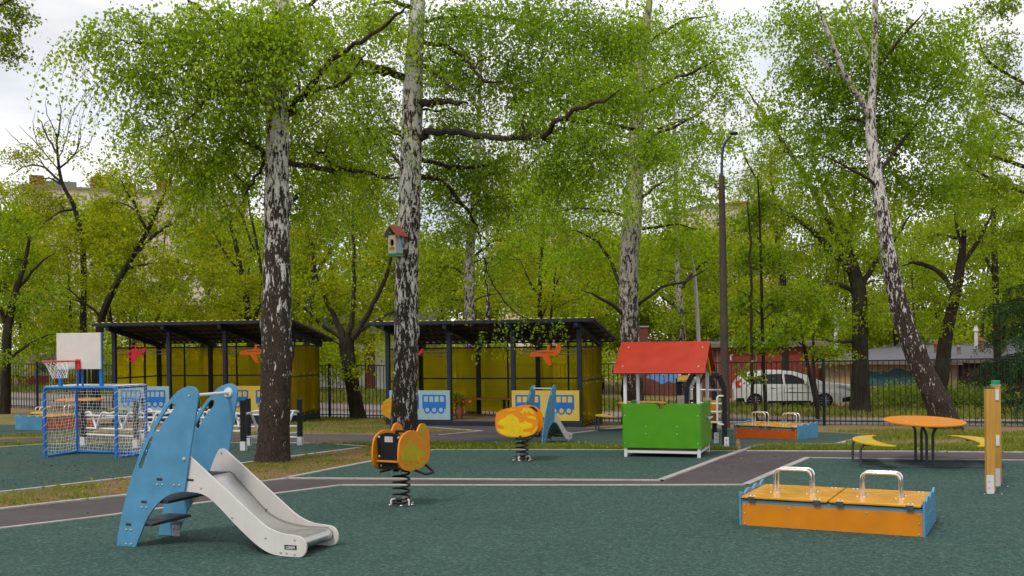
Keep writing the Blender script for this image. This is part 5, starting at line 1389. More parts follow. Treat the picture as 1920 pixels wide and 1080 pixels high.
# apartment blocks far behind
def block(label, u0, u1, vtop, Y, turn, pent, rows=9):
    a, b = P(u0, 700, Y), P(u1, 700, Y + turn); d = Vector((b.x - a.x, b.y - a.y, 0)); L = d.length; z0 = -2.0
    H_ = P(u0, vtop, Y).z - z0
    t = thing('apartment_block', label, 'building', (a.x, a.y, z0), math.atan2(d.y, d.x), 'apartment blocks beyond the trees')
    MB().box(0, L, 0, 14, -1, H_).build('wall', M['facade'], t)
    for x0, x1, h_ in pent:
        rfp = MB().box(L * x0, L * x1, 3, 9, H_, H_ + h_).build('roof_house', M['clay'], t)
        MB().box(L * x1 + .01, L * x1 + 5, 3.5, 8.5, H_, H_ + h_ * .7).build('roof_annexe', M['facade_dark'], t)
    MB().box(-.2, L + .2, -.2, 14.2, H_ + .001, H_ + .5).build('parapet', M['facade_dark'], t)
    nc = max(4, int(L / 4.2)); rows = int(H_ / 3.0)
    wm = None
    for r_i in range(rows):
        for c_i in range(nc):
            x_ = L * (c_i + .5) / nc; z_ = 1.2 + r_i * 3.0
            if z_ + 1.6 > H_ or z_ < H_ * .35: continue
            if wm is None:
                o = MB().box(-.8, .8, -.06, -.005, 0, 1.5).build('window', M['glass'], t); wm = o.data
            else: o = bpy.data.objects.new('window', wm); link(o, t)
            o.location = (x_, 0, z_)
block('pale apartment block behind the trees at the left', 40, 470, 352, 170, 14, [(.04, .10, 2.6), (.30, .36, 2.8), (.60, .66, 2.8)])
block('distant apartment block glimpsed between the middle birches', 1010, 1130, 432, 210, 10, [(.3, .5, 2)])
block('distant apartment block behind the utility pole', 1335, 1470, 388, 200, 8, [(.5, .7, 2)])

# ---------- passer-by half hidden behind the shelter post
def person(o, rz, label):
    t = thing('person', label, 'person', o, rz)
    def skin(name, vs, es, rad, mat, root):
        me = bpy.data.meshes.new(name); me.from_pydata(vs, es, []); me.materials.append(M[mat])
        ob = bpy.data.objects.new(name, me); link(ob, t)
        m = ob.modifiers.new('skin', 'SKIN'); sv = me.skin_vertices[0].data
        for i, q in enumerate(rad): sv[i].radius = q if hasattr(q, '__len__') else (q, q)
        sv[root].use_root = True
        ss = ob.modifiers.new('sub', 'SUBSURF'); ss.levels = 2; ss.render_levels = 2
        return ob
    vs = [(0,0,.92),(0,0,1.10),(0,0,1.30),(0,.0,1.42),(0,.0,1.50),(0,-.02,1.60),(0,-.02,1.70),
          (-.09,0,.88),(-.10,-.05,.50),(-.10,.06,.08),(-.10,-.10,.04),(.09,0,.88),(.10,.03,.50),(.10,.0,.08),(.10,-.15,.04),
          (-.17,0,1.38),(-.22,.02,1.12),(-.22,-.08,.90),(-.22,-.11,.80),(.17,0,1.38),(.22,.0,1.12),(.22,-.06,.90),(.22,-.09,.80)]
    es = [(0,1),(1,2),(2,3),(3,4),(4,5),(5,6),(0,7),(7,8),(8,9),(9,10),(0,11),(11,12),(12,13),(13,14),(3,15),(15,16),(16,17),(17,18),(3,19),(19,20),(20,21),(21,22)]
    rad = [(.13,.10),(.12,.09),(.15,.10),(.12,.08),.05,(.075,.09),(.07,.085),.08,.06,.042,.035,.08,.06,.042,.035,.055,.042,.034,.035,.055,.042,.034,.035]
    M['skin'] = paint('skin', (.45, .25, .17), .5)
    skin('body', vs, es, rad, 'skin', 0)
    vs2 = [(0,0,.94),(0,0,1.10),(0,0,1.30),(0,0,1.41),(-.17,0,1.38),(-.22,.02,1.16),(.17,0,1.38),(.22,0,1.16)]
    skin('shirt', vs2, [(0,1),(1,2),(2,3),(3,4),(4,5),(3,6),(6,7)], [(.15,.12),(.14,.11),(.17,.12),(.13,.10),.068,.060,.068,.060], 'white_paint', 0)
    vs3 = [(0,0,.95),(-.09,0,.88),(-.10,-.04,.56),(.09,0,.88),(.10,.02,.56)]
    skin('shorts', vs3, [(0,1),(1,2),(0,3),(3,4)], [(.145,.115),.095,.082,.095,.082], 'panel_blue', 0)
    MB().ball((0, .0, 1.665), .112, 14, 1.05).build('hair', M['black_board'], t, 0, True)
pp = G(733.5, 764)
person(pp, math.radians(150), 'passer-by in white shirt behind the fence, half hidden by the shelter post')
# ------------------------------------------------------------------ trees
def birch_bark(name, zdark, zwhite, white=(0.77, 0.72, 0.69), wmax=0.525):
    t = NT(name); s = t.sep('Object')
    hgt = t.n.new('ShaderNodeMapRange'); hgt.inputs['From Min'].default_value = zdark; hgt.inputs['From Max'].default_value = zwhite
    hgt.inputs['To Min'].default_value = 0.36; hgt.inputs['To Max'].default_value = wmax; t.l.new(s[2], hgt.inputs['Value'])
    n = t.noise(8.0, 6, 0.62, stretch=(1.9, 1.9, 0.62), dist=0.5)       # upright dark fissures
    n2 = t.noise(8, 4, 0.6, stretch=(1.0, 1.0, 5.5))                   # short flat lenticels
    n3 = t.noise(32, 4, 0.7, stretch=(1.4, 1.4, 0.55))
    nn_ = t.math('ADD', t.math('MULTIPLY', n, 0.62), t.math('MULTIPLY', n3, 0.38))
    msk = t.math('SUBTRACT', nn_, hgt.outputs[0]); mask = t.g(msk, -0.018, 0.022)
    dark = t.ramp(n3, [(0.3, (0.014, 0.010, 0.008)), (0.72, (0.075, 0.053, 0.040))])
    wh = t.ramp(n3, [(0.25, tuple(x * 0.7 for x in white)), (0.7, white)])
    wh = t.mix(t.g(n2, 0.60, 0.68, 0, 0.75), wh, (0.07, 0.055, 0.05))
    t.col(t.mix(mask, wh, dark)); t.rough(0.85)
    hb = t.math('ADD', t.math('MULTIPLY', n3, 0.7), t.math('MULTIPLY', mask, -0.5)); t.bump(hb, 1.0, 0.05)
    return t.m
def bark(name, a, b):
    t = NT(name); n = t.noise(9, 5, 0.65, stretch=(1.6, 1.6, 0.3)); n2 = t.noise(1.2, 3)
    k = t.ramp(n, [(0.3, a), (0.7, b)]); k = t.mix(t.g(n2, 0.45, 0.7, 0, 0.35), k, (0.06, 0.07, 0.03)); t.col(k); t.rough(0.9); t.bump(n, 0.9, 0.03); return t.m
M['birch1'] = birch_bark('birch_bark_left', -.2, 5.2)
M['birch2'] = birch_bark('birch_bark_right', -2.8, 5.0)
M['birch3'] = birch_bark('birch_bark_far', -1.2, 4.5, (0.50, 0.46, 0.40))
M['birch4'] = birch_bark('birch_bark_leaning', -.5, 6.0)
M['bark_dark'] = bark('dark_bark', (0.008, 0.006, 0.004), (0.036, 0.026, 0.018))
M['bark_branch'] = bark('branch_bark', (0.018, 0.013, 0.011), (0.055, 0.040, 0.031))
M['birch_leaf'] = leaf_mat('birch_leaves', [(0.151, 0.270, 0.015), (0.242, 0.383, 0.023), (0.327, 0.487, 0.030), (0.440, 0.571, 0.044)], 0.55)
M['birch_leaf2'] = leaf_mat('birch_leaves_deep', [(0.119, 0.223, 0.013), (0.185, 0.317, 0.017), (0.262, 0.407, 0.026), (0.347, 0.479, 0.037)], 0.55)
M['maple_leaf'] = leaf_mat('maple_leaves', [(0.154, 0.221, 0.009), (0.249, 0.322, 0.012), (0.340, 0.399, 0.019), (0.446, 0.449, 0.028)], 0.55)
M['deep_leaf'] = leaf_mat('deep_green_leaves', [(0.094, 0.178, 0.011), (0.164, 0.267, 0.015), (0.234, 0.356, 0.020), (0.327, 0.419, 0.028)], 0.55)
M['willow_leaf'] = leaf_mat('willow_leaves', [(0.120, 0.205, 0.011), (0.194, 0.293, 0.017), (0.271, 0.365, 0.025), (0.346, 0.407, 0.033)], 0.55)
M['needle'] = leaf_mat('spruce_needles', [(0.025, 0.066, 0.019), (0.048, 0.104, 0.025), (0.085, 0.160, 0.041)], 0.15)

class Tree:
    def __init__(s, name, label, base, bark_mat, leaf_m, group, Y):
        s.t = thing(name, label, 'tree', base, 0, group); s.base = Vector(base); s.Y = Y
        s.bark = bark_mat; s.leafm = leaf_m; s.nodes = []          # (point, radius) on the woody frame
        s.limbs = MB(); s.lp = []; s.la = []; s.ls = []
    def px(s, pts, off=0.0, slope=0.0, tip=False):
        """(u, v, width) list -> points and radii near the tree's own depth; slope bends the limb in depth"""
        out = []
        n = len(pts)
        if tip: pts = list(pts[:-1]) + [(pts[-1][0], pts[-1][1], pts[-1][2] * .3)]
        for i, q in enumerate(pts):
            Y = s.Y + off + slope * i / max(1, n - 1)
            out.append((P(q[0], q[1], Y), q[2] * Y / FPX / 2))
        return out
    def trunk(s, pts, sides=26, rough=0.05, mat=None, flare=True):
        w = s.px(pts); ctrl = [tuple(p) + (r,) for p, r in w]; sm = smooth_poly(ctrl, 11, False)
        sm[0] = tuple(sm[0][:2]) + (s.base.z - 0.25, sm[0][3])
        vs = []; fs = []; N = len(sm)
        ph1 = rng.uniform(0, 6.28, 6); kn = [(rng.uniform(.6, 8), rng.uniform(0, 6.28), rng.uniform(.10, .22)) for _ in range(9)]
        for i, (x, y, z, r) in enumerate(sm):
            zr = z - s.base.z
            fl = 1.0 + (0.10 * math.exp(-max(0, zr) / 0.22) if flare else 0)
            for k in range(sides):
                a = 2 * PI * k / sides
                q = 1 + rough * (0.5 * math.sin(3 * a + ph1[0] + zr * .6) + 0.5 * math.sin(5 * a + ph1[1] - zr * .9) + 0.6 * math.sin(2 * a + zr * 1.7 + ph1[2])) + rough * 0.7 * rng.normal(0, .35)
                for kz, ka, kh in kn: q += kh * math.exp(-((zr - kz) / .13) ** 2) * max(0, math.cos(a - ka)) ** 6
                if flare: q += 0.08 * math.exp(-max(0, zr) / 0.25) * math.sin(5 * a + ph1[3])
                vs.append((x + r * fl * q * math.cos(a) - s.base.x, y + r * fl * q * math.sin(a) - s.base.y, z - s.base.z))
            s.nodes.append((Vector((x, y, z)), r))
        for i in range(N - 1):
            for k in range(sides): fs.append((i*sides+k, i*sides+(k+1) % sides, (i+1)*sides+(k+1) % sides, (i+1)*sides+k))
        return MB().add(vs, fs).build('trunk', mat or s.bark, s.t, 0, True)
    def limb_w(s, w, sides=7, sub=4, wob=0.02, own=False, mat=None):
        ctrl = [tuple(p) + (r,) for p, r in w]; sm = smooth_poly(ctrl, sub, False)
        pts = []; rs = []
        for i, q in enumerate(sm):
            j = rng.normal(0, 1, 3) * wob * (1 if 0 < i < len(sm) - 1 else 0); p = Vector(q[:3]) + Vector(j); pts.append(p - s.base); rs.append(max(.0025, q[3])); s.nodes.append((p, q[3]))
        if own: MB().tube(pts, rs, sides, True).build('branch', mat or M['bark_branch'], s.t, 0, True)
        else: s.limbs.tube(pts, rs, sides, False)
    def limb(s, pts, off=0.0, slope=0.0, **k): s.limb_w(s.px(pts, off, slope, True), own=True, **k)
    def bough_to(s, c, r0=0.03, r1=0.006, sag=0.0, minz=None):
        """curved bough from the nearest wood to point c"""
        best = None
        for p, r in s.nodes:
            d = (p - c).length + max(0, p.z - c.z + .3) * .8
            if best is None or d < best[0]: best = (d, p, r)
        _, p, r = best; r0 = min(r0, r * .7); d = c - p
        m1 = p + d * .35 + Vector((rng.normal(0, .08), rng.normal(0, .08), d.length * .10)); m2 = p + d * .7 + Vector((rng.normal(0, .1), rng.normal(0, .1), d.length * .08 - sag))
        s.limb_w([(p, r0), (m1, r0 * .75), (m2, r0 * .5), (c, r1)], 5, 3, .015)
    def strands(s, start, dirs, length, n_leaf, droop, size, jit, draw=0.0, rad=0.003):
        """leafy twigs: start (n,3), dirs (n,3), length (n,)"""
        n = len(start); tt = (np.arange(n_leaf)[None, :] + rng.random((n, n_leaf))) / n_leaf
        L = length[:, None, None]; t3 = tt[:, :, None]
        pos = start[:, None, :] + dirs[:, None, :] * L * (t3 - 0.35 * droop * t3 ** 2) + np.array([0, 0, -1.0]) * L * droop * t3 ** 1.6
        pos = pos + rng.normal(0, jit, pos.shape)
        ax = rng.normal(0, 1, pos.shape); ax[..., 2] -= 0.9 * droop; ax /= np.linalg.norm(ax, axis=-1, keepdims=True)
        s.lp.append(pos.reshape(-1, 3)); s.la.append(ax.reshape(-1, 3)); s.ls.append(rng.uniform(.5, 1.3, n * n_leaf) * size)
        k = int(n * draw)
        if k:
            for i in rng.choice(n, k, replace=False):
                pts = []
                for q in (0, .35, .7, 1.0):
                    p = start[i] + dirs[i] * length[i] * (q - .35 * droop * q * q) + np.array([0, 0, -1.0]) * length[i] * droop * q ** 1.6
                    pts.append(Vector(p) - s.base)
                s.limbs.tube(pts, [rad * 1.6, rad * 1.2, rad, rad * .6], 3, False)
    def clump(s, u, v, ru, rv, n, n_leaf=12, size=.05, droop=.8, length=(.5, 1.2), off=0.0, depth=1.0, draw=.15, jit=.03, bough=True, rad=.003):
        """leafy twigs filling an ellipsoid round the photo position (u, v) at the tree's depth"""
        Y = s.Y + off; c = P(u, v, Y); k = Y / FPX; R = np.array([ru * k, (ru + rv) * .5 * k * depth, rv * k])
        if bough: s.bough_to(c + Vector((0, 0, R[2] * .3)), .035)
        x = rng.normal(0, 1, (n, 3)); x /= np.linalg.norm(x, axis=1, keepdims=True); x *= rng.random((n, 1)) ** (1 / 2.4)
        st = np.array(c)[None] + x * R
        # ragged edges: gather twigs in knots
        kn = max(2, n // 14); knots = st[rng.integers(0, n, kn)]; which = rng.integers(0, kn, n); f = rng.uniform(.25, .85, (n, 1)); st = st * (1 - f) + knots[which] * f + rng.normal(0, .09 * R.mean(), (n, 3))
        d = rng.normal(0, 1, (n, 3)); d[:, 2] = np.abs(d[:, 2]) * (.3 if droop > .4 else .8); d /= np.linalg.norm(d, axis=1, keepdims=True)
        s.strands(st, d, rng.uniform(length[0], length[1], n), n_leaf, droop, size, jit, draw, rad)
    def finish(s, branch_mat='bark_branch', wid=.72, leafname='crown'):
        if s.limbs.v: s.limbs.build('twigs', M[branch_mat], s.t, 0, True)['kind'] = 'stuff'
        if s.lp:
            pos = np.concatenate(s.lp) - np.array(s.base); o = leaf_mesh(leafname, pos, np.concatenate(s.la), np.concatenate(s.ls), wid, s.leafm, .25, s.t)
            return len(pos)
        return 0
NL = 0
BG = 'trees along the road'
# ---------- left birch
b = G(512, 866); T = Tree('birch_tree', 'left birch with dark furrowed trunk behind the slide', b, M['birch1'], M['birch_leaf'], 'birches', b.y)
T.trunk([(512, 868, 64), (513, 830, 60), (515, 770, 58), (518, 700, 56), (519, 600, 54), (520, 500, 50), (519, 400, 47), (520, 300, 44), (521, 200, 42), (522, 130, 39), (524, 60, 35), (526, 0, 32), (528, -120, 27), (532, -300, 20), (536, -520, 10)], 30)
for pts, sl_ in (([(540, 212, 15), (580, 165, 12), (625, 110, 10), (680, 75, 8), (740, 30, 6), (765, 8, 4)], -1.0), ([(575, 172, 9), (610, 162, 8), (640, 157, 7), (662, 132, 5), (690, 95, 4)], -.6),
    ([(540, 303, 11), (600, 315, 10), (680, 322, 8), (738, 330, 6)], 1.2), ([(503, 205, 9), (485, 180, 8), (465, 160, 6), (440, 140, 4)], -1.0), ([(503, 105, 13), (465, 85, 12), (440, 60, 10), (400, 42, 9), (370, 12, 7), (335, -15, 5)], -.8),
    ([(497, 290, 9), (455, 265, 7), (420, 262, 5), (385, 272, 3)], .8), ([(494, 292, 8), (488, 315, 6), (470, 352, 5), (452, 384, 3)], .3), ([(455, 82, 7), (425, 110, 6), (405, 150, 5), (388, 185, 5), (365, 212, 4), (325, 242, 3), (268, 272, 2)], -1.2),
    ([(420, 50, 6), (350, 72, 5), (290, 82, 4), (240, 78, 3), (205, 68, 2)], -1.5), ([(530, 40, 9), (590, 0, 7), (650, -60, 5)], 0.8), ([(520, -60, 9), (440, -110, 7), (360, -150, 4)], -.5), ([(565, 190, 6), (560, 160, 5), (556, 130, 4)], .3)):
    T.limb(pts, 0, sl_)
for u, v, ru, rv, n, off in ((420, 40, 110, 70, 230, -.8), (330, 60, 90, 80, 200, -.8), (300, 150, 50, 80, 110, -.6), (395, 150, 95, 80, 210, -.3), (470, 90, 90, 90, 220, -1.0), (520, 40, 90, 80, 240, -1.2), (535, 120, 45, 60, 70, -.9), (600, 50, 90, 80, 190, .3),
    (440, 240, 75, 70, 150, .4), (360, 230, 60, 75, 100, .4), (330, 300, 55, 40, 50, .4), (400, 320, 40, 60, 60, .3), (600, 200, 60, 80, 110, .8), (590, 290, 55, 60, 80, .8), (480, 180, 60, 60, 110, .5), (660, 130, 60, 60, 80, .3), (700, 40, 60, 50, 90, 0),
    (620, 350, 60, 50, 40, .9), (570, 380, 40, 50, 30, .6), (470, 330, 50, 50, 40, .6), (270, 230, 40, 60, 36, .2), (560, 60, 60, 60, 80, -.9), (185, 75, 50, 42, 62, -1.2), (210, 120, 28, 45, 26, -1.2), (145, 95, 30, 28, 20, -1.2), (250, 20, 70, 30, 60, -1.0), (425, 400, 22, 40, 18, .3)):
    T.clump(u, v, ru, rv, int(n * .92), 16, .058, .95, (.45, 1.45), off, 1.0, .36, rad=.0022)
for u, v, ru, rv, n, off in ((290, 210, 50, 60, 60, -.3), (340, 290, 60, 50, 60, .4), (420, 300, 60, 50, 70, .5), (470, 260, 45, 60, 50, .8), (590, 250, 60, 60, 80, .8), (640, 320, 60, 50, 70, .9), (560, 340, 40, 50, 45, .7), (390, 360, 45, 45, 36, .5), (600, 400, 50, 40, 34, 1.0), (270, 130, 45, 60, 60, -.6), (250, 60, 45, 50, 50, -.9), (660, 240, 50, 50, 50, .6)):
    T.clump(u, v, ru, rv, n, 15, .055, .95, (.5, 1.5), off, .9, .30)
for u, v, ru, rv, n in ((430, -110, 160, 70, 45), (620, -110, 150, 70, 45), (530, -300, 170, 110, 30)): T.clump(u, v, ru, rv, n, 12, .09, .7, (.5, 1.2), 0, 1.3, .05)
NL += T.finish()
# ---------- right birch
b = G(757, 836); T = Tree('birch_tree', 'right birch carrying the birdhouse', b, M['birch2'], M['birch_leaf2'], 'birches', b.y)
T.trunk([(757, 838, 56), (757, 800, 52), (758, 740, 49), (760, 660, 46), (762, 580, 43), (763, 500, 42), (767, 400, 40), (770, 330, 41), (772, 250, 39), (775, 150, 35), (780, 60, 31), (783, 0, 28), (788, -150, 23), (795, -330, 14), (800, -480, 7)], 28)
for pts, sl_ in (([(760, 145, 14), (720, 132, 15), (670, 112, 13), (640, 98, 11), (612, 80, 8), (585, 60, 5)], -1.5), ([(728, 136, 8), (690, 138, 7), (650, 135, 6), (615, 125, 4)], .8), ([(790, 196, 15), (830, 190, 13), (876, 193, 9)], -1.2),
    ([(786, 262, 17), (806, 247, 14), (850, 247, 13), (900, 255, 12), (950, 258, 12), (1018, 252, 11), (1040, 230, 10), (1085, 205, 8), (1130, 188, 6), (1170, 165, 4)], -2.5), ([(1028, 246, 9), (1080, 246, 7), (1130, 248, 6), (1175, 258, 4)], 0), ([(1060, 221, 8), (1130, 230, 7), (1210, 245, 6), (1255, 235, 4), (1285, 220, 3)], -1.0),
    ([(786, 333, 11), (820, 338, 9), (850, 362, 8), (880, 402, 6), (898, 440, 4), (905, 480, 3)], 1.2), ([(790, 78, 9), (850, 92, 8), (885, 130, 6), (920, 155, 5), (950, 150, 3)], -.8), ([(790, 118, 7), (830, 150, 6), (865, 172, 5)], -1.5), ([(790, 300, 9), (860, 312, 7), (920, 312, 6), (940, 330, 4)], 1.0),
    ([(752, 308, 7), (722, 282, 6), (690, 240, 5), (660, 200, 4), (655, 170, 3)], .9), ([(752, 248, 5), (725, 240, 5), (700, 265, 4), (678, 268, 3)], .7), ([(785, 20, 9), (740, 5, 8), (690, 10, 5)], -.5), ([(790, 40, 8), (870, 30, 7), (960, 35, 6), (1050, 60, 4)], 1.2), ([(783, -60, 9), (900, -110, 7), (1000, -140, 4)], 0), ([(783, -80, 8), (690, -120, 6)], 0)):
    T.limb(pts, 0, sl_)
for u, v, ru, rv, n, off in ((870, 40, 120, 70, 300, 0), (990, 40, 120, 80, 330, .5), (1090, 60, 110, 90, 300, 0), (700, 30, 90, 60, 170, -.5), (860, 130, 90, 70, 210, .4), (960, 140, 100, 80, 290, .6), (1070, 150, 100, 80, 290, -.5), (1170, 180, 90, 80, 230, -1.2), (1180, 80, 90, 70, 200, 0), (690, 190, 80, 70, 160, .8), (640, 120, 60, 50, 80, .3),
    (690, 270, 70, 60, 120, .8), (640, 250, 50, 60, 80, .8), (850, 230, 80, 60, 150, .8), (850, 300, 70, 60, 140, .8), (940, 310, 80, 60, 140, .8), (1000, 220, 70, 50, 140, -.8), (1100, 250, 90, 60, 200, -1.6), (1220, 270, 70, 55, 130, -2), (1040, 310, 70, 55, 120, -.8), (900, 380, 50, 60, 70, 1.0), (820, 380, 30, 40, 30, .8), (690, 350, 50, 40, 45, .8)):
    T.clump(u, v, ru, rv, int(n * 1.2), 15, .058, .85, (.4, 1.3), off, 1.0, .30, rad=.0024)
for u, v, ru, rv, n, off in ((700, 330, 60, 50, 70, .8), (660, 390, 50, 45, 50, 1.0), (830, 340, 50, 50, 60, .9), (900, 350, 60, 60, 80, 1.0), (960, 380, 60, 50, 60, .8), (860, 430, 40, 50, 40, 1.0), (1060, 350, 60, 50, 60, -.6), (1130, 310, 60, 50, 60, -1.2), (940, 470, 40, 60, 30, 1.2), (720, 250, 40, 50, 50, -.7), (810, 120, 50, 60, 60, -.8)):
    T.clump(u, v, ru, rv, n, 15, .056, .95, (.5, 1.6), off, .9, .30)
for u, v, ru, rv, n in ((880, -110, 170, 70, 45), (700, -120, 130, 70, 35), (1050, -100, 130, 70, 40), (800, -300, 190, 110, 30)): T.clump(u, v, ru, rv, n, 12, .09, .7, (.5, 1.2), 0, 1.3, .05)
# hanging sprays in front of the shelter roof
for u, v, n, L in ((945, 602, 5, .55), (905, 628, 4, .5), (985, 600, 5, .5), (1045, 610, 6, .35), (935, 640, 4, .5), (1010, 606, 4, .4), (900, 645, 3, .4)):
    c = np.array(P(u, v, T.Y + 2.2)); st = c + rng.normal(0, .05, (n, 3)); d = rng.normal(0, 1, (n, 3)); d[:, 2] = 0; d /= np.linalg.norm(d, axis=1, keepdims=True)
    T.strands(st, d * .6, np.full(n, L), 11, .9, .06, .02, 1.0, .004)
w = T.px([(905, 480, 3), (930, 540, 2.5), (965, 585, 2.2), (1000, 602, 2), (1045, 607, 1.6)], 1.8, .5); T.limb_w(w, 4)
w = T.px([(905, 480, 3), (915, 560, 2.2), (905, 620, 1.8)], 1.8, .5); T.limb_w(w, 4)
NL += T.finish()
# ---------- third birch, behind the right shelter
b = P(1187, 786, 29.5); b.z = terr(b.x, b.y); T = Tree('birch_tree', 'big pale birch rising behind the playhouse', b, M['birch3'], M['birch_leaf'], 'birches', 29.5)
T.trunk([(1187, 790, 44), (1185, 700, 39), (1180, 600, 36), (1180, 500, 36), (1187, 400, 34), (1192, 300, 29), (1196, 200, 22), (1206, 100, 16), (1216, 20, 13), (1222, -80, 9), (1226, -200, 5)], 20)
for pts, sl_ in (([(1170, 405, 6), (1130, 395, 5), (1080, 390, 4), (1040, 398, 3)], -1), ([(1172, 560, 8), (1140, 480, 6), (1100, 440, 4), (1060, 430, 3)], .5), ([(1195, 575, 7), (1240, 540, 5), (1290, 525, 4), (1330, 500, 3)], .5), ([(1178, 595, 8), (1130, 560, 6), (1090, 545, 4)], -1), ([(1205, 430, 6), (1260, 420, 4), (1310, 430, 3)], .6), ([(1205, 370, 6), (1230, 350, 5), (1260, 330, 3)], -.6),
    ([(1206, 180, 7), (1260, 150, 6), (1310, 130, 5), (1350, 110, 3)], -1), ([(1200, 260, 6), (1280, 230, 5), (1330, 200, 3)], 1), ([(1210, 80, 6), (1280, 40, 5), (1340, 30, 3)], 1), ([(1196, 200, 6), (1130, 150, 5), (1090, 100, 3)], .6)): T.limb(pts, 0, sl_)
for u, v, ru, rv, n, off in ((1190, 60, 100, 80, 210, .8), (1290, 60, 95, 80, 190, .5), (1340, 130, 70, 80, 120, .5), (1250, 170, 100, 80, 220, .8), (1150, 170, 90, 80, 190, .5), (1300, 250, 75, 65, 140, .5), (1210, 270, 90, 60, 150, 1.0), (1120, 300, 90, 60, 140, .5), (1080, 380, 80, 60, 110, 0), (1290, 340, 75, 60, 120, .5), (1240, 420, 60, 60, 80, .8), (1130, 450, 80, 60, 90, .8), (1060, 480, 70, 60, 80, 1), (1290, 450, 60, 60, 70, 1), (1000, 420, 60, 60, 80, 1.5), (1330, 380, 30, 40, 30, .5), (1370, 260, 34, 40, 36, .8), (1360, 190, 40, 50, 40, .6), (1385, 60, 30, 60, 30, .4), (1010, 330, 70, 60, 90, 1), (1030, 400, 60, 60, 70, 1), (1160, 380, 50, 60, 50, -1), (1180, 540, 70, 50, 50, 1.4)):
    T.clump(u, v, ru, rv, int(n * 1.6), 14, .080, .7, (.5, 1.4), off, 1.2, .08)
for u, v, ru, rv, n in ((1200, -80, 130, 80, 60),): T.clump(u, v, ru, rv, n, 12, .12, .7, (.5, 1.4), 0, 1.2, .05)
NL += T.finish()
# ---------- leaning birch on the right
b = G(1773, 806); T = Tree('birch_tree', 'leaning birch on the right by the round table', b, M['birch4'], M['birch_leaf2'], 'birches', b.y)
T.trunk([(1776, 808, 58), (1757, 750, 50), (1726, 685, 43), (1701, 620, 37), (1681, 550, 33), (1666, 480, 29), (1655, 400, 26), (1641, 320, 23), (1632, 240, 19), (1637, 150, 14), (1640, 80, 12), (1641, 0, 10), (1642, -120, 7)], 20)
T.limb([(1634, 230, 14), (1610, 180, 12), (1580, 130, 10), (1550, 60, 8), (1530, 0, 6)], 0, -1, mat=M['birch4']); T.limb([(1600, 160, 9), (1540, 110, 8), (1500, 60, 6), (1478, 20, 4)], 0, .6, mat=M['birch4']); T.limb([(1645, 330, 8), (1680, 280, 7), (1720, 230, 5), (1760, 140, 4)], 0, .8); T.limb([(1636, 140, 8), (1610, 60, 6), (1575, -20, 4)], 0, .8, mat=M['birch4'])
T.limb([(1650, 350, 7), (1600, 320, 5), (1540, 290, 4)], 0, -1); T.limb([(1638, 130, 6), (1700, 60, 5), (1740, 10, 3)], 0, -.5); T.limb([(1676, 545, 4), (1655, 500, 3), (1630, 480, 2)], 0, .5); T.limb([(1683, 560, 2.5), (1682, 590, 2)], -.3, 0)
for u, v, ru, rv, n, off in ((1640, 60, 100, 80, 240, .9), (1540, 50, 80, 80, 170, .3), (1570, 150, 90, 80, 210, .9), (1680, 150, 90, 80, 220, 1.0), (1740, 80, 80, 80, 160, .5), (1500, 130, 60, 70, 90, 1), (1620, 240, 95, 70, 180, 1.3), (1720, 250, 80, 70, 160, .8), (1540, 250, 80, 70, 140, 1), (1680, 330, 80, 60, 110, 1.3), (1580, 340, 80, 60, 110, 1.2), (1790, 160, 70, 70, 110, .5), (1500, 320, 60, 60, 80, 1), (1740, 350, 60, 60, 80, 1), (1460, 220, 50, 60, 60, 1), (1480, 30, 45, 60, 60, .5), (1800, 60, 60, 60, 70, 1), (1830, 250, 60, 60, 80, 1), (1790, 340, 60, 60, 70, 1), (1620, 420, 60, 50, 50, 1)):
    T.clump(u, v, ru, rv, int(n * 1.5), 14, .078, .75, (.5, 1.4), off, 1.2, .10)
T.clump(1640, -80, 150, 80, 60, 12, .12, .7, (.5, 1.4), 0, 1.2, .05)
NL += T.finish()

# ---------- trees of the second row
def simple(name, label, base_uv, Y, trunk, limbs, clumps, leaf, size, nleaf, droop, length, bark_m='bark_dark', draw=.1, group=BG, wid=.72, sides=10, dens=1.0):
    global NL
    if Y is None: b = G(*base_uv); Y = b.y
    else: b = P(base_uv[0], base_uv[1], Y); b.z = terr(b.x, b.y)
    T = Tree(name, label, b, M[bark_m], M[leaf], group, Y); T.trunk(trunk, sides, .06)
    for l in limbs: T.limb(l, 0, rng.uniform(-1.2, 1.2), sides=6)
    for c in clumps:
        u, v, ru, rv, n = c[:5]; off = c[5] if len(c) > 5 else rng.uniform(-.8, .8)
        T.clump(u, v, ru, rv, int(n * dens * 1.55), nleaf, size, droop, length, off, 1.1, draw, .05, True, .004)
    NL += T.finish(wid=wid); return T
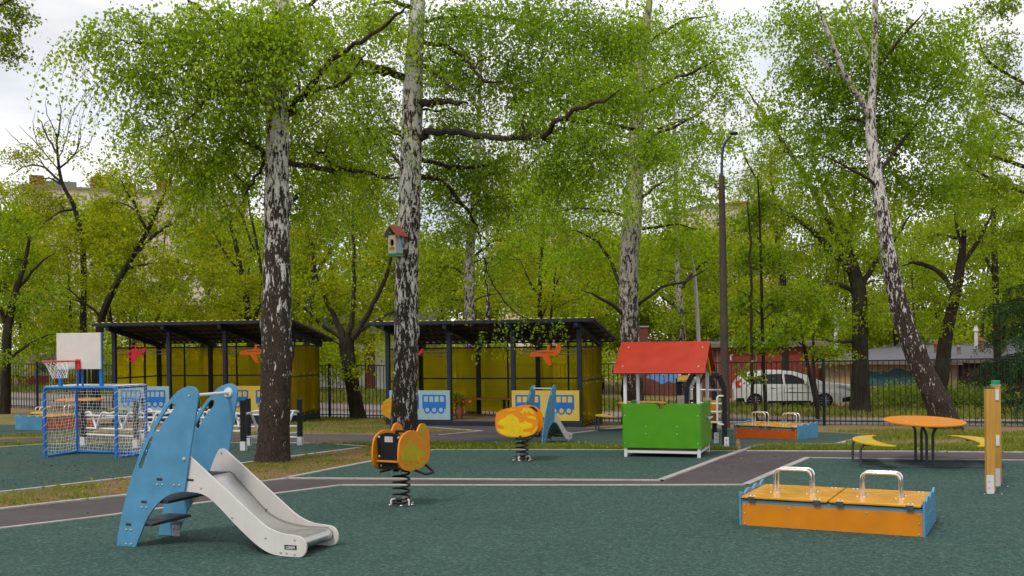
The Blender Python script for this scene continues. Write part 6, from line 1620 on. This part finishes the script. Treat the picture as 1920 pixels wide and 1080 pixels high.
# forked maple between the shelters
simple('maple_tree', 'ivy-clad forked tree by the fence between the shelters', (668, 786), None,
    [(672, 788, 32), (664, 740, 28), (655, 690, 27), (650, 650, 28), (650, 632, 24)],
    [[(648, 645, 14), (625, 590, 10), (600, 535, 7), (585, 480, 5), (578, 420, 3)], [(652, 640, 13), (662, 560, 10), (664, 480, 7), (662, 400, 5), (668, 340, 3)], [(655, 642, 13), (690, 590, 10), (720, 525, 8), (738, 470, 5), (745, 420, 3)], [(645, 640, 9), (600, 605, 7), (560, 570, 5), (520, 548, 3)], [(658, 632, 9), (710, 600, 6), (760, 575, 4)], [(565, 420, 5), (575, 330, 5), (560, 260, 3)]],
    [(600, 470, 60, 60, 70), (660, 420, 60, 70, 90), (720, 470, 50, 60, 60), (560, 560, 60, 50, 60), (620, 550, 60, 50, 70), (700, 570, 60, 45, 70), (650, 620, 50, 40, 55), (600, 400, 60, 60, 60), (690, 350, 60, 50, 60), (655, 690, 34, 50, 45, 0), (690, 640, 40, 40, 30), (600, 650, 30, 40, 22), (730, 620, 30, 40, 30), (640, 340, 60, 50, 50), (560, 470, 50, 50, 50), (560, 360, 40, 50, 36), (720, 390, 50, 40, 40), (580, 610, 40, 40, 40)],
    'maple_leaf', .095, 11, .25, (.3, .9), draw=.3)
# left group
simple('maple_tree', 'thin bare-topped tree at the left edge of the trees', (155, 770), 41,
    [(155, 772, 15), (155, 700, 13), (156, 600, 12), (157, 500, 11), (151, 435, 10), (138, 385, 9), (117, 344, 7), (109, 300, 5), (106, 250, 3)],
    [[(110, 300, 2.5), (125, 260, 2), (135, 215, 1.5), (150, 190, 1)], [(106, 255, 2), (90, 215, 1.5), (85, 185, 1)], [(85, 315, 2.5), (60, 280, 2), (30, 262, 1.4), (10, 240, 1)], [(140, 290, 2), (170, 265, 1.5), (180, 235, 1)], [(70, 270, 1.5), (62, 235, 1.2), (68, 205, .9)], [(116, 344, 5), (85, 315, 4), (50, 312, 3), (20, 330, 2)], [(112, 315, 4), (140, 290, 3), (150, 240, 2)], [(108, 290, 4), (85, 250, 3), (70, 215, 2)], [(107, 260, 3), (115, 220, 2.5), (108, 180, 1.5)], [(118, 346, 4), (90, 335, 3), (45, 345, 2)], [(140, 390, 5), (110, 400, 4), (70, 430, 3)], [(152, 440, 5), (190, 420, 4), (225, 380, 3)], [(130, 300, 3), (150, 270, 2), (148, 215, 1.5)], [(112, 320, 3), (70, 270, 2), (35, 235, 1.5)]],
    [(105, 240, 55, 50, 20), (60, 310, 50, 40, 30), (60, 355, 60, 30, 60), (190, 345, 60, 35, 60), (30, 300, 40, 40, 24), (10, 360, 50, 40, 60), (110, 390, 60, 35, 60), (140, 300, 35, 40, 14), (60, 400, 70, 50, 90), (150, 450, 70, 60, 110), (200, 400, 50, 45, 50), (90, 480, 70, 60, 110), (170, 540, 70, 60, 120), (80, 570, 70, 60, 120), (130, 620, 70, 40, 90), (30, 640, 50, 30, 50)],
    'maple_leaf', .10, 11, .2, (.4, 1.1), draw=.35)
simple('maple_tree', 'slanting dark-stemmed tree behind the left shelter', (180, 770), 39,
    [(178, 772, 18), (185, 650, 16), (190, 600, 15), (208, 552, 14), (227, 517, 13), (252, 476, 12), (277, 432, 10), (299, 382, 8), (318, 340, 6), (332, 300, 4)],
    [[(250, 480, 7), (290, 440, 6), (330, 415, 4), (365, 400, 3)], [(235, 505, 6), (290, 492, 5), (350, 495, 4), (400, 505, 3)], [(275, 435, 6), (250, 380, 5), (225, 335, 3)], [(300, 385, 5), (340, 350, 4), (375, 330, 2.5)], [(320, 340, 4), (300, 300, 3), (305, 260, 2)], [(195, 600, 6), (150, 560, 4), (110, 530, 3)]],
    [(230, 350, 70, 40, 80), (300, 320, 70, 45, 90), (190, 395, 60, 40, 70), (250, 300, 60, 35, 24), (400, 330, 50, 40, 60), (340, 290, 50, 35, 30), (440, 310, 50, 40, 40), (470, 290, 40, 40, 30), (340, 380, 60, 50, 80), (280, 420, 70, 50, 100), (370, 440, 60, 50, 90), (240, 470, 60, 50, 90), (320, 500, 70, 50, 110), (400, 520, 60, 50, 90), (250, 560, 70, 45, 100), (340, 580, 70, 40, 90), (430, 580, 50, 40, 60), (280, 280, 50, 30, 20), (370, 330, 50, 40, 40)],
    'maple_leaf', .10, 11, .2, (.4, 1.1), draw=.35)
simple('maple_tree', 'several-stemmed tree left of the left birch', (470, 775), 43,
    [(480, 778, 16), (476, 700, 15), (470, 640, 14), (462, 560, 12), (450, 500, 10), (438, 440, 8), (425, 390, 6), (412, 350, 4)],
    [[(470, 640, 8), (488, 560, 7), (485, 480, 6), (470, 400, 4), (458, 330, 3)], [(455, 520, 6), (420, 470, 5), (385, 410, 4), (350, 370, 2.5)], [(465, 600, 6), (420, 570, 5), (380, 550, 3)], [(478, 470, 5), (440, 380, 4), (400, 310, 3), (370, 280, 2)]],
    [(450, 420, 60, 50, 80), (400, 380, 60, 50, 60), (470, 350, 50, 45, 50), (430, 490, 60, 50, 90), (480, 540, 50, 50, 80), (400, 600, 60, 40, 60), (460, 610, 50, 30, 50), (410, 320, 60, 35, 30)],
    'maple_leaf', .10, 11, .2, (.4, 1.1), draw=.35)
simple('maple_tree', 'bright green tree cut by the left edge of the frame', (10, 775), 36,
    [(8, 778, 20), (12, 700, 18), (14, 620, 16), (30, 545, 12), (45, 500, 9), (55, 450, 6)],
    [[(14, 620, 9), (-10, 540, 7), (-30, 460, 4)], [(30, 545, 7), (70, 500, 5), (105, 470, 3)], [(12, 680, 6), (60, 640, 5), (110, 625, 3)]],
    [(20, 420, 60, 60, 110), (40, 500, 60, 50, 110), (20, 590, 60, 50, 100), (80, 560, 50, 40, 60), (70, 650, 60, 30, 60), (10, 680, 40, 30, 30), (-60, 480, 60, 80, 60)],
    'deep_leaf', .095, 11, .25, (.4, 1.0), draw=.25)
simple('maple_tree', 'overhanging branch tips at the top left corner', (-160, 790), 24,
    [(-170, 792, 40), (-165, 600, 36), (-160, 400, 30), (-150, 200, 24), (-140, 0, 16), (-130, -150, 8)],
    [[(-155, 250, 12), (-90, 150, 8), (-20, 90, 5), (30, 60, 3)], [(-150, 120, 10), (-70, 40, 7), (0, 10, 4), (40, -10, 2)], [(-155, 330, 8), (-80, 260, 5), (-20, 220, 3)]],
    [(15, 30, 40, 35, 60, 0), (25, 75, 36, 26, 36, 0), (5, 110, 30, 22, 24, 0), (-70, 80, 60, 80, 90, 0), (-100, -40, 100, 80, 60, 0), (20, -20, 50, 20, 30, 0)],
    'deep_leaf', .075, 11, .4, (.3, .8), draw=.25)
# birches behind the right shelter
simple('birch_tree', 'slim yellowish birch behind the right shelter roof', (882, 785), 38,
    [(884, 788, 22), (883, 700, 21), (881, 600, 20), (880, 500, 19), (886, 420, 16), (893, 330, 13), (897, 250, 10), (900, 150, 7), (902, 50, 4)],
    [[(885, 430, 6), (850, 400, 4), (820, 395, 3)], [(893, 340, 6), (940, 320, 4), (970, 330, 3)], [(880, 520, 5), (840, 500, 4), (810, 510, 3)], [(890, 480, 5), (930, 450, 4), (960, 460, 3)]],
    [(850, 430, 60, 50, 70), (930, 400, 60, 60, 80), (900, 320, 70, 50, 80), (840, 520, 50, 50, 60), (930, 500, 60, 50, 70), (960, 560, 50, 30, 40), (820, 350, 40, 50, 40), (880, 210, 70, 60, 40), (840, 570, 50, 30, 40), (980, 330, 60, 60, 70), (980, 450, 60, 60, 70), (800, 440, 50, 60, 50), (830, 280, 50, 50, 40)],
    'willow_leaf', .10, 11, .6, (.5, 1.3), 'birch3')
simple('birch_tree', 'thin white birch right of the yellowish one behind the shelter', (916, 775), 47,
    [(916, 778, 11), (915, 650, 10), (914, 500, 9), (912, 380, 7), (905, 250, 5)],
    [[(914, 520, 4), (950, 490, 3)], [(913, 450, 4), (880, 420, 3)]],
    [(950, 470, 60, 50, 60), (960, 540, 60, 50, 70), (900, 560, 60, 40, 60), (1010, 500, 60, 50, 70), (1010, 570, 60, 40, 70), (980, 380, 60, 50, 50)],
    'maple_leaf', .12, 11, .3, (.5, 1.2), 'birch4')
simple('birch_tree', 'crooked slim birch left of the street lamp', (1283, 775), 40,
    [(1285, 778, 15), (1283, 690, 14), (1279, 620, 14), (1274, 560, 13), (1270, 500, 11), (1268, 400, 9), (1266, 300, 7), (1262, 180, 5)],
    [[(1275, 580, 6), (1240, 555, 5), (1215, 520, 3)], [(1273, 545, 6), (1310, 500, 5), (1345, 480, 3)], [(1270, 480, 5), (1300, 430, 4)]],
    [(1230, 520, 50, 50, 60), (1320, 520, 50, 50, 70), (1250, 590, 50, 35, 50), (1320, 590, 50, 40, 70), (1310, 440, 50, 50, 60), (1270, 380, 60, 50, 60), (1240, 460, 50, 40, 50)],
    'willow_leaf', .10, 11, .5, (.5, 1.2), 'birch3')
# saplings by the pole
simple('sapling', 'two thin maple stems growing by the fence right of the pole', (1425, 800), None,
    [(1437, 803, 7), (1432, 700, 6.5), (1429, 600, 6), (1427, 500, 5), (1424, 400, 4), (1421, 330, 2.5)],
    [[(1424, 800, 7), (1412, 740, 7), (1409, 640, 6), (1407, 540, 5), (1405, 430, 4), (1402, 350, 2.5)], [(1427, 520, 3), (1460, 500, 2.2), (1490, 490, 1.5)], [(1408, 560, 3), (1380, 540, 2)], [(1429, 600, 3), (1470, 570, 2)]],
    [(1400, 420, 35, 50, 40), (1430, 380, 35, 50, 40), (1390, 500, 35, 40, 40), (1450, 490, 40, 40, 45), (1400, 580, 40, 35, 40), (1460, 580, 45, 35, 45), (1440, 650, 40, 22, 26), (1390, 640, 30, 25, 22), (1405, 713, 24, 8, 10), (1500, 620, 40, 30, 35)],
    'deep_leaf', .10, 10, .1, (.25, .7), draw=.35, sides=8, group='saplings')
simple('sapling', 'slanting pair of thin stems crossing the car', (1530, 768), 34,
    [(1533, 772, 8), (1520, 710, 7), (1508, 650, 6), (1500, 600, 5), (1495, 560, 3)],
    [[(1537, 770, 7), (1527, 700, 6), (1525, 640, 5), (1535, 590, 3)], [(1508, 660, 3), (1480, 630, 2)]],
    [(1500, 590, 50, 40, 60), (1550, 610, 50, 35, 55), (1470, 640, 40, 28, 34), (1560, 670, 45, 22, 34), (1530, 560, 50, 35, 50)],
    'deep_leaf', .10, 10, .1, (.25, .7), draw=.3, sides=8, group='saplings')
# dark willow and its neighbour
simple('willow_tree', 'broad dark-trunked willow behind the fence and car', (1613, 762), 40,
    [(1613, 766, 40), (1613, 700, 32), (1612, 620, 29), (1611, 560, 29), (1606, 525, 28), (1598, 500, 22)],
    [[(1606, 520, 20), (1565, 475, 14), (1520, 430, 10), (1470, 398, 7), (1430, 370, 4)], [(1602, 515, 18), (1575, 455, 13), (1520, 350, 10), (1470, 270, 8), (1425, 205, 5), (1395, 160, 3)], [(1605, 505, 15), (1580, 420, 11), (1545, 350, 8), (1520, 300, 5)], [(1612, 540, 12), (1650, 480, 9), (1690, 430, 6), (1720, 380, 4)], [(1600, 545, 10), (1550, 530, 7), (1515, 560, 5)], [(1598, 640, 8), (1560, 640, 5), (1530, 625, 3)], [(1590, 470, 8), (1600, 380, 6), (1605, 300, 4)], [(1440, 375, 4), (1400, 300, 3), (1385, 240, 2)]],
    [(1450, 300, 60, 60, 90), (1420, 220, 40, 50, 46), (1400, 330, 45, 50, 60), (1440, 400, 50, 50, 80), (1380, 420, 40, 40, 50), (1600, 400, 60, 50, 70), (1690, 380, 60, 50, 60), (1480, 400, 60, 50, 80), (1540, 400, 60, 60, 90), (1500, 480, 60, 50, 90), (1580, 330, 50, 60, 60), (1570, 460, 50, 50, 70), (1650, 450, 60, 50, 80), (1680, 540, 60, 45, 60), (1540, 540, 60, 45, 80), (1640, 580, 45, 40, 45), (1480, 560, 50, 45, 70), (1570, 590, 40, 30, 40), (1560, 650, 40, 25, 30)],
    'willow_leaf', .10, 12, .7, (.5, 1.4), draw=.15)
simple('willow_tree', 'dark leaning tree behind the leaning birch', (1760, 765), 43,
    [(1752, 768, 34), (1765, 700, 28), (1772, 640, 25), (1785, 580, 22), (1796, 530, 20), (1803, 480, 14), (1808, 430, 8)],
    [[(1792, 555, 12), (1760, 510, 9), (1720, 492, 8), (1690, 498, 5)], [(1800, 500, 10), (1840, 440, 7), (1870, 380, 4)], [(1805, 450, 7), (1760, 440, 5), (1730, 450, 3)], [(1803, 470, 7), (1790, 380, 5), (1800, 300, 3)]],
    [(1720, 440, 60, 50, 90), (1800, 400, 70, 60, 110), (1860, 340, 60, 60, 100), (1780, 300, 70, 60, 100), (1850, 450, 60, 50, 90), (1740, 540, 50, 40, 60), (1830, 540, 50, 45, 70), (1850, 230, 60, 60, 80), (1760, 620, 30, 30, 20), (1720, 590, 50, 30, 30)],
    'willow_leaf', .10, 12, .6, (.5, 1.4), draw=.15)
simple('larch_tree', 'feathery tree filling the upper right corner', (2003, 792), 32,
    [(2005, 795, 40), (2000, 600, 34), (1994, 400, 26), (1988, 250, 18), (1982, 130, 12), (1976, 0, 6)],
    [[(1988, 340, 9), (1860, 290, 7), (1790, 262, 4), (1760, 250, 2)], [(1990, 390, 8), (1870, 340, 6), (1800, 300, 4)], [(1984, 190, 7), (1860, 120, 5), (1830, 60, 3)], [(1986, 260, 7), (1850, 200, 4)]],
    [(1880, 100, 50, 60, 70), (1900, 20, 50, 50, 50), (1850, 180, 50, 50, 70), (1890, 260, 50, 50, 80), (1820, 290, 60, 35, 70), (1870, 360, 60, 40, 80), (1800, 350, 50, 35, 50), (1900, 450, 40, 50, 60), (1850, 30, 40, 50, 30), (1900, 170, 40, 40, 40)],
    'deep_leaf', .085, 13, .4, (.4, 1.1), draw=.2)

# slender trees closing the gaps behind the big birches
simple('birch_tree', 'slender bent tree right of the left birch trunk', (578, 778), 40,
    [(576, 780, 13), (575, 640, 12), (588, 520, 11), (577, 430, 10), (565, 360, 8), (552, 310, 6), (545, 250, 4)],
    [[(588, 520, 6), (620, 470, 5), (650, 440, 3)], [(570, 400, 5), (610, 340, 4), (640, 290, 3)], [(577, 430, 5), (530, 390, 4), (500, 360, 3)], [(560, 340, 4), (590, 280, 3), (600, 230, 2)]],
    [(560, 300, 60, 50, 60), (620, 290, 60, 50, 60), (600, 360, 60, 45, 60), (660, 340, 60, 50, 60), (640, 420, 60, 45, 60), (550, 420, 50, 45, 50), (700, 400, 50, 45, 50), (560, 230, 50, 40, 26), (720, 330, 50, 45, 40), (690, 290, 50, 40, 40)],
    'maple_leaf', .10, 11, .4, (.4, 1.2), draw=.3)
simple('maple_tree', 'thin dark-stemmed tree above the middle of the right shelter', (1012, 778), 42,
    [(1014, 780, 10), (1013, 650, 9), (1012, 560, 8), (1016, 470, 7), (1024, 400, 5), (1030, 330, 3)],
    [[(1013, 600, 4), (1040, 540, 3.5), (1060, 480, 2)], [(1012, 560, 4), (980, 500, 3), (960, 440, 2)], [(1018, 450, 4), (1060, 400, 3), (1100, 370, 2)], [(1035, 778, 5), (1032, 650, 5), (1040, 520, 4), (1055, 430, 2)]],
    [(1010, 380, 60, 45, 60), (1080, 360, 60, 45, 60), (960, 420, 50, 45, 50), (1050, 440, 60, 45, 70), (1110, 430, 50, 45, 50), (1000, 500, 60, 40, 60), (1080, 520, 60, 40, 60), (1020, 570, 70, 30, 60), (1120, 570, 50, 30, 40), (950, 340, 50, 45, 40), (1130, 490, 50, 40, 40)],
    'maple_leaf', .10, 11, .4, (.4, 1.2), draw=.3)
simple('maple_tree', 'leafy tree filling the gap right of the utility pole', (1475, 775), 46,
    [(1474, 778, 14), (1472, 650, 12), (1465, 520, 11), (1455, 430, 8), (1448, 350, 5), (1444, 290, 3)],
    [[(1465, 520, 6), (1430, 460, 4), (1405, 420, 3)], [(1458, 450, 5), (1490, 390, 4), (1510, 340, 3)], [(1450, 380, 4), (1420, 340, 3), (1405, 300, 2)]],
    [(1440, 340, 55, 45, 60), (1400, 400, 50, 45, 60), (1470, 420, 60, 45, 70), (1420, 470, 50, 45, 60), (1490, 350, 50, 45, 50), (1460, 290, 45, 35, 30), (1380, 470, 40, 40, 40), (1500, 480, 50, 40, 50), (1440, 540, 60, 40, 60), (1390, 560, 40, 40, 40)],
    'maple_leaf', .105, 11, .4, (.4, 1.2), draw=.25)
simple('maple_tree', 'leafy tree behind the spruce at the right edge', (1870, 775), 48,
    [(1872, 778, 16), (1870, 650, 14), (1866, 520, 12), (1862, 400, 8), (1860, 300, 4)],
    [[(1866, 520, 6), (1830, 450, 4), (1810, 400, 3)], [(1864, 450, 5), (1900, 390, 4)]],
    [(1860, 300, 60, 50, 60), (1820, 380, 60, 45, 60), (1890, 400, 50, 45, 60), (1840, 470, 60, 45, 70), (1890, 510, 50, 45, 60), (1820, 560, 50, 35, 50), (1880, 590, 50, 30, 40), (1750, 500, 50, 40, 40), (1700, 470, 50, 40, 40)],
    'deep_leaf', .105, 11, .4, (.4, 1.2), draw=.25)
# spruce at the right edge
def spruce():
    global NL
    b = P(1988, 790, 28); b.z = terr(b.x, b.y); T = Tree('spruce_tree', 'dark drooping spruce at the right edge', b, M['bark_dark'], M['needle'], BG, 28.0)
    T.trunk([(1988, 792, 30), (1987, 600, 24), (1986, 400, 16), (1985, 300, 6)], 10)
    st = []; dr = []; ln = []
    for k in range(70):
        z = rng.uniform(.5, 5.4); a = rng.uniform(0, 2 * PI); L = (2.1 if z < 4 else 1.4) * rng.uniform(.7, 1.1) * (1 - max(0, z - 2.6) / 6)
        o = np.array([b.x, b.y, b.z + z]); d = np.array([math.cos(a), math.sin(a), -.12]); 
        e = o + d * L; T.limb_w([(Vector(o), .025), (Vector(o + d * L * .5 + np.array([0, 0, .12])), .016), (Vector(e), .005)], 4, 2, .01)
        m = 44
        for i in range(m):
            f = rng.uniform(.15, 1); st.append(o + d * L * f + np.array([0, 0, .12 * math.sin(PI * f)])); q = rng.normal(0, 1, 3); q[2] = -abs(q[2]) * .4; dr.append(q / np.linalg.norm(q)); ln.append(rng.uniform(.15, .45))
    T.strands(np.array(st), np.array(dr), np.array(ln), 24, .75, .095, .018, 0)
    NL += T.finish(wid=.22, leafname='needles')
spruce()
# ---------- the far wood: one mass of foliage behind garages and fence
def wood():
    global NL
    pos = []; ax = []; sz = []
    def mass(u, v, ru, rv, n, Y, s=.20):
        k = Y / FPX; c = np.array(P(u, v, Y)); R = np.array([ru * k, 2.2, rv * k])
        x = rng.normal(0, 1, (n, 3)); x /= np.linalg.norm(x, axis=1, keepdims=True); x *= rng.random((n, 1)) ** .42
        st = c + x * R; kn = max(3, n // 60); knots = st[rng.integers(0, n, kn)]; w = rng.integers(0, kn, n); f = rng.uniform(.2, .8, (n, 1)); st = st * (1 - f) + knots[w] * f + rng.normal(0, .16, (n, 3))
        pos.append(st); a = rng.normal(0, 1, (n, 3)); a[:, 2] -= .3; a /= np.linalg.norm(a, axis=1, keepdims=True); ax.append(a); sz.append(rng.uniform(.6, 1.2, n) * s)
    top = [(-100, 400), (0, 370), (100, 365), (200, 360), (320, 350), (450, 370), (560, 400), (680, 360), (800, 380), (900, 400), (1000, 430), (1100, 420), (1200, 400), (1300, 400), (1400, 400), (1500, 380), (1600, 380), (1700, 360), (1800, 330), (1920, 330), (2050, 330)]
    for i in range(430):
        u = rng.uniform(-120, 2060); tv = np.interp(u, [q[0] for q in top], [q[1] for q in top]); v = rng.uniform(tv + 40, 650)
        mass(u, v, rng.uniform(45, 80), rng.uniform(35, 60), 760, rng.uniform(60, 80), .22)
    for i in range(110):
        u = rng.uniform(-120, 2060)
        if 1180 < u < 1900: v = rng.uniform(600, 640)
        else: v = rng.uniform(640, 715)
        mass(u, v, rng.uniform(40, 70), rng.uniform(25, 45), 420, rng.uniform(66, 80) if u > 1180 else rng.uniform(52, 60), .17)
    for i in range(150):
        u = rng.uniform(-900, -100) if i % 2 else rng.uniform(2020, 2800); mass(u, rng.uniform(390, 700), rng.uniform(60, 95), rng.uniform(50, 75), 420, rng.uniform(60, 80), .27)
    p = np.concatenate(pos); NL += len(p)
    o = leaf_mesh('woodland', p, np.concatenate(ax), np.concatenate(sz), .8, M['wood_leaf']); o['kind'] = 'stuff'; o['label'] = 'far green wood filling the background'
    mb = MB()
    for i in range(70):
        u = rng.uniform(-100, 2040); Y = rng.uniform(60, 78); b = P(u, 740, Y); z = terr(b.x, b.y); lean = rng.normal(0, .8)
        mb.tube([(b.x, b.y, z - .2), (b.x + lean * .4, b.y, z + 4), (b.x + lean, b.y + .3, z + 9)], [rng.uniform(.09, .2), .09, .03], 6, False)
    q = mb.build('woodland_stems', M['bark_dark'], o, 0, True); q['kind'] = 'stuff'
M['wood_leaf'] = leaf_mat('far_wood_leaves', [(0.116, 0.189, 0.009), (0.202, 0.286, 0.012), (0.286, 0.371, 0.019), (0.379, 0.416, 0.026)], 0.55)
wood()
# leafy undergrowth beyond the pavement on the right
def shrubs():
    pos = []; ax = []; sz = []
    for u, v, Y, n in [(rng.uniform(1630, 1930), rng.uniform(735, 757), rng.uniform(44, 48), 260) for _ in range(36)] + [(rng.uniform(-40, 760), rng.uniform(735, 745), rng.uniform(56, 60), 240) for _ in range(40)]:
        c = np.array(P(u, v, Y)); x = rng.normal(0, 1, (n, 3)) * np.array([.45, .4, .22]); pos.append(c + x); a = rng.normal(0, 1, (n, 3)); a[:, 2] += .4; a /= np.linalg.norm(a, axis=1, keepdims=True); ax.append(a); sz.append(rng.uniform(.08, .17, n))
    p = np.concatenate(pos); p[:, 2] = np.maximum(p[:, 2], TERR(p[:, 0], p[:, 1]) + .02)
    o = leaf_mesh('undergrowth', p, np.concatenate(ax), np.concatenate(sz), .6, M['weed']); o['kind'] = 'stuff'; o['label'] = 'bright green undergrowth along the garages'
shrubs()
print('LEAVES', NL)
